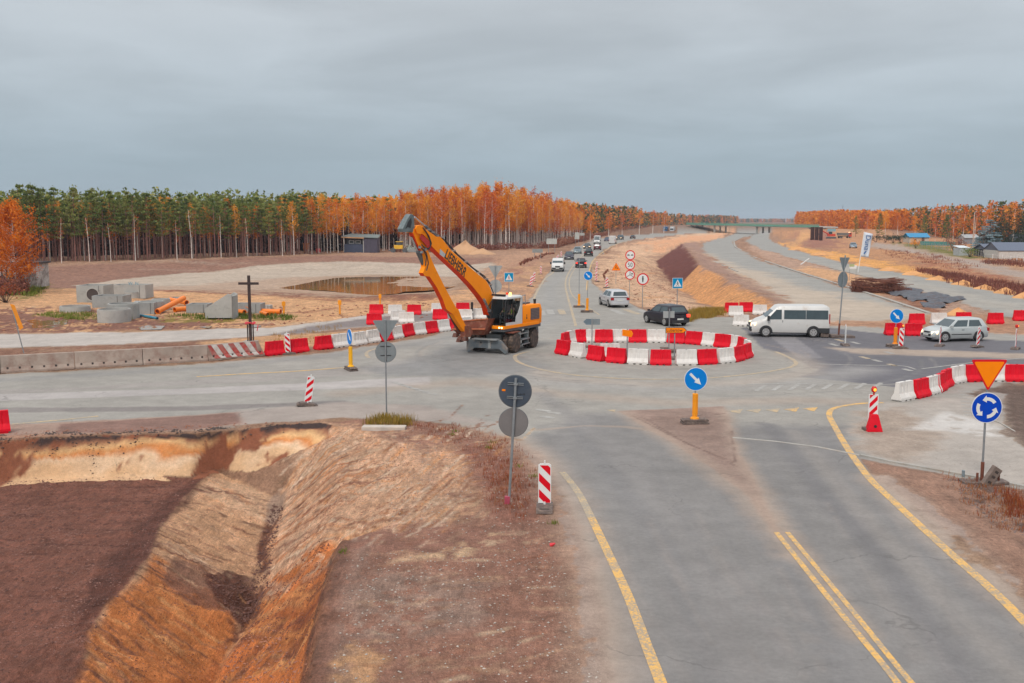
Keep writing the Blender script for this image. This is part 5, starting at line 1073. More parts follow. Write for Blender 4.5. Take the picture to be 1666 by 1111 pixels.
# ---- concrete crash barriers
def concrete_barrier(x0, y0, x1, y1, label, striped=False, taper=False):
    a = px(x0, y0); b_ = px(x1, y1); d = b_ - a; L_ = d.length - .03; ang = math.atan2(d.y, d.x); c = (a + b_) / 2 + Vector((-d.y, d.x, 0)).normalized() * .25
    t = thing('concrete_barrier', label, 'concrete barrier', (c.x, c.y, 0), ang, 'concrete barrier blocks at the left'); m = mat('stained_concrete', (.36, .28, .23), .9, var=.2, scale=1.1, grime=(.22, .11, .08), gs=.34, bump=.5)
    prof = [(-.28, 0), (-.28, .10), (-.20, .28), (-.13, .84), (.13, .84), (.20, .28), (.28, .10), (.28, 0)]
    b = MB(); hw = L_ / 2
    if striped:
        secs = [[(sx, y, z) for y, z in prof] for sx in (-hw,)] + [[(hw - .3 - (.0 if z < .3 else .28), y, z) for y, z in prof]] + [[(hw - (0 if z < .2 else .40 * (z)), y, z) for y, z in prof]]
    else: secs = [[(s_, y, z) for y, z in prof] for s_ in (-hw, hw)]
    b.loft(secs); b.build('body', m, t, bevel=.015)
    for k in range(6):
        x = -hw + L_ * (k + .55) / 6.1; s_ = MB(); s_.box((x, -.232, .235), (.085, .02, .10)); s_.build('lifting_pocket', mat('dark_recess', (.06, .045, .04), .9, var=.3), t)
    if striped:
        ms = [mat('faded_red_paint', (.42, .06, .05), .8, var=.25, scale=3, grime=(.36, .27, .22), gs=.4), mat('faded_white_paint', (.58, .54, .50), .8, var=.15, scale=3, grime=(.36, .25, .2), gs=.35)]
        n = 9; w = (L_ - .4) / n
        for k in range(n):
            x = -hw + .05 + k * w; s_ = MB(); yb, yt = -.2015, -.1335
            q = [(x + w * .55, yb - .003, .29), (x + w * 1.50, yb - .003, .29), (x + w * .45, yt - .003, .825), (x - w * .50, yt - .003, .825)]
            q = [(min(max(p[0], -hw + .02), hw - .42), p[1], p[2]) for p in q]
            s_.quad(*q, t=.003); s_.build('painted_stripe', ms[k % 2], t)
            s_ = MB(); q = [(x + w * 1.0, -.2835, .105), (x + w * 1.95, -.2835, .105), (x + w * 1.55, -.2045, .275), (x + w * .55, -.2045, .275)]
            q = [(min(max(p[0], -hw + .02), hw - .1), p[1], p[2]) for p in q]; s_.quad(*q, t=.003); s_.build('painted_stripe', ms[k % 2], t)
    return t
concrete_barrier(-110, 613, 1, 607.5, 'stained grey concrete barrier cut by the left edge of the photo')
concrete_barrier(1, 607.5, 122, 600.5, 'stained grey concrete barrier farthest left in full view')
concrete_barrier(122, 600.5, 233, 594, 'brown stained concrete barrier in the middle of the three plain ones')
concrete_barrier(233, 594, 339, 587.5, 'concrete barrier with pink stains left of the striped one')
concrete_barrier(339, 587.5, 432, 578.5, 'concrete barrier painted with faded red and white stripes', True)
# ---- striped guide board
def stripes(b, w, h, dirn, z0=0, y=-.016, n=3):
    """parallelogram stripes clipped to the board"""
    per = h / n
    def clip(poly, lo, hi):
        def cut(pl, f):
            o = []
            for i in range(len(pl)):
                a, c = pl[i], pl[(i + 1) % len(pl)]; fa, fc = f(a), f(c)
                if fa >= 0: o.append(a)
                if fa * fc < 0: t = fa / (fa - fc); o.append((a[0] + (c[0] - a[0]) * t, a[1] + (c[1] - a[1]) * t))
            return o
        pl = cut(poly, lambda p: p[1] - lo); return cut(pl, lambda p: hi - p[1]) if len(pl) > 2 else []
    for k in range(-1, int(n) + 2):
        zb = z0 + per * k; sl = w * 1.0 * dirn; P = [(-w / 2, zb - sl / 2), (w / 2, zb + sl / 2), (w / 2, zb + sl / 2 + per * .5), (-w / 2, zb - sl / 2 + per * .5)]
        P = clip(P, z0, z0 + h)
        if len(P) > 2: b.prism(P, y - .003, y)
def guide_proto(dirn, lamp=False, near=False):
    t = thing('striped_board', '', 'guide board'); w, h, z0 = (.29 if near else .25), 1.0, .16
    b = MB(); b.prism([(-w / 2 - .02, z0), (w / 2 + .02, z0), (w / 2 + .02, z0 + h), (w / 2 - .03, z0 + h + .04), (-w / 2 + .03, z0 + h + .04), (-w / 2 - .02, z0 + h)], -.013, .013); b.build('board', SWHITE(), t, bevel=.004)
    s_ = MB(); stripes(s_, w, h - .02, dirn, z0 + .01, -.0135, 2.3 if near else 3); s_.build('red_stripes', SRED(), t)
    f = MB(); f.prism([(-.44, .0), (.44, .0), (.40, .075), (.22, .13), (-.22, .13), (-.40, .075)], -.21, .21, 'x' if near else 'y'); f.build('rubber_foot', RUBBER(), t, bevel=.012)
    for x in (-.3, .3):
        q = MB(); q.box((0, x, .078) if near else (x, 0, .078), (.26, .10, .05) if near else (.10, .26, .05)); q.build('foot_grip', mat('worn_rubber_edge', (.055, .04, .036), .9), t)
    p = MB(); p.tube((0, 0, .12), (0, 0, .2), .03); p.tube((0, 0, z0 + h + .03), (0, 0, z0 + h + .12), .022, .018); p.build('stem', SWHITE() if not lamp else SRED(), t)
    if lamp:
        p = MB(); p.lathe([(.05, 0), (.085, .03), (.095, .11), (.085, .17), (.04, .2)], (0, 0, z0 + h + .08), n=14); p.build('warning_lamp', mat('red_lamp_lens', (.55, .02, .01), .25), t)
        p = MB(); p.lathe([(.045, 0), (.04, .012), (.01, .02)], (0, -.088, z0 + h + .19), axis=(0, -1, 0), n=12); p.build('lamp_lens', mat('lit_lamp_lens', (.9, .25, .02), .3, emit=(1, .35, .04), es=1.4), t)
    return t
GP = {}
def guide(x, y, dirn=1, lamp=False, rz=0, tilt=(0, 0), label='', group='striped guide boards', sc=1.0):
    k = (dirn, lamp, 'nearest' in label)
    if k not in GP: GP[k] = guide_proto(*k); o = GP[k]
    else: o = dup(GP[k])
    p = drop(x, y); o.location = p; o.rotation_euler = (tilt[0], tilt[1], rz); o['label'] = label; o['group'] = group; o.scale = (sc,) * 3; return o
guide(886, 829, -1, False, -.05, (0, .0), 'upright red and white striped board on rubber foot nearest the camera, beside the pit verge')
guide(500, 660, 1, False, .25, (0, .15), 'leaning striped board on the west road beyond the pit')
guide(469, 576, -1, False, .2, (0, -.04), 'striped board standing between the two leftmost red barriers')
guide(1465, 566, -1, True, .1, (0, .05), 'striped board with red lamp right beside the yellow bollard on the right')
guide(1529, 562, 1, False, .9, (0, .02), 'narrow striped board in front of the front wheel of the silver hatchback', sc=.98)
guide(1590, 564, 1, False, .6, (0, .12), 'leaning striped board in front of the rear wheel of the silver hatchback')
guide(1652, 567, 1, True, .95, (0, .03), 'striped board with red top near the right edge')
guide(1375, 561, 1, False, 1.45, (0, .02), 'striped board seen edge on behind the white van')
guide(863, 466, 1, False, 0, (0, .14), 'striped board leaning right beside the pedestrian sign, left shoulder of the old road')
guide(868, 457, 1, False, 0, (0, .1), 'striped board just behind the leaning one on the left shoulder')
guide(880, 447, -1, False, 0, (0, 0), 'farther striped board on the left shoulder near the small white van')
guide(987, 468, 1, False, 0, (0, 0), 'striped board beside the orange roadworks sign')
guide(970, 458, 1, False, .2, (0, 0), 'pale striped board on the right shoulder, closest of its three')
guide(970, 447, 1, False, .2, (0, 0), 'pale striped board on the right shoulder, middle of its three')
guide(971, 437, 1, False, .2, (0, 0), 'pale striped board on the right shoulder, farthest of its three')
guide(903, 424, 1, False, .2, (0, .6), 'fallen looking striped board left of the queue of cars')
guide(913, 419, 1, False, .2, (0, 0), 'striped board behind the fallen one left of the queue')
# board with lamp held in a red base block
t = thing('lamp_board', 'striped board with lit red lamp in a red weight block, right of the yellow triangles', 'guide board', drop(1421, 700)); o = t
b = MB(); b.prism([(-.17, .25), (.17, .25), (.17, 1.30), (-.17, 1.30)], .10, .135); b.build('board', SWHITE(), o, bevel=.004)
s_ = MB(); stripes(s_, .28, 1.0, 1, .28, .0985, 3); s_.build('red_stripes', SRED(), o)
b = MB(); b.loft([[(-.27, -.20, .0), (.27, -.20, 0), (.27, .12, 0), (-.27, .12, 0)], [(-.25, -.20, .06), (.25, -.20, .06), (.25, .12, .06), (-.25, .12, .06)], [(-.15, -.11, .50), (.15, -.11, .50), (.15, .08, .50), (-.15, .08, .50)], [(-.12, -.09, .60), (.12, -.09, .60), (.12, .07, .60), (-.12, .07, .60)]]); b.build('weight_block', RED(), o, bevel=.015)
b = MB(); b.lathe([(.055, 0), (.05, .012)], (0, -.178, .20), axis=(0, -1, .18), n=14); b.build('block_hole', BLACK(), o)
b = MB(); b.lathe([(.03, 0), (.03, .08), (.075, .10), (.10, .17), (.10, .22), (.06, .30)], (0, .11, 1.28), n=16); b.build('warning_lamp', mat('red_lamp_lens', (.55, .02, .01), .25), o)
b = MB(); b.lathe([(.055, 0), (.05, .012), (.01, .02)], (0, .012, 1.47), axis=(0, -1, 0), n=14); b.build('lamp_lens', mat('lit_lamp_lens', (.9, .25, .02), .3), o)
b = MB(); b.box((0, .16, .05), (.62, .34, .10)); b.build('rubber_foot', RUBBER(), o, bevel=.015)
# ---- yellow bollard with arrow sign
def disc(b, r, y0, y1, cz, cx=0, n=32): b.prism(disc_pts(r, n, 0, cx, cz), y0, y1)
def arrow_pts(cx, cz, L_, ang, w=.16, hw=.40, hl=.42):
    P = [(-L_ / 2, -w * L_ / 2), (L_ / 2 - hl * L_, -w * L_ / 2), (L_ / 2 - hl * L_, -hw * L_ / 2), (L_ / 2, 0), (L_ / 2 - hl * L_, hw * L_ / 2), (L_ / 2 - hl * L_, w * L_ / 2), (-L_ / 2, w * L_ / 2)]
    c, s_ = math.cos(ang), math.sin(ang); return [(cx + p[0] * c - p[1] * s_, cz + p[0] * s_ + p[1] * c) for p in P]
def bollard(x, y, h_post, r, gap, rz=0, label='', lean=(0, 0), sign=True, pole=0, m=None, base=True, bollh=None, wpost=.095):
    t = thing('arrow_bollard', label, 'traffic bollard', drop(x, y), rz); t.rotation_euler = (lean[0], lean[1], rz)
    if base:
        for k, z in enumerate((.05, .14)):
            b = MB(); b.prism([(-.48, z - .045), (.48, z - .045), (.50, z), (.42, z + .04), (-.42, z + .04), (-.50, z)], -.22 + .03 * k, .22 - .03 * k); b.build('rubber_foot', RUBBER(), t, bevel=.012)
    b = MB(); b.lathe([(wpost * 1.75, .18), (wpost * 1.6, .23), (wpost * 1.05, .25), (wpost, .27), (wpost, .18 + h_post), (wpost * .8, .2 + h_post)], n=14); b.build('post', m or YELLOW(), t, smooth=True)
    for k in range(5):
        a = math.pi + math.pi * (k + .5) / 5; b = MB(); b.box((wpost * math.cos(a) * 1.0, wpost * math.sin(a) * 1.0, .25 + h_post / 2), (.022, .022, h_post - .14)); b.build('post_rib', m or YELLOW(), t)
    z0 = .2 + h_post
    if pole or sign:
        b = MB(); b.tube((0, 0, z0 - .03), (0, 0, z0 + gap + (r * 1.8 if sign else 0) + pole), .025); b.build('pole', GALV(), t)
    if sign:
        cz = z0 + gap + pole + r; b = MB(); disc(b, r, -.045, -.028, cz); b.build('sign_rim', SWHITE(), t)
        b = MB(); disc(b, r * .955, -.049, -.0455, cz); b.build('sign_face', BLUE2(), t)
        b = MB(); b.prism(arrow_pts(-.01, cz + .0, r * 1.35, -math.pi / 4), -.053, -.0495); b.build('arrow', SWHITE(), t)
    return t
bollard(1130, 688, .92, .43, .10, .08, 'tall amber bollard with large blue keep right arrow disc on the dusty triangular island')
_b = bollard(1130, 688, .1, .43, .1, 0, 'x'); 
for ch in list(_b.children): bpy.data.objects.remove(ch)
bpy.data.objects.remove(_b)
bollard(571, 602, .98, .40, .08, -1.1, 'yellow bollard with blue arrow disc turned aside, in the middle of the west road', m=mat('bright_yellow_plastic', (.85, .42, .003), .45, var=.06))
bollard(1456, 563, .95, .42, .25, .1, 'orange bollard with blue arrow disc left of the silver hatchback', m=mat('orange_plastic', (.80, .25, .004), .45, var=.06))
bollard(955, 508, .95, .36, 1.45, .15, 'yellow bollard with blue arrow disc high on a thin pole, north of the ring', lean=(0, .02), pole=.0)
bollard(942, 500, .95, .3, 1.5, 0, 'yellow bollard with a bare thin pole behind the arrow bollard north of the ring', sign=False, pole=1.5)
# ---- sign posts
def post(x, y, label, H, cat='road sign', rz=0, lean=(0, 0), r=.030, name='sign_post', m=None):
    t = thing(name, label, cat, drop(x, y), rz); t.rotation_euler = (lean[0], lean[1], rz)
    b = MB(); b.tube((0, 0, -.2), (0, 0, H), r, r, 10); b.tube((0, 0, H), (0, 0, H + .015), r + .006, r * .7, 10); b.build('pole', m or GALV(), t, smooth=True); return t
def tri_pts(w, cz, down=True, rr=.045):
    h = w * .866; V3 = [(-w / 2, cz + h / 2), (w / 2, cz + h / 2), (0, cz - h / 2)] if down else [(-w / 2, cz - h / 2), (0, cz + h / 2), (w / 2, cz - h / 2)]
    out = []
    for i in range(3):
        p = Vector(V3[i]); a = (Vector(V3[i - 1]) - p).normalized(); c = (Vector(V3[(i + 1) % 3]) - p).normalized(); k = rr * 1.73
        for s_ in range(5):
            u = s_ / 4; q = (p + a * k) * (1 - u) ** 2 + p * 2 * u * (1 - u) + (p + c * k) * u * u; out.append((q.x, q.y))
    return out
def plate(t, pts, y0, y1, m, name): b = MB(); b.prism(pts, y0, y1); return b.build(name, m, t)
def brackets(t, zs, w, y=-.03, back=True):
    for z in zs:
        b = MB(); b.box((0, y, z), (w, .03, .045)); b.box((0, y + .035, z), (.09, .08, .05)); b.build('bracket', GALV(), t)
# roundabout sign on the right
t = post(1597, 785, 'blue roundabout arrows disc below an orange yield triangle on a post at the right', 3.45)
plate(t, tri_pts(1.02, 3.10), -.052, -.035, SRED(), 'yield_plate'); plate(t, tri_pts(.86, 3.11, rr=.035), -.0565, -.0525, SORANGE(), 'yield_face')
plate(t, disc_pts(.435, 36, 0, 0, 2.18), -.052, -.035, SWHITE(), 'disc_rim'); plate(t, disc_pts(.415, 36, 0, 0, 2.18), -.0565, -.0525, BLUE(), 'disc_face')
for k in range(3):
    a0 = R(120 * k + 95); n = 9; P = []; R0, R1 = .30, .205
    for i in range(n): a = a0 + R(62) * i / (n - 1) - R(62); P.append((R0 * math.cos(a), R0 * math.sin(a)))
    a = a0; P += [((R0 + .055) * math.cos(a), (R0 + .055) * math.sin(a)), (.255 * math.cos(a + R(27)), .255 * math.sin(a + R(27))), ((R1 - .055) * math.cos(a), (R1 - .055) * math.sin(a))]
    for i in range(n): a = a0 - R(62) * i / (n - 1); P.append((R1 * math.cos(a), R1 * math.sin(a)))
    plate(t, [(p[0], p[1] + 2.18) for p in P], -.0605, -.057, SWHITE(), 'arrow')
b = MB(); b.tube((0, 0, -.1), (0, 0, .62), .05, .05, 8); b.build('rusty_sleeve', RUST(), t)
b = MB(); b.box((-.05, 0, .04), (1.05, .5, .08)); b.box((.42, -.02, .05), (.52, .42, .09)); b.build('base_plate', RUBBER(), t, bevel=.02)
for x_, y_, h_ in ((-.19, -.12, .33), (.45, -.05, .36)):
    b = MB(); b.tube((x_, y_, 0), (x_, y_, h_), .035, .035, 8); b.build('stub_tube', RUST(), t)
p = drop(1612, 788); t = thing('foot_block', 'upended grey rubber foot block leaning on the roundabout sign post', 'weight block', (p[0], p[1], p[2] + .24), .3); t.rotation_euler = (.15, .55, .3)
b = MB(); b.box((0, 0, 0), (.30, .14, .62)); b.build('block', mat('pale_rubber', (.20, .15, .125), .9, var=.3, scale=6, bump=.5), t, bevel=.02)
for z in (-.16, .02, .18):
    b = MB(); b.box((0, -.072, z), (.12, .012, .07)); b.build('slot', mat('dark_recess', (.06, .045, .04), .9), t)
b = MB(); b.tube((0, 0, -.1), (0, 0, .20), .045, .045, 8); p = drop(1567, 775); tag(b.build('steel_stub', mat('blue_grey_steel', (.22, .26, .28), .6, .3), None, loc=p), 'short blue-grey steel stub beside the kerb left of the roundabout sign', 'post')
# leaning double sign (backs) near the pit
p = drop(828, 820); t = thing('sign_post', 'leaning post with dark grey disc above smaller grey disc, seen from behind, by the pit', 'road sign', p); t.rotation_euler = (0, .055, 0)
b = MB(); b.tube((0, 0, -.2), (0, 0, 3.34), .036, .036, 10); b.build('pole', GALV(), t, smooth=True)
DK = mat('dark_sign_back', (.060, .078, .105), .45, .2, .1, 2, grime=(.16, .14, .13), gs=.08)
plate(t, disc_pts(.41, 36, 0, 0, 2.98), .040, .062, DK, 'upper_disc'); plate(t, disc_pts(.435, 36, 0, 0, 2.98), .0625, .075, mat('disc_edge', (.16, .17, .18), .5, .4), 'disc_edge')
plate(t, disc_pts(.375, 36, 0, 0, 2.16), .040, .055, mat('warm_grey_sign_back', (.20, .185, .18), .5, .2, .1), 'lower_disc'); plate(t, disc_pts(.388, 36, 0, 0, 2.16), .0555, .066, mat('disc_edge', (.16, .17, .18), .5), 'disc_edge')
for z in (2.80, 3.16): b = MB(); b.box((0, .025, z), (.42, .018, .018)); b.box((0, .025, z + .045), (.42, .018, .018)); b.box((0, -.01, z + .02), (.10, .09, .05)); b.build('bracket', GALV(), t)
b = MB(); b.box((-.30, .036, 3.0), (.09, .006, .05)); b.build('orange_sticker', SORANGE(), t)
b = MB()
for k, h_ in enumerate((.05, .03, .055, .03, .05, .045)): b.box((.07 + k * .035, .036, 2.88 + h_ / 2 + k * .003), (.014 + .008 * (k % 2), .004, h_))
b.build('worn_stamp', BLACK(), t)
b = MB(); b.box((-.05, -.02, .09), (.14, .10, .22)); b.build('foot_wrap', mat('pinkish_tape', (.40, .06, .10), .6, var=.3), t)
b = MB(); b.lathe([(.05, 0), (.035, .06), (.02, .12)], (0, 0, 0), axis=(.6, -.3, .35), n=8); tag(b.build('litter', mat('red_litter', (.6, .03, .04), .5), None, loc=tuple(Vector(drop(896, 889)) + Vector((0, 0, .02)))), 'small red scrap lying on the brown verge', 'litter')
# yield back + disc back in front of the left barrier row
t = post(629, 680, 'pale grey yield triangle and disc backs on a post rising from dry grass', 3.72, r=.028)
for z in (2.72, 2.38): b = MB(); b.box((0, .02, z), (.40, .02, .02)); b.build('bracket', BLACK(), t)
plate(t, tri_pts(.96, 3.28), .030, .045, SIGNBACK(), 'triangle_back'); plate(t, disc_pts(.385, 36, 0, 0, 2.50), .030, .045, SIGNBACK(), 'disc_back')
b = MB(); disc(b, .395, .046, .052, 2.50); b.build('disc_edge', mat('disc_edge', (.16, .17, .18), .5), t)
p = drop(625, 698); b = MB(); b.box((0, 0, .05), (1.55, .42, .16)); tag(b.build('concrete_slab', mat('pale_concrete', (.50, .44, .38), .9, var=.2, scale=2, grime=SANDP, gs=.3, bump=.4), None, loc=p, rz=-.04, bevel=.02), 'pale concrete slab half buried in sand below the yield sign back', 'slab')
# yield back + disc back behind the van
t = post(1364, 548, 'grey yield triangle and narrow disc backs on a leaning post behind the white van', 5.2, lean=(0, .03), r=.04); t.rotation_euler = (0, .045, 0)
m_ = Matrix.Rotation(.62, 4, 'Z')
for P, z_, nm in ((tri_pts(1.05, 4.62), 0, 'triangle_back'), (disc_pts(.50, 32, 0, 0, 3.68), 0, 'disc_back')):
    b = MB(); b.prism(P, .03, .045, M=m_); b.build(nm, SIGNBACK(), t)
b = MB(); b.box((.2, .1, .09), (1.5, .9, .18)); b.box((-.9, .1, .2), (.5, .5, .4)); b.build('weight_block', RUBBER(), t, bevel=.03)
b = MB(); b.tube((0, 0, 0), (0, 0, .9), .06, .06, 8); b.build('rusty_sleeve', RUST(), t)
t = post(806, 545, 'pale grey yield triangle and disc backs standing behind the excavator cab', 4.8, r=.05)
p = hit(806, 500); t.location = (p.x, p.y, 0); H_ = atY(806, 432, p.y).z
for ch in list(t.children): ch.scale = (1, 1, (H_) / 4.8)
plate(t, tri_pts(1.25, H_ - .55, True), .05, .07, mat('pale_sign_back', (.36, .37, .36), .5, .2), 'triangle_back'); plate(t, disc_pts(.55, 30, 0, 0, H_ - 1.75), .05, .07, mat('pale_sign_back', (.36, .37, .36), .5, .2), 'disc_back')
# pedestrian crossing signs
def ped(x, y, yt, w, label, rz=0):
    p = drop(x, y); H = atY(x, yt, p[1]).z - p[2]; t = post(x, y, label, H - .02, rz=rz); z = H - w / 2
    plate(t, [(-w / 2, z - w / 2), (w / 2, z - w / 2), (w / 2, z + w / 2), (-w / 2, z + w / 2)], -.045, -.03, SWHITE(), 'sign_plate')
    q = w * .47; plate(t, [(-q, z - q), (q, z - q), (q, z + q), (-q, z + q)], -.049, -.0455, SKYB(), 'sign_face')
    plate(t, [(-w * .38, z - w * .33), (w * .38, z - w * .33), (0, z + w * .36)], -.053, -.0495, SWHITE(), 'white_triangle')
    b = MB(); b.prism(disc_pts(w * .045, 10, 0, 0, z + w * .12), -.057, -.0535); k = w
    for P in ([(-.03, .08), (.03, .08), (.025, -.08), (-.025, -.08)], [(-.02, -.07), (.02, -.07), (-.10, -.27), (-.14, -.27)], [(-.02, -.07), (.03, -.07), (.13, -.27), (.09, -.27)], [(-.02, .06), (.02, .05), (-.10, -.06), (-.12, -.04)], [(.0, .05), (.03, .06), (.13, -.04), (.11, -.06)]):
        b.prism([(a * k, z + c * k) for a, c in P], -.057, -.0535)
    b.build('walking_figure', BLACK() if x > 1000 else mat('dark_red_print', (.35, .02, .03), .5), t); return t
ped(1101, 521, 452, .78, 'blue pedestrian crossing sign on a thin post behind the black hatchback', .1)
ped(828, 488, 443.5, .85, 'blue pedestrian crossing sign just behind the beacon of the excavator cab')
# prohibition cluster
p = drop(1024, 486); t = post(1024, 486, 'three stacked red-ringed round signs, the middle one reading 50', atY(1024, 407, p[1]).z - p[2] - .02)
zz = [atY(1025, y_, p[1]).z - p[2] for y_ in (415, 431, 447)]; RR_ = .49
for z in zz:
    plate(t, disc_pts(RR_, 30, 0, .02, z), -.05, -.035, SRED(), 'red_ring'); plate(t, disc_pts(RR_ * .80, 30, 0, .02, z), -.055, -.0505, SWHITE(), 'white_face')
for s_ in (-1, 1):
    x0 = .02 + s_ * .18; z = zz[0]; plate(t, [(x0 - .13, z - .04), (x0 + .13, z - .04), (x0 + .12, z + .02), (x0 + .06, z + .07), (x0 - .06, z + .07), (x0 - .12, z + .02)], -.059, -.0555, BLACK(), 'car_symbol')
lettering('50', .62, Matrix.Translation((.02, -.058, zz[1] - .01)) @ FACE_CAM, BLACK(), t, .8)
z = zz[2]
for a in (90, 210, 330): c_, s_ = math.cos(R(a)), math.sin(R(a)); plate(t, [(.02 - .03 * s_, z + .03 * c_), (.02 + .03 * s_, z - .03 * c_), (.02 + .03 * s_ + .37 * c_, z - .03 * c_ + .37 * s_), (.02 - .03 * s_ + .37 * c_, z + .03 * c_ + .37 * s_)], -.059, -.0555, mat('grey_print', (.16, .16, .17), .5), 'junction_line')
plate(t, [(.10, z + .05), (.34, z + .05), (.30, z + .16), (.14, z + .16)], -.063, -.0595, BLACK(), 'car_symbol')
p = drop(1045, 502); t = post(1045, 502, 'red-ringed round sign with a black upright figure, lower right of the speed limit', atY(1045, 446, p[1]).z - p[2] - .02, lean=(0, .0))
z = atY(1045, 454, p[1]).z - p[2]; plate(t, disc_pts(.50, 30, 0, 0, z), -.05, -.035, SRED(), 'red_ring'); plate(t, disc_pts(.40, 30, 0, 0, z), -.055, -.0505, SWHITE(), 'white_face')
plate(t, [(-.035, z - .26), (.035, z - .26), (.07, z + .05), (.06, z + .12), (-.06, z + .12), (-.07, z + .05)], -.059, -.0555, BLACK(), 'figure_body'); plate(t, disc_pts(.065, 14, 0, 0, z + .19), -.059, -.0555, BLACK(), 'figure_head')
p = drop(1002, 462); t = post(1002, 462, 'orange triangular roadworks warning sign left of the speed limit signs', atY(1002, 425, p[1]).z - p[2] - .02)
z = atY(1003, 433.5, p[1]).z - p[2]; plate(t, tri_pts(1.12, z, False), -.05, -.035, mat('orange_red_reflective', (.75, .12, .01), .4), 'triangle_rim'); plate(t, tri_pts(.92, z - .02, False, .03), -.055, -.0505, SORANGE(), 'triangle_face')
b = MB(); b.prism(disc_pts(.05, 10, 0, -.02, z + .12), -.059, -.0555)
for P in ([(-.05, .08), (.04, .05), (.0, -.10), (-.08, -.08)], [(-.08, -.06), (-.02, -.06), (-.12, -.28), (-.17, -.28)], [(-.03, -.08), (.02, -.08), (.05, -.28), (.0, -.28)], [(.0, .06), (.12, -.06), (.2, -.2), (.16, -.2)], [(.10, -.28), (.30, -.28), (.2, -.17)]): b.prism([(a, z + c) for a, c in P], -.059, -.0555)
b.build('digging_figure', BLACK(), t)
# town direction signs inside the ring
p = drop(1097, 583); t = post(1097, 583, 'orange arrow sign reading Lubartów in the middle of the ring', 1.72, r=.035)
z = 1.55; H_ = .30; W_ = 1.02; OUT = [(-.5, z - H_ / 2), (W_ - .55, z - H_ / 2), (W_ - .38, z), (W_ - .55, z + H_ / 2), (-.5, z + H_ / 2)]
plate(t, OUT, -.06, -.04, BLACK(), 'sign_edge'); plate(t, [(-.475, z - .125), (W_ - .565, z - .125), (W_ - .42, z), (W_ - .565, z + .125), (-.475, z + .125)], -.0645, -.0605, SORANGE(), 'sign_face')
lettering('Lubartów', .235, Matrix.Translation((-.03, -.067, z)) @ FACE_CAM, BLACK(), t, .93)
b = MB(); b.box((0, 0, .06), (.8, .45, .12)); b.box((-.1, -.3, .05), (.5, .3, .1)); b.build('weight_block', RUBBER(), t, bevel=.02)
p = drop(1088, 573); t = post(1088, 573, 'small pale sign back on a post behind the Lubartów arrow', 2.45, r=.03); z = 2.15
for dx in (-.2, .14): b = MB(); b.box((dx, .0 if dx < 0 else .06, z), (.30, .02, .38)); b.build('sign_back', mat('pale_sign_back', (.36, .37, .36), .5), t)
b = MB(); b.box((0, 0, .06), (1.0, .5, .12)); b.box((.1, -.1, .17), (.7, .4, .1)); b.box((-.2, .2, .25), (.5, .3, .08)); b.build('weight_block', mat('brown_rubber', (.17, .12, .10), .9, var=.3, scale=5), t, bevel=.02)
p = drop(1020, 588); t = post(1020, 588, 'small orange arrow sign turned nearly edge on, left part of the ring', 1.75, r=.032)
m_ = Matrix.Rotation(-1.0, 4, 'Z'); b = MB(); b.prism([(-.35, 1.35), (.40, 1.35), (.52, 1.52), (.40, 1.69), (-.35, 1.69)], -.06, -.04, M=m_); b.build('sign_face', SORANGE(), t)
b = MB(); b.box((0, 0, .05), (.6, .4, .1)); b.build('weight_block', RUBBER(), t)
p = drop(963, 565); t = post(963, 565, 'two small grey sign backs side by side on a post, left part of the ring', 1.70, r=.03)
b = MB(); b.prism([(-.52, 1.50), (-.34, 1.33), (-.04, 1.33), (-.04, 1.67), (-.34, 1.67)], .03, .045); b.build('sign_back', mat('blue_grey_sign_back', (.15, .20, .24), .5, .2), t); b = MB(); b.box((.25, .038, 1.50), (.42, .015, .34)); b.build('sign_back', SIGNBACK(), t)
b = MB(); b.box((0, 0, .05), (.9, .45, .1)); b.build('weight_block', RUBBER(), t)
# distant information boards beside the queue
def board(x, y, x0, y0, x1, y1, label, m=None, legs=(-.3, .3)):
    p = drop(x, y); a = atY(x0, y0, p[1]); c = atY(x1, y1, p[1]); t = thing('information_board', label, 'road sign', p)
    w = c.x - a.x; cx = (a.x + c.x) / 2 - p[0]; zt = a.z - p[2]; zb = c.z - p[2]
    b = MB(); b.box((cx, 0, (zt + zb) / 2), (w, .05, zt - zb)); b.build('panel', m or mat('pale_board_back', (.46, .47, .44), .6, .1, .1, 1), t)
    for l in legs: b = MB(); b.tube((cx + l * w, .05, -.2), (cx + l * w, .05, zt), .05); b.build('leg', GALV(), t)
board(898, 412, 889, 388, 906, 397, 'wide white board on two legs left of the road, before the birches'); board(875, 420, 866, 405, 883, 411, 'low grey board beside the dirt junction', mat('grey_board', (.25, .26, .25), .6))
board(939, 399, 935, 378, 942.5, 389, 'tall grey-green board left of the first white van'); board(948, 393, 943.5, 379, 951, 383, 'small board right behind the tall grey-green one')
board(1322, 455, 1381, 432, 1392, 437.5, 'small pale notice on two thin stakes between the carriageways'); bpy.context.view_layer.update()
t = [o for o in COL.objects if o.get('label', '').startswith('small pale notice')][0]; t.location = drop(1387, 456)
for ch in list(t.children): bpy.data.objects.remove(ch)
b = MB(); b.box((0, 0, 1.75), (.95, .03, .42)); b.build('panel', SWHITE(), t); b = MB(); b.box((-.16, -.018, 1.95), (.62, .01, .3)); b.build('upper_panel', mat('faded_green_board', (.38, .42, .2), .6), t)
for s_ in (-.4, .4): b = MB(); b.tube((s_, 0, -.1), (s_, 0, 1.75), .02); b.build('leg', GALV(), t)
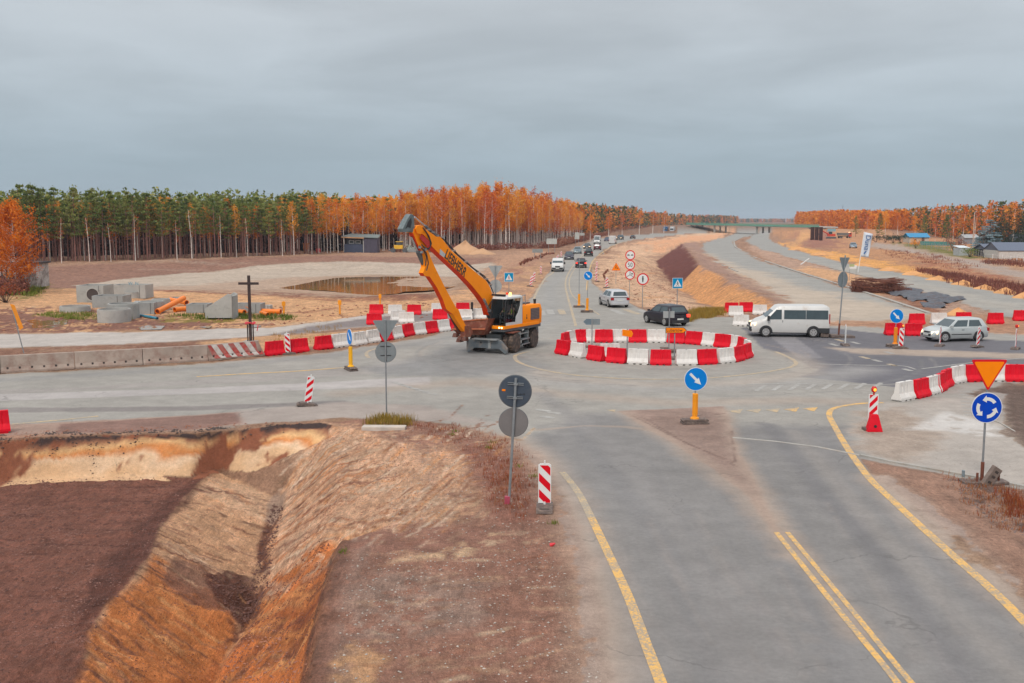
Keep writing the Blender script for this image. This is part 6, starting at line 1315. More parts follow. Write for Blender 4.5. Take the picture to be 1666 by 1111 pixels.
# orange sign at left edge on a leaning pole
p = drop(39, 575); t = thing('sign_post', 'orange sign seen edge on, hanging on a leaning pole behind the left concrete barriers', 'road sign', p); t.rotation_euler = (0, -.20, .0)
b = MB(); b.tube((0, 0, -.1), (0, 0, 2.85), .03, .03, 8); b.build('pole', GALV(), t)
b = MB(); b.prism([(-.02, 2.85), (.20, 2.72), (.36, 1.40), (.14, 1.32)], -.05, -.03); b.build('orange_plate', mat('orange_cloth', (.80, .27, .01), .6, var=.15, scale=3), t)
# wayside cross
p = drop(408, 557); t = thing('wayside_cross', 'tall dark wooden cross with a red wreath behind the striped concrete barrier', 'cross', p); H_ = atY(408, 448, p[1]).z - p[2]; WD = mat('dark_wood', (.045, .028, .025), .8, var=.3, scale=4, bump=.4)
b = MB(); b.box((0, 0, H_ / 2), (.16, .14, H_)); b.build('upright', WD, t, bevel=.01); zc = atY(408, 461, p[1]).z - p[2]; b = MB(); b.box((0, -.085, zc), (1.22, .10, .15)); b.build('crossbeam', WD, t, bevel=.01)
for x_ in (-.17, .17): b = MB(); b.box((x_, .0, .55), (.06, .08, 1.1)); b.build('support_stake', WD, t)
b = MB()
for k in range(14): a = R(360 * k / 14); b.lathe([(.02, -.06), (.08, 0), (.02, .06)], (.27 * math.cos(a), .18 * math.sin(a), 1.18 + .03 * math.sin(3 * a)), n=6)
b.box((.28, -.1, .98), (.05, .02, .4), Matrix.Rotation(.2, 4, 'Y')); b.build('wreath', mat('red_ribbon', (.58, .03, .05), .6, var=.3, scale=8), t); b = MB(); b.box((0, 0, .04), (.8, .6, .1)); b.build('base_slab', CONC(), t)
# yellow marker posts
for i, (x, y, yt, lb) in enumerate(((462, 512, 490, 'yellow marker post beside the right end of the orange pipes'), (553, 511, 488, 'yellow marker post alone on the sand below the pond'), (618.5, 495, 478, 'yellow marker post farthest right, at the edge of the pond'))):
    p = drop(x, y); H_ = atY(x, yt, p[1]).z - p[2]; t = thing('marker_post', lb, 'marker post', p, 0, 'yellow marker posts')
    b = MB(); b.tube((0, 0, -.1), (0, 0, H_), .07, .07, 10); b.build('post', YELLOW(), t); b = MB(); b.box((0, 0, H_ - .2), (.26, .16, .34)); b.build('head_plate', YELLOW(), t, bevel=.01)
p = drop(768, 520); t = thing('marker_post', 'black marker post behind the rusty bucket of the excavator', 'marker post', p); b = MB(); b.tube((0, 0, 0), (0, 0, 1.3), .09, .09, 10); b.build('post', BLACK(), t); b = MB(); b.tube((0, 0, .5), (0, 0, .62), .095, .095, 10); b.build('white_band', SWHITE(), t)
# ---- precast units on the left site
CN2 = lambda tone: mat('precast_concrete_%d' % tone, [(.34, .34, .32), (.29, .295, .285), (.38, .37, .345)][tone], .85, var=.13, scale=.9, grime=(.19, .18, .16), gs=.2, bump=.4)
def cring(x, yb, w, hpx, label, tone=0, lid=False):
    p = hit(x, yb); r = w / 2 / FPX * p.y; H = atY(x, yb - hpx, p.y + r).z - p.z; H = max(.4, hpx / FPX * p.y * .93); t = thing('concrete_ring', label, 'concrete ring', (p.x, p.y + r, gz(p.x, p.y + r) - .03), 0, 'precast concrete units')
    b = MB(); b.ring((0, 0, 0), (0, 0, 1), r, r - .13, H, 40); b.build('ring_wall', CN2(tone), t, smooth=True)
    b = MB(); b.ring((0, 0, H), (0, 0, 1), r - .05, r - .13, .05, 40); b.build('joint_rim', CN2(2), t, smooth=True)
    return t
def cpipe(x0, yb, x1, yb1, hpx, label, tone=0, z=0):
    p = hit(x0, yb); q = hit(x1, yb1); r = hpx / 2 / FPX * p.y; d = (q - p); d.z = 0; L_ = d.length; t = thing('concrete_pipe', label, 'concrete pipe', (p.x, p.y + r, gz(p.x, p.y) + z), math.atan2(d.y, d.x), 'precast concrete units')
    b = MB(); b.ring((0, 0, r), (1, 0, 0), r, r * .78, L_, 32); b.build('pipe_wall', CN2(tone), t, smooth=True); b = MB(); b.ring((-.12, 0, r), (1, 0, 0), r * .88, r * .78, .12, 32); b.build('spigot', CN2(2), t, smooth=True); return t
def cbox(x, yb, w, hpx, dep, label, rz=0, tone=0, z=0, hole=None):
    p = hit(x, yb); W_ = w / FPX * p.y; H = hpx / FPX * p.y; t = thing('concrete_unit', label, 'concrete unit', (p.x, p.y + dep / 2, gz(p.x, p.y) + z - .02), rz, 'precast concrete units')
    b = MB(); th = .16
    b.box((0, -dep / 2 + th / 2, H / 2), (W_, th, H)); b.box((0, dep / 2 - th / 2, H / 2), (W_, th, H)); b.box((-W_ / 2 + th / 2, 0, H / 2 + .001), (th, dep - 2 * th - .004, H)); b.box((W_ / 2 - th / 2, 0, H / 2 + .001), (th, dep - 2 * th - .004, H)); b.build('box_wall', CN2(tone), t)
    if hole:
        b = MB(); b.ring((hole[0], -dep / 2 - .01, hole[1]), (0, -1, 0), hole[2], hole[2] * .86, .05, 28); b.build('opening_rim', CN2(2), t); b = MB(); b.prism(disc_pts(hole[2] * .87, 28, 0, hole[0], hole[1]), -dep / 2 - .015, -dep / 2 - .005); b.build('opening', mat('dark_opening', (.07, .055, .05), .9), t)
    b = MB(); b.box((W_ * .33, -dep / 2 - .01, H / 2), (.04, .012, H)); b.build('joint', mat('dark_joint', (.10, .095, .09), .9), t); return t
cbox(147, 491.5, 44, 28, 2.4, 'tall grey concrete box with a round opening, rearmost left of the precast group', 0, 0, 0, (.25, .75, .62))
cbox(209, 486, 56, 22, 2.2, 'wide pale concrete box marked with blue letters behind the rings', 0, 2)
p = hit(209, 486)
t = [o for o in COL.objects if o.get('label', '').startswith('wide pale concrete box')][0]
lettering('W  N', .42, Matrix.Translation((.55, -1.13, 1.45)) @ FACE_CAM, mat('blue_spray_paint', (.03, .22, .32), .6), t)
cring(211, 486.5, 24, 11, 'shallow rounded concrete collar before the pale box', 2)
cbox(175, 501, 50, 20, 2.0, 'grey concrete box behind the near rings', 0, 1)
cring(240, 510, 40, 20, 'concrete ring right of the stacked near rings', 0); cpipe(218, 507, 244, 507, 18, 'short concrete pipe beside the third ring', 1)
cbox(233, 511, 34, 19, 1.7, 'upright ribbed concrete unit between the rings and the orange pipe', .05, 1)
cring(192, 519.5, 50, 26, 'larger concrete ring leaning close behind the nearest one', 0); cring(176, 526, 53, 22, 'nearest grey concrete ring at the front of the precast group', 2)
t = cring(257, 505, 30, 20, 'rough pale concrete cone end by the orange pipe', 2)
cbox(281, 492, 15, 8, 1.2, 'small dark concrete block behind the orange pipe', 0, 1)
cbox(320, 510, 34, 15, 1.6, 'low grey concrete trough left of the sloped headwall', 0, 1); cbox(402, 511, 44, 17, 1.6, 'low grey concrete trough behind the cross', 0, 1); cbox(430, 504, 18, 7, 1, 'thin pale slab behind the orange pipes right of the cross', 0, 2)
cring(112, 508, 48, 6, 'flat pale concrete lid lying by the puddle', 2)
# sloped headwall
p = hit(360, 520); t = thing('concrete_headwall', 'open sloped concrete headwall with tall back, left of the cross', 'concrete headwall', (p.x, p.y + .6, gz(p.x, p.y)), .0); k = p.y / FPX
prof = [(-26 * k, .12), (18 * k, .12), (18 * k, 40 * k), (12 * k, 42 * k), (-26 * k, 18 * k)]
for y_ in (-.62, .95): b = MB(); b.prism(prof, y_, y_ + .14); b.build('side_wall', CN2(2), t, bevel=.01)
b = MB(); b.box((17 * k - .0, .24, 19 * k), (.16, 1.42, 38 * k)); b.build('back_wall', CN2(0), t); b = MB(); b.box((-2 * k, .24, .18), (40 * k, 1.42, .14)); b.build('floor_slab', CN2(1), t); b = MB(); b.box((-26 * k + .07, .24, 9 * k), (.14, 1.42, 18 * k)); b.build('front_wall', CN2(0), t)
# orange drain pipes
PO = mat('orange_drain_pipe', (.78, .19, .008), .4, var=.1); PI = mat('pipe_inside', (.20, .03, .01), .7)
def opipe(x0, y0, x1, y1, r, label, z0=0, z1=0, m=None):
    a = hit(x0, y0); b_ = hit(x1, y1); a = Vector((a.x, a.y, gz(a.x, a.y) + r + z0)); b_ = Vector((b_.x, b_.y, gz(b_.x, b_.y) + r + z1)); t = thing('drain_pipe', label, 'pipe', a, 0, 'plastic drain pipes')
    d = b_ - a; b = MB(); b.ring((0, 0, 0), d, r, r * .88, d.length, 16); b.build('pipe_wall', m or PO, t, smooth=True); b = MB(); b.ring(d.normalized() * .02, d, r * 1.14, r * .99, .22, 16); b.build('socket', m or PO, t, smooth=True)
    b = MB(); b.lathe([(r * .87, 0), (r * .87, .01)], d.normalized() * .12, axis=d, n=16); b.build('dark_bore', PI, t); return t
opipe(256, 511, 300, 504, .21, 'longest orange drain pipe lying slantwise right of the precast rings', 0, .78); opipe(304, 499, 278, 496, .20, 'orange drain pipe crossing behind the slanting one', .1, .25); opipe(306, 506, 284, 508, .2, 'red-orange drain pipe in the heap by the slanting one')
opipe(427, 506, 400, 511, .26, 'short orange drain pipe pointing to the camera right of the cross', .2, .1); opipe(457, 511, 413, 510, .2, 'long orange drain pipe lying level right of the cross'); opipe(436, 515, 425, 512, .15, 'thin orange pipe stub below the level one'); opipe(398, 512, 382, 510, .18, 'orange pipe end between headwall and cross')
opipe(219, 513, 256, 521, .10, 'thin blue-green pipe lying before the rings', 0, 0, mat('blue_pipe', (.02, .20, .30), .4))
# puddles and pond
WM = bpy.data.materials.new('muddy_water'); WM.use_nodes = True; _t = WM.node_tree; _b = _t.nodes['Principled BSDF']; _b.inputs['Base Color'].default_value = (.30, .17, .075, 1); _b.inputs['Roughness'].default_value = .04; _b.inputs['Specular IOR Level'].default_value = .8; _b.inputs['IOR'].default_value = 1.45
_g = _t.nodes.new('ShaderNodeNewGeometry'); _mp = _t.nodes.new('ShaderNodeMapping'); _mp.inputs['Scale'].default_value = (1.5, .5, 1); _n = _t.nodes.new('ShaderNodeTexNoise'); _n.inputs['Scale'].default_value = 1.2; _n.inputs['Detail'].default_value = 3; _bp = _t.nodes.new('ShaderNodeBump'); _bp.inputs['Strength'].default_value = .03; _bp.inputs['Distance'].default_value = .05
_t.links.new(_g.outputs['Position'], _mp.inputs[0]); _t.links.new(_mp.outputs[0], _n.inputs['Vector']); _t.links.new(_n.outputs[0], _bp.inputs['Height']); _t.links.new(_bp.outputs[0], _b.inputs['Normal'])
def water(P, z, name='pond_water', rag=.3):
    pts = [px(x, y, z) for x, y in P]; out = []
    for i in range(len(pts)):
        a, c = pts[i], pts[(i + 1) % len(pts)]; n = max(2, int((c - a).length / .6))
        for k in range(n): q = a.lerp(c, k / n); w = rag * fbm(np.array(q.x * .7), np.array(q.y * .7), 9, 3); out.append((q.x + w * .5, q.y + w * 2, z))
    b = MB(); b.add(out, [tuple(range(len(out)))]); return tag(b.build(name, WM), kind='structure')
water([(440, 471), (480, 464), (516, 457), (545, 452), (600, 450), (680, 450), (752, 452), (768, 458), (750, 465), (720, 470), (690, 473), (660, 474), (645, 478), (610, 480), (575, 479), (545, 474), (500, 472)], -1.42, rag=.6)
for P in ([(40, 522), (60, 519), (85, 517), (112, 521), (108, 527), (85, 533), (50, 534), (55, 527)], [(222, 533), (240, 529), (268, 530), (262, 536), (228, 537)], [(402, 530), (418, 527), (424, 531), (405, 534)], [(322, 532), (345, 530), (340, 534)]):
    z_ = gz(*px(P[0][0], P[0][1]).xy); water(P, .03, 'puddle_water', .15)
# ================================================================== VEHICLES
GL = glassmat('car_glass', (.035, .055, .062)); TY = mat('tyre_rubber', (.022, .020, .020), .85, var=.25, scale=8, grime=(.16, .12, .10), gs=.15); RIM = mat('wheel_rim', (.46, .45, .44), .4, .6, .15, 6, grime=(.2, .16, .13), gs=.2)
DKP = mat('dark_trim', (.025, .025, .028), .6, var=.2); HL = mat('headlight_glass', (.55, .55, .52), .15, .2); HLON = mat('lit_headlight', (.9, .8, .6), .2, emit=(1, .62, .30), es=2.2); TL = mat('tail_light', (.35, .01, .01), .25); TLON = mat('lit_tail_light', (.6, .02, .01), .3, emit=(1, .05, .03), es=1.6); PLT = mat('number_plate', (.62, .62, .58), .5)
def paintm(name, c, met=.3, r=.28): return mat(name, c, r, met, .06, 1.2, grime=(.28, .22, .18), gs=.10)
def wheel(t, x, y, r, w, out, rim=RIM):
    b = MB(); b.lathe([(r * .62, -w / 2), (r * .93, -w / 2), (r, -w * .36), (r, w * .36), (r * .93, w / 2), (r * .62, w / 2)], (x, y, r), (0, out, 0), 20); o = b.build('wheel', TY, t, smooth=True)
    b = MB(); b.lathe([(r * .66, w * .3), (r * .66, w * .53), (r * .55, w * .515), (r * .16, w * .515), (r * .12, w * .56)], (x, y, r), (0, out, 0), 20); b.build('rim', rim, o, smooth=True)
    b = MB()
    for k in range(6):
        a = R(60 * k); b.box((x + math.cos(a) * r * .38, y + out * (w * .52), r + math.sin(a) * r * .38), (.05 if False else r * .13, .012, r * .13))
    b.build('rim_slot', DKP, o)
def facept(A, B, C, D, u, v): return (A.lerp(B, u)).lerp(D.lerp(C, u), v)
def pane(t, A, B, C, D, u0, u1, v0, v1, th=.008, nm='window', m=None):
    A, B, C, D = map(Vector, (A, B, C, D)); b = MB(); b.quad(facept(A, B, C, D, u0, v0), facept(A, B, C, D, u1, v0), facept(A, B, C, D, u1, v1), facept(A, B, C, D, u0, v1), t=th); return b.build(nm, m or GL, t)
def car(L_, W_, H, pm, label, kind='hatch', lit=0, brake=0, doors=2, group=None, name='parked_car'):
    t = thing(name, label, 'car', (0, 0, 0), 0, group); hw = W_ / 2; hl = L_ / 2
    belt = .92 * H / 1.45
    ST = {'hatch': [(-hl, .50, .82, .30), (-hl + .05, .80, .93, .24), (-hl + .30, belt, .985, .22), (-.3, belt, 1, .20), (L_ * .20, belt, 1, .20), (L_ * .33, belt * .93, .985, .20), (hl - .22, belt * .80, .93, .20), (hl - .03, belt * .62, .80, .24), (hl + .02, .42, .72, .28)],
          'sedan': [(-hl, .50, .82, .30), (-hl + .05, belt * .95, .92, .24), (-hl + .5, belt * 1.02, .985, .22), (-.3, belt, 1, .20), (L_ * .17, belt, 1, .20), (L_ * .33, belt * .92, .985, .20), (hl - .22, belt * .78, .93, .20), (hl - .03, belt * .60, .80, .24), (hl + .02, .42, .72, .28)]}['sedan' if kind == 'sedan' else 'hatch']
    b = MB(); secs = []
    for x, zt, wf, zb in ST: w = hw * wf; secs.append([(x, -w * .90, zb), (x, -w, zb + (zt - zb) * .25), (x, -w, zb + (zt - zb) * .62), (x, -w * .955, zt - .05), (x, -w * .88, zt), (x, w * .88, zt), (x, w * .955, zt - .05), (x, w, zb + (zt - zb) * .62), (x, w, zb + (zt - zb) * .25), (x, w * .90, zb)])
    b.loft(secs); b.build('body', pm, t, smooth=True)
    xr, xr2, xf2, xf = {'hatch': (-hl + .10, -hl + .42, L_ * .07, L_ * .235), 'wagon': (-hl + .08, -hl + .30, L_ * .06, L_ * .225), 'sedan': (-hl + .62, -hl + 1.25, L_ * .04, L_ * .20)}[kind]
    zb_, zt_ = belt - .03, H - .07; wb_, wt_ = hw * .93, hw * .72
    q = lambda x0, x1, w, z: [(x0, -w, z), (x1, -w, z), (x1, w, z), (x0, w, z)]
    b = MB(); b.loft([q(xr, xf, wb_, zb_), q(xr2, xf2, wt_, zt_), q(xr2 + .12, xf2 - .12, wt_ * .82, H)]); b.build('roof', pm, t, bevel=.025, smooth=True)
    for s_ in (-1, 1):
        A, B, C, D = (xr, s_ * wb_, zb_), (xf, s_ * wb_, zb_), (xf2, s_ * wt_, zt_), (xr2, s_ * wt_, zt_)
        if s_ > 0: A, B, C, D = B, A, D, C; f = lambda u: 1 - u
        else: f = lambda u: u
        for u0, u1 in ((.14, .50), (.55, .93)): pane(t, A, B, C, D, min(f(u0), f(u1)), max(f(u0), f(u1)), .12, .90, nm='side_window')
    pane(t, (xf, -wb_, zb_), (xf, wb_, zb_), (xf2, wt_, zt_), (xf2, -wt_, zt_), .07, .93, .10, .93, nm='windscreen'); pane(t, (xr, wb_, zb_), (xr, -wb_, zb_), (xr2, -wt_, zt_), (xr2, wt_, zt_), .10, .90, .22, .90, nm='rear_window')
    r = .315 * H / 1.45; wb = L_ * .615
    for sx in (-1, 1):
        for sy in (-1, 1):
            b = MB(); b.prism([(sx * wb / 2 + (r + .055) * math.cos(a), max(.2, r + (r + .055) * math.sin(a))) for a in [R(k * 15) for k in range(-1, 14)]], sy * (hw - .05), sy * (hw + .006)); b.build('wheel_arch', DKP, t); wheel(t, sx * wb / 2, sy * (hw - .085), r, .2, sy)
    for s_ in (-1, 1):
        b = MB(); b.loft([[(hl - .30, s_ * hw * .93, .70 * H / 1.45), (hl - .06, s_ * hw * .60, .64 * H / 1.45), (hl - .02, s_ * hw * .62, .50 * H / 1.45), (hl - .26, s_ * hw * .95, .52 * H / 1.45)], [(hl - .27, s_ * (hw * .96), .70 * H / 1.45), (hl - .02, s_ * hw * .60, .65 * H / 1.45), (hl + .02, s_ * hw * .62, .49 * H / 1.45), (hl - .23, s_ * hw * .98, .51 * H / 1.45)]]); b.build('headlight', HLON if lit else HL, t)
        hi = kind == 'wagon' or kind == 'hatch'; z0 = .66 if hi else .62
        b = MB(); b.box((-hl + .06, s_ * hw * .80, (z0 + .08) * H / 1.45), (.16, hw * .30, .20)); b.build('tail_light', TLON if brake else TL, t, bevel=.02)
        b = MB(); b.box((xf - .12, s_ * (hw + .06), belt + .06), (.12, .18, .12)); b.build('mirror', pm, t, bevel=.02)
        if s_ < 0 or True: b = MB(); b.box((-.05 - .0, s_ * (hw + .003), belt - .17), (.16, .02, .03)); b.build('door_handle', DKP, t)
        b = MB(); b.box((.05, s_ * (hw + .004), .46), (L_ * .36, .016, .045)); b.build('side_strip', DKP, t)
    b = MB(); b.box((hl + .02, 0, .42), (.05, .9, .12)); b.build('grille', DKP, t); b = MB(); b.box((hl - .04, 0, .60 * H / 1.45), (.10, .55, .07)); b.build('grille', DKP, t)
    b = MB(); b.box((hl + .05, 0, .43), (.02, .5, .10)); b.build('number_plate', PLT, t); b = MB(); b.box((-hl - .012, 0, .52 if kind != 'wagon' else .62), (.03, .5, .10)); b.build('number_plate', PLT, t)
    b = MB(); b.box((-hl + .03, 0, .36), (.10, W_ * .80, .20)); b.build('bumper', DKP if kind != 'wagon' else pm, t, bevel=.03)
    b = MB(); b.box((0, 0, .27), (L_ * .82, W_ * .78, .14)); b.build('underbody', DKP, t); return t
def put(t, a, b_=None, hdg=None):
    p = px(*a) if b_ is None else (px(*a) + px(*b_)) / 2; t.location = (p.x, p.y, 0.004); t.rotation_euler = (0, 0, R(hdg)); return t
put(car(3.95, 1.68, 1.45, paintm('black_car_paint', (.022, .018, .026)), 'black three-door hatchback with lit brake lights leaving the roundabout', 'hatch', 0, 1, name='hatchback_car'), (1067, 525), (1098, 529), 113)
put(car(4.25, 1.72, 1.47, paintm('silver_car_paint', (.54, .54, .55), .3), 'silver estate car driving away just past the zebra crossing', 'wagon', name='estate_car'), (998, 497.5), None, 100)
put(car(3.80, 1.64, 1.42, paintm('pale_silver_paint', (.50, .52, .51), .3), 'silver five-door hatchback with lit headlight behind the striped boards on the right', 'hatch', 1, name='hatchback_car'), (1551, 553.5), None, 192)
Q = 'queue of cars on the old road'
for x, y, hd, k, L_, W_, H, c, lb, lit in (
    (926, 422, 265, 'hatch', 4.1, 1.75, 1.5, (.035, .03, .05), 'dark blue car facing the camera behind the small white van', 0), (939.5, 412.5, 265, 'hatch', 4.2, 1.75, 1.55, (.16, .20, .22), 'grey-green car facing the camera, second behind the small white van', 0),
    (955.5, 404.5, 262, 'sedan', 4.4, 1.8, 1.42, (.03, .03, .035), 'black saloon with bright headlights before the tall white van', 1), (988, 392.5, 255, 'hatch', 4.2, 1.75, 1.5, (.03, .04, .10), 'dark blue car in the oncoming lane beyond the tall white van', 0),
    (945, 435, 87, 'hatch', 4.0, 1.72, 1.5, (.04, .022, .028), 'dark car with red tail lights nearest on the right lane of the queue', 0), (957.5, 416.5, 85, 'wagon', 4.4, 1.8, 1.62, (.03, .028, .03), 'black estate car second on the right lane of the queue', 0),
    (972, 406.5, 82, 'wagon', 4.3, 1.75, 1.5, (.07, .02, .025), 'dark red estate car third on the right lane of the queue', 0), (1029.5, 388.2, 75, 'sedan', 4.4, 1.8, 1.45, (.035, .03, .032), 'dark car alone ahead of the queue where the road bends', 0), (1009, 390, 250, 'wagon', 4.6, 1.9, 1.9, (.04, .05, .06), 'dark tall off-road car with one bright headlight beyond the white vans', 1)):
    put(car(L_, W_, H, paintm('car_paint_%d' % int(x), c), lb, k, lit, 1 if x in (945,) else 0, group=Q, name='moving_car'), (x, y), None, hd)
def van(L_, W_, H, pm, label, glazed=True, lit=0, group=None, hood=.95, trim=True):
    t = thing('van', label, 'van', (0, 0, 0), 0, group); hw = W_ / 2; hl = L_ / 2; b = MB(); zb = .30
    def sec(x, zt, wf, tum, z0=zb): w = hw * wf; return [(x, -w * .94, z0), (x, -w, z0 + .18), (x, -w, min(1.05, zt * .75)), (x, -w * tum, zt - .10), (x, -w * tum * .90, zt), (x, w * tum * .90, zt), (x, w * tum, zt - .10), (x, w, min(1.05, zt * .75)), (x, w, z0 + .18), (x, w * .94, z0)]
    b.loft([sec(-hl, H - .12, .97, .88), sec(-hl + .12, H, 1, .90), sec(-hl + .6, H + .01, 1, .90), sec(hl - hood - .95, H, 1, .89), sec(hl - hood - .70, H - .05, 1, .88), sec(hl - hood * .95, 1.22, 1, .97), sec(hl - .45, 1.05, .97, .96), sec(hl - .12, .84, .90, .95), sec(hl + .02, .58, .80, .95, .34)]); b.build('body', pm, t, smooth=True)
    A = (hl - hood * .95 + .01, hw * .95, 1.24); xb, zt_ = hl - hood - .69, H - .09; wt = hw * .875
    pane(t, (hl - hood * .95, -hw * .96, 1.23), (hl - hood * .95, hw * .96, 1.23), (xb, wt, zt_), (xb, -wt, zt_), .06, .94, .06, .93, .012, 'windscreen')
    for s_ in (-1, 1):
        yb, yt = s_ * (hw * .985 + .0), s_ * (hw * .905 + .004)
        def side(x0, x1, x2, x3, nm, m=None, zl=1.14, zh=H - .24):
            fy = lambda z: s_ * (hw * (1 - (z - 1.05) / max(.1, (H - 1.15)) * .105) + .006); P = [(x0, fy(zl), zl), (x1, fy(zl), zl), (x2, fy(zh), zh), (x3, fy(zh), zh)]; c = MB()
            if s_ > 0: P = [P[1], P[0], P[3], P[2]]
            c.quad(*P, t=.006); c.build(nm, m or GL, t)
        side(hl - hood - .95, hl - hood * .98 - .10, hl - hood - .62, hl - hood - .95, 'door_window')
        if glazed:
            x0 = -hl + .10; x1 = hl - hood - 1.10; m_ = (x0 + x1) / 2; side(x0, m_ - .01, m_ - .01, x0, 'side_window', zl=1.16, zh=H - .26); side(m_ + .01, x1, x1, m_ + .01, 'side_window', zl=1.16, zh=H - .26)
        c = MB(); c.box((hl - hood - .12, s_ * (hw + .10), 1.22), (.14, .22, .32)); c.build('mirror', DKP, t, bevel=.03)
        c = MB(); c.loft([[(hl - .34, s_ * hw * .93, .93), (hl - .10, s_ * hw * .62, .84), (hl - .08, s_ * hw * .66, .70), (hl - .30, s_ * hw * .95, .74)], [(hl - .31, s_ * hw * .97, .93), (hl - .04, s_ * hw * .60, .86), (hl - .02, s_ * hw * .64, .69), (hl - .26, s_ * hw * .985, .73)]]); c.build('headlight', HLON if lit else HL, t)
        c = MB(); c.box((-hl + .0, s_ * hw * .93, 1.2), (.06, .12, .6)); c.build('tail_light', TL, t)
        if trim:
            c = MB(); c.box((-hl + .38, s_ * (hw - .01), .46), (.78, .06, .30)); c.build('lower_trim', DKP, t); c = MB(); c.box((hl - hood - 1.02, s_ * (hw + .004), 1.02), (.03, .02, .14)); c.build('door_handle', DKP, t)
        for sx, r in ((-1, .34), (1, .34)):
            xw = sx * (L_ * .302) + .02; c = MB(); c.prism([(xw + .41 * math.cos(a), max(.3, r + .41 * math.sin(a))) for a in [R(k * 15) for k in range(-1, 14)]], s_ * (hw - .05), s_ * (hw + .008)); c.build('wheel_arch', DKP, t); wheel(t, xw, s_ * (hw - .10), r, .24, s_)
    c = MB(); c.box((hl - .02, 0, .50), (.16, W_ * .86, .26)); c.build('bumper', DKP, t, bevel=.04); c = MB(); c.box((hl - .03, 0, .78), (.12, .75, .14)); c.build('grille', DKP, t, bevel=.02)
    c = MB(); c.box((hl + .07, 0, .50), (.02, .5, .11)); c.build('number_plate', PLT, t); c = MB(); c.box((0, 0, .30), (L_ * .8, W_ * .8, .12)); c.build('underbody', DKP, t)
    return t
WV = mat('white_van_paint', (.60, .585, .56), .35, .05, .05, 1.0, grime=(.40, .28, .20), gs=.16)
t = van(4.86, 1.95, 1.99, WV, 'white minibus with dark side windows and lit headlight entering the roundabout', True, 1); put(t, (1281, 546), None, 173)
put(van(4.3, 1.8, 1.85, WV, 'small white van with black bumper facing the camera, front of the oncoming queue', False, 0, Q, .95), (907.5, 441), None, 266)
put(van(5.4, 2.0, 2.6, WV, 'tall white van facing the camera, left of the two in the queue', False, 0, Q, .8), (971.5, 397), None, 262)
put(van(5.4, 2.0, 2.5, WV, 'tall white van seen from behind, right of the two in the queue', False, 0, Q, .8), (997, 396.5), None, 78)
for x, y, hd, W_, lb in ((560, 405.5, 170, 2.4, 'white delivery van parked left of the dark site hut'), (689, 402, 10, 2.2, 'white car-like van partly hidden right of the dark site hut'),):
    put(van(5.6, 2.0, W_, WV, lb, False, 0, None, .9), (x, y), None, hd); 
put(car(4.2, 1.7, 1.6, paintm('white_car_paint', (.5, .52, .54), .1), 'white car with open dark bonnet parked at the forest edge left of the white van', 'hatch', name='parked_car'), (529, 406.5), None, 190)
put(car(4.3, 1.75, 1.5, paintm('blue_silver_paint', (.20, .25, .30), .4), 'blue-silver car parked on the sand left of the white flag', 'sedan', name='parked_car'), (1388, 403.5), None, 255)
for i, (x, y, c, lb) in enumerate(((1083, 378, (.02, .10, .22), 'blue lorry on the distant old road'), (1094, 378, (.55, .55, .54), 'white lorry right behind the blue one on the distant old road'))):
    t = thing('lorry', lb, 'lorry', px(x, y), R(255)); b = MB(); b.box((-1, 0, 2.1), (7, 2.5, 2.8)); b.build('cargo_box', paintm('lorry_paint_%d' % i, c, 0), t, bevel=.05); b = MB(); b.box((3.6, 0, 1.5), (1.9, 2.4, 2.4), taper=.93); b.build('cab', mat('lorry_cab_%d' % i, (.5, .52, .54) if i else (.03, .13, .3), .4), t, bevel=.1)
    b = MB(); b.quad((4.56, -1.0, 1.5), (4.56, 1.0, 1.5), (4.50, .95, 2.4), (4.50, -.95, 2.4), t=.01); b.build('windscreen', GL, t)
    for sx in (-3, 3.4):
        for sy in (-1, 1): wheel(t, sx, sy * 1.1, .5, .3, sy)
for i, (x, y) in enumerate(((1156, 375), (1178, 374.6), (1128, 376.5), (1143, 375.6), (1166, 374.2), (1190, 373.8))):
    put(car(4.3, 1.8, 1.5, paintm('far_car_%d' % i, random.choice([(.5, .5, .5), (.05, .05, .06), (.5, .5, .52)])), ['pale car parked under the left end of the green bridge', 'pale car under the green bridge by its first pier', 'dark distant car before the bridge', 'second distant car before the bridge', 'distant car just left of the bridge pier', 'distant car right of the bridge pier'][i], name='moving_car'), (x, y), None, 200 + 40 * i)
# ================================================================== EXCAVATOR
TH = R(33); FW = Vector((-math.sin(TH), -math.cos(TH), 0)); LF = Vector((math.cos(TH), -math.sin(TH), 0)); SC = Vector((-.42, 57.2, 0))
ex = thing('wheeled_excavator', 'orange wheeled excavator with raised boom, white cab and rusty bucket left of the barrier ring', 'excavator', SC, math.atan2(FW.y, FW.x))
def lp(x, y, yo):                 # local point of the boom plane (offset yo to the machine's left) seen at a photo pixel
    d = ray(x, y); o = Vector((0, 0, CAMH)); P0 = SC + LF * yo; t = (P0 - o).dot(LF) / d.dot(LF); w = o + d * t - SC
    return (w.dot(FW), w.z)
EO = mat('orange_machine_paint', (1.0, .275, .0), .5, 0, .05, 1.5, grime=(.50, .16, .02), gs=.04, spec=.2); EDK = mat('machine_dark_grey', (.10, .11, .12), .55, .2, .2, 3, grime=(.22, .16, .12), gs=.25)
EG = mat('machine_grey', (.26, .28, .28), .5, .1, .12, 2, grime=(.34, .25, .19), gs=.3); EW = mat('white_cab_paint', (.56, .56, .54), .35, 0, .05, 1.5, grime=(.36, .28, .22), gs=.12); EB = mat('red_orange_underside', (.80, .055, .008), .55, 0, .12, 2, spec=.15); HY = mat('hydraulic_hose', (.02, .02, .022), .6); CHR = mat('chrome_rod', (.5, .5, .5), .2, .9); RB2 = mat('rusty_bucket_steel', (.22, .062, .035), .75, .2, .3, 4, grime=(.36, .22, .14), gs=.25, bump=.3)
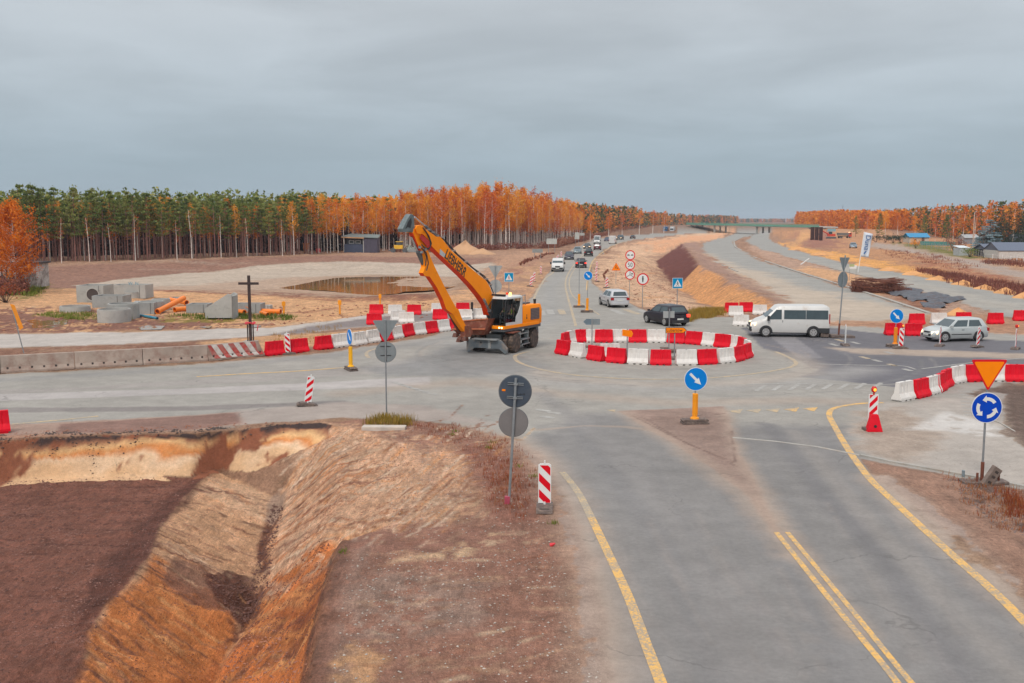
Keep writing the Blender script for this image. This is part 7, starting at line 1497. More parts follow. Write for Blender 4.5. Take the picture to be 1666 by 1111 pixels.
def arm(name, P, y0, y1, m, under=None, bev=.02):
    pts = [lp(x, y, y1) for x, y in P]; b = MB(); b.prism(pts, y0, y1); o = b.build(name, m, ex, bevel=bev); return pts, o
BY0, BY1 = -.33, .08
BP = [(677.5, 372), (679, 367.5), (683, 366), (688, 367.5), (693, 373), (702, 379), (711, 385.5), (715, 384), (721, 390), (734, 407), (757, 428), (780, 448), (791, 456.5), (798, 468), (802, 482), (804, 500), (803, 513), (796, 513), (792, 497), (781, 481), (768, 465), (753, 449), (727, 424.5), (703, 401.5), (699, 392), (690, 383), (680, 378)]
pts, o = arm('boom', BP, BY0, BY1, EO)
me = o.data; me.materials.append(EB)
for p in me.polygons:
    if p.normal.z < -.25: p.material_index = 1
# decals on the boom side
def on_side(x, y, e=.004): r_, z_ = lp(x, y, BY1 + e); return Vector((r_, BY1 + e, z_))
A = on_side(725, 412.5); B = on_side(757, 445); d = (B - A).normalized(); up = Vector((-d.z, 0, d.x)); up = up if up.z > 0 else -up; nrm = Vector((0, 1, 0)); X = d
M = Matrix(((X.x, up.x, nrm.x, 0), (X.y, up.y, nrm.y, 0), (X.z, up.z, nrm.z, 0), (0, 0, 0, 1))); mid = (A + B) / 2; M.translation = mid
me = text_mesh('LIEBHERR', 1.0); w0 = max(v.co.x for v in me.vertices) - min(v.co.x for v in me.vertices); h0 = max(v.co.y for v in me.vertices) - min(v.co.y for v in me.vertices)
me.transform(M @ Matrix.Diagonal(((B - A).length / w0, .50 / h0, 1, 1))); me.materials.append(BLACK()); o = bpy.data.objects.new('lettering', me); COL.objects.link(o); o.parent = ex
for off_ in (0, .012, -.012):
    o2 = bpy.data.objects.new('lettering_stroke', me); COL.objects.link(o2); o2.parent = ex; o2.location = (d.x * off_ + up.x * off_, .001 + abs(off_) * .05, d.z * off_ + up.z * off_)
b = MB(); C0 = on_side(716, 404.5) ; b.add([C0, C0 + d * .55, C0 + d * .55 - up * .20, C0 + d * .12 - up * .28], [(0, 1, 2, 3)]); b.build('logo_plate', mat('grey_decal', (.45, .46, .46), .5), ex)
# stick (two plates) and its parts
SP = [(674, 371), (680, 371), (692, 395), (701, 419), (709, 437), (721, 461), (733, 484), (742, 500), (745, 506), (736, 511), (726, 503), (721, 488), (711, 468), (699, 450), (691, 449), (688, 444), (692, 434), (688, 414), (679, 396), (672, 379)]
SPi = [(x, y) for x, y in SP]
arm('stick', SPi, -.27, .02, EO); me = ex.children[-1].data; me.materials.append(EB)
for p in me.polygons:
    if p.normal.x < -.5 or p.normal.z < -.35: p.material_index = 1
arm('stick_head_plate', [(666, 372), (672, 370), (682, 393), (690, 412), (688, 420), (680, 404), (671, 388)], -.38, -.30, mat('deep_red_orange', (.62, .10, .006), .45), bev=.01)
arm('stick_pivot_cover', [(676, 372), (679, 367), (684, 366), (688, 369), (689, 376), (685, 381), (679, 380)], .085, .12, EO, bev=.02)
arm('inner_red_plate', [(686, 382), (692, 386), (699, 393), (700, 401), (696, 402), (688, 393), (683, 387)], .10, .13, mat('deep_red', (.48, .02, .012), .5), bev=.01)
def cyl(name, P0, P1, yo, r0, r1, split=.55):
    a = lp(*P0, yo); c = lp(*P1, yo); a = Vector((a[0], yo, a[1])); c = Vector((c[0], yo, c[1])); m_ = a.lerp(c, split); b = MB(); b.tube(a, m_, r0, r0, 12); o = b.build(name, EDK, ex, smooth=True); b = MB(); b.tube(m_, c, r1, r1, 10); b.build('cylinder_rod', CHR, o, smooth=True)
cyl('hydraulic_cylinder', (697, 446), (669, 385), -.15, .13, .06, .62); cyl('hydraulic_cylinder', (711, 386), (674, 353), -.1, .10, .05, .55); cyl('hydraulic_cylinder', (805, 524), (787, 486), .2, .12, .07, .5); cyl('hydraulic_cylinder', (801, 527), (783, 487), -.55, .12, .07, .5)
arm('quick_hitch', [(656, 377), (655, 372), (662, 358), (668, 348.5), (671, 348), (674, 352), (674, 362), (675.5, 375), (672, 378), (664, 376), (660, 378)], -.34, .0, mat('worn_grey_steel', (.17, .20, .20), .55, .5, .25, 5), bev=.015)
arm('hitch_recess', [(660, 372), (664, 361), (669, 354), (670, 362), (668, 371), (664, 369)], .001, .012, HY, bev=0)
# lower link, side cylinders and bucket
arm('lower_link', [(741, 500), (746, 503), (752, 518), (761, 535), (765, 541), (760, 545), (752, 535), (742, 520), (735, 508)], -.30, -.04, EO); arm('lower_link_web', [(730, 507), (737, 508), (750, 531), (755, 545), (748, 541), (738, 524)], -.42, -.31, mat('dark_rust_plate', (.13, .035, .02), .6, .2, .2, 4), bev=.01)
cyl('hydraulic_cylinder', (731, 511), (757, 549), -.5, .07, .05, .6)
arm('link_joint', [(757, 530), (765, 530), (770, 540), (766, 548), (756, 549)], -.32, .0, RB2)
# bucket
q0 = lp(765, 541, 0); 
bk = MB(); bx, bz = 2.9, 1.0
def lw(x, y, yo): r_, z_ = lp(x, y, yo); return Vector((r_, yo, z_))
A0 = lw(738, 539, -.75); 
def bucket_pt(x, y, fwd):           # local point on the vertical plane across the machine at forward distance fwd
    d_ = ray(x, y); o_ = Vector((0, 0, CAMH)); P0 = SC + FW * fwd; t_ = (P0 - o_).dot(FW) / d_.dot(FW); w_ = o_ + d_ * t_ - SC; return Vector((w_.dot(FW), w_.dot(LF), w_.z))
F0 = 2.55
T0, T1 = bucket_pt(741, 523, F0), bucket_pt(794, 519, F0); U0, U1 = bucket_pt(737, 536, F0 + .1), bucket_pt(790, 536, F0 + .1); L0, L1 = bucket_pt(745, 544, F0 - .1), bucket_pt(786, 545, F0 - .1)
dn = Vector((-.75, 0, 0)); b = MB(); b.quad(T0, T1, U1, U0, t=.05); b.quad(U0, U1, L1, L0, t=.05); b.build('bucket_front', RB2, ex)
b = MB()
for a_, c_, e_ in ((T0, U0, L0), (T1, U1, L1)): b.add([a_, c_, e_, e_ + dn * .8, a_ + dn], [(0, 1, 2, 3, 4)]); 
b.add([T0 + dn, T1 + dn, L1 + dn * .8, L0 + dn * .8], [(0, 1, 2, 3)]); b.build('bucket_side', RB2, ex)
b = MB(); b.tube(T0 + Vector((.02, 0, 0)), T1 + Vector((.02, 0, 0)), .04, .04, 8); b.tube(U0 + Vector((.06, 0, .02)), U1 + Vector((.06, 0, .02)), .045, .045, 8); b.build('bucket_lip', mat('bucket_edge_orange', (.45, .13, .05), .7, var=.25, scale=4), ex)
b = MB(); 
for k, (x, y) in enumerate(((742, 545), (750, 549), (748, 553), (757, 551))): P_ = bucket_pt(x, y, F0 + .05); b.box(P_, (.35, .3, .22), taper=.7)
b.build('grapple_piece', mat('brown_rust', (.17, .07, .05), .8, .1, .3, 5), ex)
# superstructure
b = MB(); b.prism([(-1.95, -1.2), (1.25, -1.2), (1.55, -.3), (1.85, .30), (1.95, .40), (1.95, 1.25), (-1.95, 1.25)], 1.22, 1.42, 'z'); b.build('platform', EDK, ex, bevel=.03)
b = MB(); b.prism([(-2.0, .8), (1.90, .8), (1.98, .45), (2.02, .45), (2.02, 1.30), (-1.6, 1.30), (-1.95, 1.22)], 1.38, 1.56, 'z'); b.build('orange_skirt', EO, ex, bevel=.03)
b = MB(); b.loft([[(-2.02, -1.24, 1.42), (.02, -1.24, 1.42), (.02, 1.27, 1.42), (-2.02, 1.27, 1.42)], [(-2.05, -1.25, 2.2), (.02, -1.25, 2.2), (.02, 1.28, 2.2), (-2.05, 1.28, 2.2)], [(-1.98, -1.18, 2.48), (.02, -1.18, 2.48), (.02, 1.22, 2.56), (-1.98, 1.22, 2.56)]]); b.build('engine_housing', EO, ex, bevel=.07, smooth=True)
b = MB(); b.box((-1.25, 1.285, 2.02), (.95, .03, .66)); b.build('engine_grille', mat('dark_vent', (.10, .075, .075), .7, var=.3, scale=9), ex, bevel=.02)
for k in range(7): b = MB(); b.box((-1.25, 1.306, 1.76 + k * .087), (.86, .014, .03)); b.build('grille_slat', mat('vent_slat', (.20, .15, .14), .6), ex)
b = MB(); b.box((-.35, 1.285, 2.0), (.06, .02, .06)); b.box((-.35, 1.285, 1.85), (.06, .02, .14)); b.build('door_latch', BLACK(), ex)
b = MB(); b.box((-1.0, -.1, 2.60), (1.3, 1.6, .08)); b.build('walkway_plate', EDK, ex); b = MB(); b.tube((-1.75, .95, 2.55), (-1.75, .95, 2.82), .07, .09, 10); b.build('exhaust', BLACK(), ex)
b = MB(); b.box((-2.03, 0, 1.85), (.20, 2.4, .80)); b.build('counterweight', EG, ex, bevel=.08)
for y_ in (1.10, .75): b = MB(); b.pipe([(-.15, y_, 2.5), (-.15, y_, 3.1), (-.45, y_, 3.15), (-.50, y_, 2.5)], .022, 6); b.build('handrail', GALV(), ex)
# cab
cx0, cx1, cy0, cy1 = .08, 1.86, .32, 1.26
side = [(cx0, 1.56), (cx1 - .04, 1.56), (cx1 + .02, 1.85), (cx1 - .02, 2.6), (cx1 - .14, 3.06), (cx1 - .26, 3.16), (cx0 + .25, 3.16), (cx0, 2.95)]
b = MB()
b.prism([(cx0, 1.56), (cx0 + .78, 1.56), (cx0 + .70, 1.95), (cx0 + .42, 2.22), (cx0 + .22, 2.6), (cx0 + .16, 3.05), (cx0, 3.05)], cy1 - .05, cy1); b.prism([(cx0, 1.56), (cx0 + .3, 1.56), (cx0 + .3, 3.05), (cx0, 3.05)], cy0, cy0 + .05)
b.prism([(cx0 + .78, 1.56), (cx1 - .04, 1.56), (cx1 - .02, 1.72), (cx0 + .745, 1.72)], cy1 - .05, cy1); b.box((cx0 + .02, (cy0 + cy1) / 2, 2.0), (.05, cy1 - cy0 - .1, .88)); b.build('cab_shell', EW, ex, bevel=.01)
b = MB(); b.loft([[(cx0 - .02, cy0 - .02, 3.03), (cx1 - .10, cy0 - .02, 3.03), (cx1 - .10, cy1 + .02, 3.03), (cx0 - .02, cy1 + .02, 3.03)], [(cx0, cy0, 3.14), (cx1 - .18, cy0, 3.14), (cx1 - .18, cy1, 3.14), (cx0, cy1, 3.14)], [(cx0 + .15, cy0 + .12, 3.19), (cx1 - .38, cy0 + .12, 3.19), (cx1 - .38, cy1 - .12, 3.19), (cx0 + .15, cy1 - .12, 3.19)]]); b.build('cab_roof', EW, ex, bevel=.03, smooth=True)
b = MB()
fr = [((cx1 - .02, 1.56), (cx1 + .02, 1.9)), ((cx1 + .02, 1.9), (cx1 - .03, 2.6)), ((cx1 - .03, 2.6), (cx1 - .13, 3.04))]
for (xa, za), (xb, zb_) in fr:
    for y_ in (cy0 + .02, cy1 - .02): b.tube((xa, y_, za), (xb, y_, zb_), .04, .04, 6)
b.tube((cx0 + .80, cy1 - .02, 1.7), (cx0 + .74, cy1 - .02, 2.0), .03, .03, 6)
b.tube((cx0 + .98, cy1 - .015, 1.72), (cx0 + 1.02, cy1 - .015, 3.04), .028, .028, 6); b.build('cab_pillar', BLACK(), ex)
CG = bpy.data.materials.new('cab_glass'); CG.use_nodes = True; _b = CG.node_tree.nodes['Principled BSDF']; _b.inputs['Base Color'].default_value = (.55, .62, .60, 1); _b.inputs['Transmission Weight'].default_value = 1; _b.inputs['Roughness'].default_value = .02; _b.inputs['IOR'].default_value = 1.3
b = MB()
for (xa, za), (xb, zb_) in fr: b.add([(xa, cy0 + .04, za), (xa, cy1 - .04, za), (xb, cy1 - .04, zb_), (xb, cy0 + .04, zb_)], [(0, 1, 2, 3)])
b.build('front_window', CG, ex)
b = MB(); b.add([(x, cy1 - .03, z) for x, z in [(cx0 + .76, 1.72), (cx1 - .02, 1.72), (cx1 - .0, 2.3), (cx1 - .03, 2.6), (cx1 - .12, 3.02), (cx0 + .17, 3.02), (cx0 + .23, 2.6), (cx0 + .43, 2.22), (cx0 + .70, 1.95)]], [tuple(range(9))]); b.build('door_window', CG, ex)
b = MB(); b.box(((cx0 + cx1) / 2, (cy0 + cy1) / 2, 1.6), (1.7, .86, .06)); b.box((cx0 + .14, (cy0 + cy1) / 2, 2.2), (.08, .8, 1.3)); b.box(((cx0 + cx1) / 2, cy0 + .02, 2.3), (1.5, .03, 1.4)); b.build('cab_interior', mat('cab_interior', (.035, .035, .038), .8), ex)
b = MB(); b.box((.72, .78, 1.86), (.52, .50, .14)); b.box((.46, .78, 2.28), (.14, .48, .80)); b.box((1.5, .78, 1.85), (.12, .10, .55), Matrix.Identity(4)); b.build('operator_seat', mat('seat_fabric', (.05, .05, .055), .9), ex, bevel=.04)
b = MB(); b.ring((1.42, .78, 2.12), (-.6, 0, .8), .19, .165, .03, 20); b.build('steering_wheel', BLACK(), ex)
b = MB(); b.box((1.55, .62, 3.24), (.10, .9, .10)); b.build('light_bar', BLACK(), ex); 
BEA = mat('lit_beacon', (.9, .35, .05), .3, emit=(1, .42, .08), es=5.0)
b = MB(); b.lathe([(.07, 0), (.075, .10), (.05, .17), (.0, .18)], (.95, 1.0, 3.19), n=14); b.build('warning_beacon', BEA, ex); b = MB(); b.lathe([(.06, 0), (.065, .08), (.04, .13), (.0, .14)], (.45, .45, 3.19), n=12); b.build('beacon_base', EB, ex)
for y_ in (.98, 1.14): b = MB(); b.lathe([(.045, 0), (.045, .02)], (2.025, y_, 1.47), (1, 0, 0), 12); b.build('work_light', mat('lit_work_light', (.9, .7, .4), .3, emit=(1, .7, .35), es=4.0), ex)
b = MB(); b.pipe([(1.8, 1.3, 2.0), (1.85, 1.42, 2.3), (1.8, 1.42, 2.75)], .018, 6); b.box((1.82, 1.44, 2.6), (.05, .16, .28)); b.build('mirror', BLACK(), ex)
# hoses along the boom
for P in ([(704, 380), (720, 388), (740, 412), (765, 434), (785, 450), (797, 463), (803, 478)], [(705, 379), (725, 393), (745, 415), (770, 437), (788, 450), (800, 465)]):
    b = MB(); b.pipe([lw(x, y - 1.0, BY1 - .18) for x, y in P], .032, 6); b.build('hydraulic_hose', HY, ex)
for P in ([(688, 370), (695, 380), (700, 392), (700, 402), (694, 406), (686, 398)], [(690, 372), (698, 384), (702, 396), (698, 405), (688, 402)], [(682, 400), (690, 408), (694, 418), (692, 432)], [(801, 488), (794, 500), (800, 515), (808, 528)], [(805, 490), (800, 505), (806, 520)], [(688, 405), (694, 412), (697, 428), (694, 440)]):
    b = MB(); b.pipe([lw(x, y, BY1 + .06) for x, y in P], .028, 6); b.build('hydraulic_hose', HY, ex)
for k in range(9):
    x, y = [(718, 386), (737, 408), (757, 426), (777, 444), (790, 454), (797, 463), (710, 384), (695, 374), (702, 378)][k]; b = MB(); b.box(lw(x, y - .5, BY1 - .12), (.10, .30, .08)); b.build('hose_clamp', GALV(), ex)
for x, y in ((683, 402), (692, 406), (686, 410)): b = MB(); b.box(lw(x, y, .12), (.12, .10, .12)); b.build('valve_fitting', GALV(), ex)
# undercarriage (turned a little against the house)
UA = R(8); UM = Matrix.Rotation(UA, 4, 'Z')
b = MB(); b.box((0, 0, .80), (2.9, .95, .42), UM); b.box((0, 0, 1.08), (1.1, 1.1, .22), UM); b.lathe([(.62, 0), (.62, .16)], (0, 0, 1.10), n=28); b.build('chassis', EG, ex, bevel=.03)
def uw(x, y, z): return tuple(UM @ Vector((x, y, z)))
dirv = UM @ Vector((0, 1, 0))
for sx in (-1.28, 1.28):
    b = MB(); b.tube(uw(sx, -1.1, .55), uw(sx, 1.1, .55), .16, .16, 10); b.build('axle', EDK, ex)
    for sy in (-1, 1):
        for yy in ((.86, 1.20) if sx < 0 else (.86, 1.20)):
            b = MB(); c_ = uw(sx, sy * yy, .54); dv_ = UM @ Vector((0, sy, 0)); b.lathe([(.30, -.15), (.50, -.15), (.545, -.10), (.545, .10), (.50, .15), (.30, .15)], c_, dv_, 28)
            for k in range(20):
                a = 2 * math.pi * k / 20; P_ = UM @ Vector((sx + .55 * math.cos(a), sy * yy, .54 + .55 * math.sin(a))); MM = Matrix.Translation(P_) @ UM @ Matrix.Rotation(-a, 4, 'Y'); b.box((0, 0, 0), (.035, .26, .07), MM)
            o = b.build('tyre', mat('dusty_tyre', (.06, .045, .038), .9, var=.3, scale=6, grime=(.26, .17, .12), gs=.35, bump=.3), ex)
        c_ = uw(sx, sy * 1.2, .54); b = MB(); b.lathe([(.30, -.1), (.30, .12), (.25, .10), (.22, .02), (.12, .02), (.10, .12), (.0, .13)], c_, UM @ Vector((0, sy, 0)), 20); b.build('wheel_rim', mat('dusty_rim', (.26, .19, .15), .8, .1, .25, 5), ex, smooth=True)
# steps between the axles, mudguard, tool box
for z in (.38, .66): b = MB(); b.box((.05, 1.22, z), (1.1, .30, .05), UM); b.build('step', GALV(), ex)
b = MB(); b.box((-.48, 1.15, .75), (.06, .25, .75), UM); b.box((.58, 1.15, .75), (.06, .25, .75), UM); b.box((0, .95, .98), (1.3, .6, .06), UM); b.build('step_frame', EG, ex)
b = MB(); b.box((-2.0, .95, .98), (.35, .5, .5), UM, taper=.9); b.box((-1.9, -.9, .95), (.35, .5, .5), UM); b.build('tool_box', EDK, ex, bevel=.03)
b = MB(); b.box((1.30, 1.1, 1.16), (.9, .5, .05), UM); b.build('mudguard', RB2, ex)
# dozer blade
b = MB(); xb = 2.35
bl = [(-1.27, .32), (-1.27, .05), (-1.12, .02), (-.75, .30), (.75, .30), (1.12, -.02 + .06), (1.27, .10), (1.27, .36), (.85, .80), (-.95, .80), (-1.27, .72)]
b.add([uw(xb, y, z) for y, z in bl] + [uw(xb - .14, y, z) for y, z in bl], [tuple(range(11)), tuple(range(21, 10, -1))] + [(i, 11 + i, 11 + (i + 1) % 11, (i + 1) % 11) for i in range(11)]); b.build('dozer_blade', mat('scraped_grey_steel', (.13, .15, .165), .5, .3, .2, 2, grime=(.34, .26, .20), gs=.3), ex, bevel=.02)
b = MB(); b.box((xb - .02, -.05, .82), (.45, 1.5, .06), UM); b.box((xb + .01, .18, .55), (.05, .16, .48), UM); b.box((xb - .45, -.45, .62), (.8, .14, .18), UM); b.box((xb - .45, .45, .62), (.8, .14, .18), UM); b.build('blade_bracket', EG, ex)
b = MB(); b.lathe([(.05, 0), (.05, .02)], uw(xb + .01, -.35, .62), UM @ Vector((1, 0, 0)), 12); b.build('blade_pin', BLACK(), ex)
# driver (a person seated in the cab)
def skin_body(name, pts, edges, m, parent, root=0, sub=2):
    me = bpy.data.meshes.new(name); me.from_pydata([p[:3] for p in pts], edges, []); o = bpy.data.objects.new(name, me); COL.objects.link(o); o.modifiers.new('s', 'SKIN')
    for i, p in enumerate(pts): r_ = p[3]; me.skin_vertices[0].data[i].radius = (r_, r_ if len(p) < 5 else p[4])
    me.skin_vertices[0].data[root].use_root = True; sb = o.modifiers.new('u', 'SUBSURF'); sb.levels = sub; bpy.context.view_layer.update()
    m2 = bpy.data.meshes.new_from_object(o.evaluated_get(bpy.context.evaluated_depsgraph_get())); o.modifiers.clear(); o.data = m2; m2.materials.clear(); m2.materials.append(m); m2.polygons.foreach_set('use_smooth', [True] * len(m2.polygons)); o.parent = parent; return o
pw_ = SC + FW * .70 + LF * .78; pe = thing('person', 'excavator driver in a hi-vis yellow vest seated inside the white cab', 'person', (pw_.x, pw_.y, 1.93), math.atan2(FW.y, FW.x)); SKN = mat('skin', (.42, .22, .15), .6, var=.05); TRO = mat('dark_trousers', (.03, .035, .05), .9); VST = mat('hi_vis_vest', (.45, .62, .03), .7, var=.08)
P = [(0, 0, .06, .14, .11), (-.02, 0, .28, .13, .10), (-.02, 0, .46, .14, .10), (0, 0, .58, .055), (.02, 0, .68, .085, .075), (.03, 0, .78, .09, .08)]; E = [(0, 1), (1, 2), (2, 3), (3, 4), (4, 5)]
for s_ in (-1, 1):
    k = len(P); P += [(-.02, s_ * .19, .50, .055), (.10, s_ * .24, .27, .045), (.36, s_ * .20, .22, .035), (.45, s_ * .18, .23, .04, .02)]; E += [(2, k), (k, k + 1), (k + 1, k + 2), (k + 2, k + 3)]
    for f in range(4): k2 = len(P); P += [(.50, s_ * (.15 + .02 * f), .235, .009), (.54 + .004 * (f % 2), s_ * (.15 + .02 * f), .215, .008)]; E += [(k + 3, k2), (k2, k2 + 1)]
    k2 = len(P); P += [(.47, s_ * .14, .24, .011), (.50, s_ * .125, .23, .009)]; E += [(k + 3, k2), (k2, k2 + 1)]
    k = len(P); P += [(.08, s_ * .10, .04, .09), (.45, s_ * .13, .05, .065), (.50, s_ * .13, -.30, .05), (.62, s_ * .13, -.34, .04)]; E += [(0, k), (k, k + 1), (k + 1, k + 2), (k + 2, k + 3)]
skin_body('body', P, E, SKN, pe); skin_body('vest', [(0, 0, .05, .16, .125), (-.02, 0, .28, .15, .12), (-.02, 0, .47, .165, .115), (-.01, .12, .50, .07), (-.01, -.12, .50, .07)], [(0, 1), (1, 2), (2, 3), (2, 4)], VST, pe)
skin_body('trousers', [(0, 0, .04, .155, .12), (.12, .10, .04, .10), (.45, .13, .05, .078), (.50, .13, -.25, .062), (.12, -.10, .04, .10), (.45, -.13, .05, .078), (.50, -.13, -.25, .062)], [(0, 1), (1, 2), (2, 3), (0, 4), (4, 5), (5, 6)], TRO, pe)
b = MB(); b.lathe([(.095, 0), (.10, .03), (.075, .09), (.0, .11)], (.015, 0, .78), n=14); b.build('hair', mat('dark_hair', (.05, .03, .02), .8), pe, smooth=True)
for s_ in (-1, 1): b = MB(); b.lathe([(.012, 0), (.0, .008)], (.105, s_ * .03, .755), (1, 0, 0), 8); b.build('eye', BLACK(), pe); b = MB(); b.box((.02, s_ * .088, .74), (.04, .02, .05)); b.build('ear', SKN, pe)
b = MB(); b.box((.115, 0, .725), (.03, .022, .04), taper=.6); b.build('nose', SKN, pe); b = MB(); b.box((.105, 0, .69), (.012, .045, .01)); b.build('mouth', mat('lips', (.3, .08, .07), .6), pe)
# ================================================================== BUILDINGS, BRIDGE AND DISTANT THINGS
p = px(590, 411); Yb = p.y
def hut():
    t = thing('site_hut', 'dark blue-grey site hut with sloping roof and two small windows before the forest', 'hut', (0, 0, 0))
    q = lambda x, y, dy=0: atY(x, y, Yb + dy)
    x0, xm, x1 = q(560, 411).x, q(592, 411).x, q(614, 411).x; zt = q(560, 386).z; zr = q(592, 388).z
    NV = mat('blue_grey_cladding', (.050, .062, .105), .6, var=.15, scale=.6); NV2 = mat('purple_grey_cladding', (.075, .065, .095), .6, var=.15, scale=.6)
    b = MB(); b.box(((x0 + xm) / 2, Yb + 2, .95), (xm - x0, 4, 1.9)); b.build('front_wall', NV, t)
    for k in range(11): b = MB(); b.box((x0 + (xm - x0) * (k + .5) / 11, Yb - .02, .95), ((xm - x0) / 11 - .04, .04, 1.88)); b.build('cladding_board', NV, t)
    b = MB(); b.box(((x0 + xm) / 2 + .2, Yb + 2.4, 2.5), (xm - x0 - .4, 3.2, 1.4)); b.build('upper_wall', mat('upper_wall_dark', (.06, .06, .065), .7), t)
    for k in (0, 1): b = MB(); cx_ = x0 + (xm - x0) * (.36 + .33 * k); b.box((cx_, Yb + .76, 2.42), (1.25, .06, .78)); f = b.build('window', mat('window_frame_white', (.52, .52, .5), .5), t); b = MB(); b.box((cx_, Yb + .72, 2.42), (.92, .03, .46)); b.build('pane', GL, f)
    b = MB(); b.box(((xm + x1) / 2 + .02, Yb + 1.9, 1.7), (x1 - xm, 4.2, 3.4)); b.build('side_wall', NV2, t)
    for k in range(9): b = MB(); b.box((xm + (x1 - xm) * (k + .5) / 9, Yb - .22, 1.62), ((x1 - xm) / 9 - .04, .04, 3.2)); b.build('cladding_board', NV2, t)
    b = MB(); b.box((xm - .05, Yb - .15, 1.6), (.16, .12, 3.2)); b.build('corner_post', mat('pale_post', (.45, .43, .40), .6), t); b = MB(); b.box((x0 + .1, Yb + .1, 1.7), (.12, .12, 3.3)); b.build('corner_post', mat('pale_post', (.45, .43, .40), .6), t)
    A_, B_, C_, D_ = Vector((x0 - .6, Yb - .5, 3.62)), Vector((x1 + .3, Yb - .5, 3.30)), Vector((x1 + .2, Yb + 4.6, 3.95)), Vector((x0 + 1.0, Yb + 4.6, 4.2)); b = MB(); b.quad(A_, B_, C_, D_, t=.12); b.build('roof', mat('grey_green_roof', (.17, .22, .21), .5, .2, .1), t)
    b = MB(); b.quad(A_ + Vector((0, -.03, -.22)), A_.lerp(B_, .62) + Vector((0, -.03, -.20)), A_.lerp(B_, .62) + Vector((0, -.03, .04)), A_ + Vector((0, -.03, .04)), t=.05); b.build('fascia_board', mat('raw_timber', (.50, .27, .13), .8, var=.15), t)
    return t
hut()
p = px(498, 411); t = thing('wooden_cabin', 'small orange wooden box on legs at the forest edge left of the vans', 'cabin', p); b = MB(); b.box((0, 0, 1.4), (1.0, 1.0, 1.3)); b.box((0, 0, 2.1), (1.4, 1.2, .15)); b.build('box', mat('orange_timber', (.60, .22, .07), .7), t); b = MB()
for x_ in (-.4, .4): b.box((x_, 0, .4), (.12, .9, .9))
b.build('leg', mat('raw_timber', (.50, .27, .13), .8), t)
p = px(518, 411); t = thing('portable_tank', 'small red tank left of the parked white car', 'tank', p); b = MB(); b.lathe([(.45, 0), (.5, .3), (.5, .8), (.3, 1.0)], n=14); b.build('tank_body', RED(), t); b = MB(); b.box((0, 0, 1.05), (.2, .2, .12)); b.build('cap', BLACK(), t)
# road roller and machinery behind the boom
p = px(650, 411); t = thing('road_roller', 'small yellow roller between the site hut and the sand heap', 'road roller', p); YM = mat('machine_yellow', (.75, .42, .03), .5)
b = MB(); b.box((-.2, 0, 1.3), (2.0, 1.3, .9)); b.build('body', YM, t, bevel=.06); b = MB(); b.box((0, 0, 2.1), (1.3, 1.2, .7)); b.build('cab', GL, t); b = MB(); b.box((0, 0, 2.5), (1.6, 1.4, .12)); b.build('cab_roof', YM, t, bevel=.03)
for x_ in (-1.4, 1.3): b = MB(); b.tube((x_, -.8, .55), (x_, .8, .55), .55, .55, 18); b.build('drum', EDK, t)
b = MB(); b.box((-1.8, 0, .5), (1.5, 1.0, .2)); b.build('tow_bar', EDK, t)
p = px(668, 411); t = thing('machine_frame', 'pale jumble of machine parts just left of the excavator stick', 'machinery', p); b = MB(); r_ = random.Random(3)
for k in range(22): b.tube((r_.uniform(-1.6, 1.6), r_.uniform(-.6, .6), r_.uniform(0, .6)), (r_.uniform(-1.6, 1.6), r_.uniform(-.6, .6), r_.uniform(.8, 2.1)), .09, .06, 6)
b.build('frame_bar', mat('pale_green_grey', (.34, .38, .33), .6), t); b = MB(); b.box((0, 0, .5), (2.6, 1.0, .7)); b.build('body', EG, t, bevel=.06)
# sand heaps
def heap(x, yb, w, h, label, m, seed=0, sy=.7):
    p = px(x, yb); r_ = w / 2 / FPX * p.y; H = h / FPX * p.y; n = 36; v = []; f = []; rs = [0, .12, .3, .5, .7, .88, 1.0]
    for i, q in enumerate(rs):
        for k in range(n):
            a = 2 * math.pi * k / n; wob = 1 + .16 * float(fbm(np.array(2 + math.cos(a) * 1.4 + seed), np.array(math.sin(a) * 1.4 + q * 2), seed, 3)); z = H * (1 - q) ** .92 * (1 - .12 * math.sin(3 * a + seed)) - (0.08 if q == 1 else 0) + .05 * H * float(fbm(np.array(math.cos(a) * q * 4 + seed), np.array(math.sin(a) * q * 4), seed + 5, 3)); v.append((r_ * q * wob * math.cos(a), r_ * sy * q * wob * math.sin(a), z))
    for i in range(len(rs) - 1):
        for k in range(n): f.append((i * n + k, (i + 1) * n + k, (i + 1) * n + (k + 1) % n, i * n + (k + 1) % n))
    b = MB(); b.add(v, f); o = b.build('sand_heap', m, None, smooth=True, loc=(p.x, p.y + r_ * .4, gz(p.x, p.y))); return tag(o, label, 'sand heap')
SH = mat('heap_sand', (.50, .29, .16), .95, var=.16, scale=.5, bump=.8, fine=6); SH2 = mat('ochre_heap_sand', (.60, .30, .12), .95, var=.18, scale=.8, bump=.8, fine=6)
heap(757, 414, 66, 20, 'tall pointed sand heap before the birch grove', SH, 1); heap(785, 415, 46, 9, 'low spur of sand right of the pointed heap', SH, 2); heap(1563, 514, 46, 11, 'orange sand heap at the end of the black sheets', SH2, 3)
for i, (x, y, w, h) in enumerate(((1640, 478, 40, 9), (1606, 471, 44, 8), (1570, 464, 40, 7), (1530, 456, 44, 7), (1490, 448, 40, 6), (1450, 441, 40, 6), (1405, 433, 40, 5), (1670, 486, 40, 9), (1340, 416, 40, 6), (1300, 407, 36, 6))): heap(x, y, w, h, ['third', 'fourth', 'fifth', 'sixth', 'seventh', 'eighth', 'ninth', 'second', 'tenth', 'eleventh'][i] + ' mound from the right in the ochre sand ridge beyond the carriageway', SH2, 10 + i)
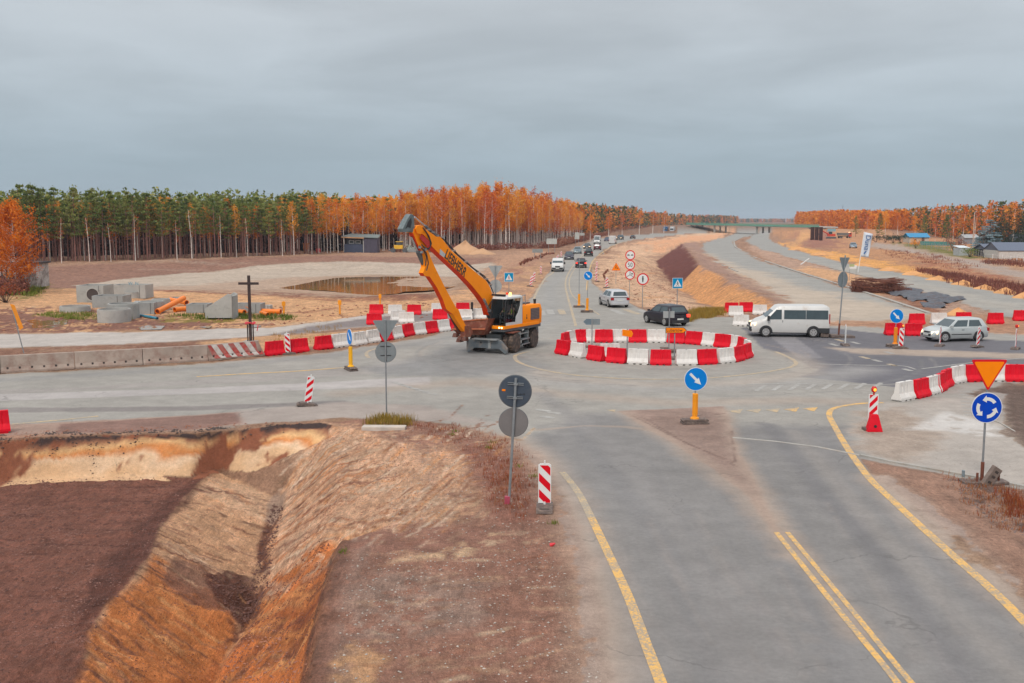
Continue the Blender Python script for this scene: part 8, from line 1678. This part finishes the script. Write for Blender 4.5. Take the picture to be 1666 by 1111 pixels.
heap(845, 458, 60, 7, 'rough earth mound behind the excavator cab', mat('brown_heap', (.30, .17, .11), .95, var=.2, scale=.6, bump=.8, fine=6), 30); heap(815, 480, 50, 8, 'sandy mound between the excavator cab and boom', SH, 31)
# rebar stack and black sheets between the carriageways
p0 = px(1385, 476); t = thing('rebar_stack', 'long stack of rusty reinforcement bars between the carriageways', 'rebar stack', p0); r_ = random.Random(5); vx = px(1478, 478) - p0; dx_ = vx.normalized(); ny = Vector((-dx_.y, dx_.x, 0)); Ls = vx.length
for q_ in range(3):
    b = MB()
    for k in range(70):
        s0 = r_.uniform(-.02, .75) * Ls; l_ = r_.uniform(.1, .4) * Ls; y_ = r_.uniform(0, 4.0); z = r_.uniform(.05, 1.35) * min(1, .35 + 1.2 * math.sin(math.pi * min(1, (s0 + l_ / 2) / Ls))); a = dx_ * s0 + ny * y_; c_ = dx_ * (s0 + l_) + ny * (y_ + r_.uniform(-.5, .5)); b.tube((a.x, a.y, z), (c_.x, c_.y, z + r_.uniform(-.15, .15)), .035, .035, 4, cap=False)
    for k in range(330): s0 = r_.uniform(0, 1) * Ls; y_ = r_.uniform(0, 4); a = dx_ * s0 + ny * y_; b.tube((a.x, a.y, 0), (a.x + r_.uniform(-.5, .5), a.y, r_.uniform(.5, 1.25) * (.7 + .3 * math.sin(s0 * 2.1))), .022, .022, 4, cap=False)
    b.build('bar_bundle', [RUST(), mat('dark_rusty_bar', (.10, .03, .022), .85), mat('brown_bar', (.19, .075, .05), .85)][q_], t)
BS = mat('black_plastic_sheet', (.045, .047, .060), .42, var=.35, scale=1.2, grime=(.17, .11, .09), gs=.3, bump=.4)
for i, (P, lb) in enumerate((([(1432, 474), (1476, 470), (1502, 474), (1494, 481), (1455, 482)], 'grey-black plastic sheet directly before the rebar stack'), ([(1462, 482), (1515, 477), (1545, 482), (1520, 489), (1482, 491)], 'crumpled black plastic sheet in the middle of the sheet pile'), ([(1500, 487), (1560, 483), (1572, 488), (1530, 497), (1512, 495)], 'black plastic sheet with pointed right end by the sand heap'), ([(1496, 493), (1522, 494), (1545, 500), (1520, 505), (1503, 501)], 'darkest plastic sheet nearest the kerb'))):
    Pw = [px(x, y) for x, y in P]; c_ = sum(Pw, Vector()) / len(Pw); n = 12; v = []; f = []
    for k in range(n):
        q = k / (n - 1)
        for j in range(40):
            u = j / 40 * len(Pw); a = Pw[int(u)]; d_ = Pw[(int(u) + 1) % len(Pw)]; w = c_.lerp(a.lerp(d_, u % 1), q * (1 + .05 * math.sin(j * 2.1))); z = .30 + .30 * float(fbm(np.array(w.x * 1.1 + i * 7), np.array(w.y * .8), 3 + i, 4)) - .22 * q * q; v.append((w.x - c_.x, w.y - c_.y, max(z, .03)))
    for k in range(n - 1):
        for j in range(40): f.append((k * 40 + j, (k + 1) * 40 + j, (k + 1) * 40 + (j + 1) % 40, k * 40 + (j + 1) % 40))
    b = MB(); b.add(v, f); tag(b.build('plastic_sheet', BS, None, smooth=True, loc=c_), lb, 'plastic sheet', 'black sheets by the rebar stack')
# small lamps / stakes between the carriageways
b = MB(); b.tube((0, 0, 0), (1.4, -.2, 1.1), .09, .09, 8); tag(b.build('white_stake', SWHITE(), None, loc=px(1302, 431)), 'leaning white plastic post between the carriageways', 'post')
# bridge
AL, AR = atY(1118, 361.5, 640), atY(1335, 365, 455); dv_ = AR - AL; Lb = dv_.length; ang = math.atan2(dv_.y, dv_.x)
t = thing('road_bridge', 'long green-railed concrete bridge crossing the new carriageways in the distance', 'bridge', (AL.x, AL.y, 0), ang); GRNP = mat('green_bridge_paint', (.13, .36, .26), .5, var=.08, scale=.1); PC = mat('pale_bridge_concrete', (.42, .42, .39), .8, var=.08, scale=.2)
sl = (AR.z - AL.z); M_ = Matrix.Rotation(-math.asin(sl / Lb), 4, 'Y')
b = MB(); b.box((Lb / 2, 4, AL.z - 1.35), (Lb, 9, .7), M_); b.build('deck', PC, t); b = MB(); b.box((Lb / 2, -.6, AL.z - .95), (Lb, .12, .9), M_); b.build('green_girder', GRNP, t); b = MB(); b.box((Lb / 2, -.75, AL.z - .10), (Lb, .1, .16), M_); b.build('railing_top', GRNP, t)
for k in range(60): b = MB() if k == 0 else b; b.tube(tuple(M_ @ Vector((Lb * (k + .5) / 60, -.75, AL.z - .5))), tuple(M_ @ Vector((Lb * (k + .5) / 60, -.75, AL.z - .05))), .06, .06, 4)
b.build('railing_post', GRNP, t)
b = MB(); b.box((Lb / 2, -.72, AL.z - .35), (Lb, .04, .06), M_); b.build('railing_bar', mat('pale_green_panel', (.22, .34, .27), .6), t)
for k, f_ in enumerate((.04, .26, .60, .94)):
    z_ = AL.z - 1.7 + sl * f_; b = MB()
    for y_ in (.5, 4, 7.5): b.box((Lb * f_, y_, z_ / 2 - .3), (.8, .8, z_ + .6))
    b.box((Lb * f_, 4, z_ - .1), (1.0, 8.6, .4)); b.build('pier', PC, t)
# sheet pile wall, red digger and truck on the bank
p = px(1320, 392); p.z = 0; z0 = gz(p.x, p.y); tq = thing('sheet_pile_wall', 'dark rusty sheet pile wall beside the right bridge pier', 'retaining wall', (p.x, p.y, z0)); 
for k in range(6): b = MB(); b.box((k * .75, (k % 2) * .5, 2.1), (.7, .3, 5.0)); b.build('pile', mat('dark_rust_pile', (.06, .025, .022), .85, var=.3), tq)
REDM = mat('red_machine_paint', (.55, .045, .015), .45)
p = hit(1352, 388.5); z0 = gz(p.x, p.y); s_ = p.y / FPX
t = thing('red_excavator', 'red tracked digger with outstretched arm on the bank by the bridge', 'excavator', (p.x, p.y, z0)); t.scale = (.72,) * 3; b = MB(); b.box((0, 0, 1.9), (4.0, 2.4, 1.3), taper=.95); b.build('housing', REDM, t, bevel=.12)
b = MB(); b.prism([(-2.1, 0), (2.1, 0), (2.5, .5), (2.1, .95), (-2.1, .95), (-2.5, .5)], -1.3, 1.3); b.build('track', EDK, t, bevel=.05); b = MB(); b.box((-.6, -.6, 3.0), (1.6, 1.2, 1.3)); b.build('cab', GL, t, bevel=.05); b = MB(); b.box((.2, .3, 4.5), (4.4, .3, 1.5)); b.build('blue_sign_panel', mat('pale_blue_panel', (.22, .38, .42), .5), t)
b = MB(); b.tube((-1.5, 0, 2.4), (-4.4, 0, 3.9), .32, .28, 8); b.tube((-4.4, 0, 3.9), (-6.6, 0, 2.8), .26, .20, 8); b.build('arm', REDM, t); b = MB(); b.box((-6.8, 0, 2.3), (.9, .9, .8)); b.build('bucket', EDK, t, bevel=.08)
p = hit(1374, 388); t = thing('tipper_truck', 'dark grey tipper truck with red cab beside the red digger', 'truck', (p.x, p.y + 1, gz(p.x, p.y)), .05); t.scale = (.66,) * 3; b = MB(); b.box((-.6, 0, 2.4), (6.2, 2.4, 1.5), taper=1.04); b.build('tipper_body', mat('tipper_grey', (.16, .15, .14), .7), t, bevel=.04); b = MB(); b.box((-.6, 0, 3.1), (5.6, 2.0, .6), taper=.6); b.build('sand_load', SH, t)
b = MB(); b.box((3.4, 0, 2.1), (1.8, 2.4, 2.4), taper=.95); b.build('cab', REDM, t, bevel=.1); b = MB(); b.box((3.4, -1.2, 2.6), (1.0, .05, .8)); b.build('cab_window', GL, t); b = MB(); b.box((0, 0, 1.2), (7.6, 1.2, .4)); b.build('chassis', EDK, t)
for x_ in (-2.6, -1.4, 2.4, 3.7):
    for s2 in (-1, 1): wheel(t, x_, s2 * 1.05, .5, .3, s2)
for s2 in (-.8, .8): b = MB(); b.lathe([(.16, 0), (.12, .18), (0, .2)], (3.3, s2, 3.3), n=10); b.build('roof_beacon', mat('lit_work_light', (.9, .7, .4), .3, emit=(1, .7, .35), es=4.0), t)
# flag
p = drop(1396, 443); Yf = p[1]; t = thing('banner_flag', 'tall white banner reading Duna on a leaning pole beyond the new carriageway', 'flag', p)
q = lambda x, y: atY(x, y, Yf) - Vector(p)
b = MB(); b.tube(q(1396, 443), q(1406, 377), .05, .04, 8); b.build('pole', SWHITE(), t)
C = [q(1406.5, 377.5), q(1420.5, 380.5), q(1412.5, 418.5), q(1400, 417)]; n = 12; v = []; f = []
for i in range(n + 1):
    for j in range(7): w = C[0].lerp(C[1], j / 6).lerp(C[3].lerp(C[2], j / 6), i / n); v.append((w.x, w.y + .10 * math.sin(j * 1.1 + i * .35) * j / 6, w.z))
for i in range(n):
    for j in range(6): k = i * 7 + j; f.append((k, k + 7, k + 8, k + 1))
b = MB(); b.add(v, f); o = b.build('banner', mat('white_banner', (.62, .66, .72), .8, var=.05), t, smooth=True); sol = o.modifiers.new('thickness', 'SOLIDIFY'); sol.thickness = .012; sol.offset = 0
dn_ = (C[3] - C[0]).normalized(); rt = Vector((dn_.z * -1, 0, dn_.x)); X = dn_; Yv = -Vector((-dn_.z, 0, dn_.x)); Yv = Vector((1, 0, -dn_.x / dn_.z * 1)); Yv = Vector((-X.z, 0, X.x)); Z_ = X.cross(Yv)
if Z_.y > 0: Yv = -Yv; Z_ = -Z_
mid = (C[0] + C[1] + C[2] + C[3]) / 4 + (C[0] - C[3]) * .10; mid.y -= .16; M = Matrix(((X.x, Yv.x, Z_.x, mid.x), (X.y, Yv.y, Z_.y, mid.y), (X.z, Yv.z, Z_.z, mid.z), (0, 0, 0, 1)))
lettering('Duna', 1.05, M, mat('blue_print', (.01, .10, .30), .6), t, .95)
b = MB(); e0 = (C[0] + C[1]) / 2 * .24 + (C[2] + C[3]) / 2 * .76; b.add([(e0.x + a, e0.y - .16, e0.z + c) for a, c in ((-.30, -.30), (-.12, -.05), (.14, .10), (.05, -.12), (-.18, -.42))], [(0, 1, 2, 3, 4)]); b.add([(e0.x + a, e0.y - .16, e0.z + c) for a, c in ((.12, .22), (.24, .30), (.22, .14))], [(0, 1, 2)]); b.build('leaf_logo', mat('blue_print', (.01, .10, .30), .6), t)
# houses on the right
def house(name, label, cat, x0, x1, yb, ye, yr, dep, wallm, roofm, Yd=None, rz=0, windows=(), door=None, over=.3, mono=False):
    p = px((x0 + x1) / 2, yb); Yh = p.y; W_ = (x1 - x0) / FPX * Yh; He = (yb - ye) / FPX * Yh; Hr = (yb - yr) / FPX * Yh; t = thing(name, label, cat, (p.x, p.y + dep / 2, 0), rz); hw = W_ / 2; hd = dep / 2
    b = MB(); b.box((0, 0, He / 2), (W_, dep, He)); b.build('wall', wallm, t)
    b = MB()
    if mono: b.quad((-hw - over, -hd - over, He), (hw + over, -hd - over, He), (hw + over, hd + over, Hr), (-hw - over, hd + over, Hr), t=.14)
    else:
        for s_ in (-1, 1): P = [(-hw - over, s_ * (hd + over), He - .1), (hw + over, s_ * (hd + over), He - .1), (hw + over, 0, Hr), (-hw - over, 0, Hr)]; P = P if s_ < 0 else [P[1], P[0], P[3], P[2]]; b.quad(*P, t=.12)
        for sx in (-1, 1): b.add([(sx * hw, -hd, He), (sx * hw, hd, He), (sx * hw, 0, Hr - .05)], [(0, 1, 2)])
    b.build('roof', roofm, t)
    for wx, wz, ww, wh in windows: b = MB(); b.box((wx * W_, -hd - .02, wz * He), (ww, .08, wh)); f = b.build('window', mat('window_frame_white', (.52, .52, .5), .5), t); b = MB(); b.box((wx * W_, -hd - .07, wz * He), (ww * .8, .03, wh * .8)); b.build('pane', GL, f)
    if door: b = MB(); b.box((door[0] * W_, -hd - .03, door[2] / 2), (door[1], .06, door[2])); b.build('door', mat('brown_door', (.15, .08, .05), .6), t)
    return t
CRM = mat('cream_wall', (.50, .44, .36), .85, var=.08, scale=.3); house('garden_house', 'small cream house with bright blue sheet roof on the right', 'house', 1479, 1511, 396, 386, 380, 5, CRM, mat('bright_blue_roof', (.015, .22, .42), .45, var=.06), windows=((-.2, .55, .9, .8),), door=(.2, .9, 1.9))
house('long_shed', 'long dark shed with blue-grey metal roof and white end wall at the right edge', 'shed', 1632, 1720, 421, 408, 396, 9, mat('white_garage_wall', (.52, .50, .47), .85), mat('dark_blue_metal_roof', (.10, .12, .17), .45, .2, .08), rz=-.12, over=.1)
t = [o for o in COL.objects if o.get('label', '').startswith('long dark shed')][0]
house('wooden_shed', 'black gabled shed wall joining the blue-grey roof right of the blue spruce', 'shed', 1606, 1634, 418, 406, 398, 6, mat('black_boards', (.035, .030, .042), .85, var=.2, scale=1), mat('dark_blue_metal_roof', (.10, .12, .17), .45), over=.3)
house('house', 'grey-roofed house cut by the right edge behind the long shed', 'house', 1655, 1720, 400, 394, 382, 8, mat('grey_house_wall', (.25, .27, .30), .8), mat('dark_slate_roof', (.07, .08, .11), .6))
house('site_trailer', 'small white-roofed cabin before the brown hedge on the right', 'cabin', 1561, 1577, 416, 404, 401, 3, mat('pale_grey_cabin', (.40, .42, .42), .7), mat('white_cabin_roof', (.60, .64, .66), .5), mono=True, over=.1)
house('grey_outbuilding', 'pale outbuilding half hidden left of the blue spruce', 'shed', 1570, 1592, 398, 387, 382, 5, mat('grey_house_wall', (.25, .27, .30), .8), mat('pale_roof', (.36, .38, .38), .6))
def fence(P, H, label, m, n, rails=2, pickets=True, rail_m=None, net=False):
    pts = [px(*q) for q in P]; t = thing('fence', label, 'fence', pts[0]); tot = sum((c - a).length for a, c in zip(pts[:-1], pts[1:])); o0 = pts[0]
    for k in range(n + 1):
        s_ = tot * k / n; i = 0
        while i < len(pts) - 2 and s_ > (pts[i + 1] - pts[i]).length: s_ -= (pts[i + 1] - pts[i]).length; i += 1
        w = pts[i].lerp(pts[i + 1], min(1, s_ / (pts[i + 1] - pts[i]).length)) - o0; b = MB(); b.box((w.x, w.y, H / 2), (.10, .10, H)); b.build('fence_post', m, t)
    for a, c in zip(pts[:-1], pts[1:]):
        for r_ in range(rails): b = MB(); z = H * (.25 + .6 * r_ / max(1, rails - 1)); b.tube(a - o0 + Vector((0, 0, z)), c - o0 + Vector((0, 0, z)), .03, .03, 4); b.build('rail', rail_m or m, t)
        if net: b = MB(); A_, C_ = a - o0, c - o0; b.quad(A_ + Vector((0, .03, .1)), C_ + Vector((0, .03, .1)), C_ + Vector((0, .03, H * .9)), A_ + Vector((0, .03, H * .9)), t=.02); b.build('screen_panel', net, t)
FP = mat('grey_fence_post', (.30, .28, .26), .8); fence([(1478, 402), (1520, 405), (1560, 411), (1600, 420)], 1.5, 'thin grey garden fence in front of the blue-roofed house', FP, 26); fence([(1496, 399), (1530, 400), (1555, 401)], 1.4, 'blue-green screen fence behind the garden', FP, 8, 2, net=mat('teal_screen', (.07, .26, .24), .7)); fence([(1600, 420), (1640, 424), (1700, 434)], 1.0, 'white-posted fence before the long shed', SWHITE(), 8)
fence([(-40, 480), (0, 472), (36, 466)], 2.4, 'dark plank fence under the near orange birch', mat('dark_fence_wood', (.07, .05, .05), .9), 10, 2)
p = px(8, 470); t = thing('old_shed', 'old whitewashed shed behind the near birch trunk at the left edge', 'shed', (p.x, p.y + 4, 0)); b = MB(); b.box((0, 0, 1.3), (4.6, 3, 2.6)); b.build('wall', mat('peeling_whitewash', (.46, .44, .42), .9, var=.2, scale=1, grime=(.12, .09, .08), gs=.5), t); b = MB(); b.box((0, 0, 2.7), (5.0, 3.4, .2)); b.build('roof', mat('dark_roof_felt', (.06, .05, .05), .9), t)
def mast(x, yb, yt, r0, r1, label, cat, m, Y=None):
    Y = Y or px(x, yb).y; a = atY(x, yb, Y); H = atY(x, yt, Y).z; t = thing(cat.replace(' ', '_'), label, cat, (a.x, Y, 0)); b = MB(); b.tube((0, 0, 0), (0, 0, H), r0, r1, 10); b.build('shaft', m, t); b = MB(); b.tube((0, 0, H * .9), (0, 0, H * .93), r1 * 1.5, r1 * 1.5, 10); b.build('band', m, t)
mast(1028, 366, 334, 2.2, 1.7, 'slim dark factory chimney on the horizon', 'chimney', mat('dark_chimney', (.12, .12, .14), .8), 1500); mast(1370, 366, 333, .5, .2, 'thin lattice mast on the horizon above the red truck', 'mast', mat('dark_chimney', (.12, .12, .14), .8), 1400); mast(1022, 366, 340, .4, .2, 'thin mast just left of the chimney', 'mast', mat('dark_chimney', (.12, .12, .14), .8), 1500)
mast(1582.5, 404, 346, .14, .11, 'pale wooden power pole before the right wood', 'power pole', mat('pale_pole_wood', (.50, .38, .30), .8)); mast(568, 409, 344, .08, .06, 'thin street lamp mast behind the site hut', 'lamp mast', GALV())
p = drop(993, 391); mast(991, 391, 374, .06, .05, 'small triangular sign post beside the distant queue', 'road sign', GALV())
# fine haze over the whole place
hz_ = MB(); hz_.box((0, 2050, 16), (6400, 4400, 44)); ho = hz_.build('haze', mat('haze_dummy', (1, 1, 1)), None); ho.data.materials.clear()
hm = bpy.data.materials.new('haze_air'); hm.use_nodes = True; ht = hm.node_tree; ht.nodes.clear(); pv = ht.nodes.new('ShaderNodeVolumePrincipled'); pv.inputs['Color'].default_value = (.80, .88, 1.0, 1); pv.inputs['Density'].default_value = .00014; pv.inputs['Anisotropy'].default_value = 0
mo = ht.nodes.new('ShaderNodeOutputMaterial'); ht.links.new(pv.outputs[0], mo.inputs['Volume']); ho.data.materials.append(hm); tag(ho, 'thin grey autumn haze in the air', 'haze', kind='stuff')
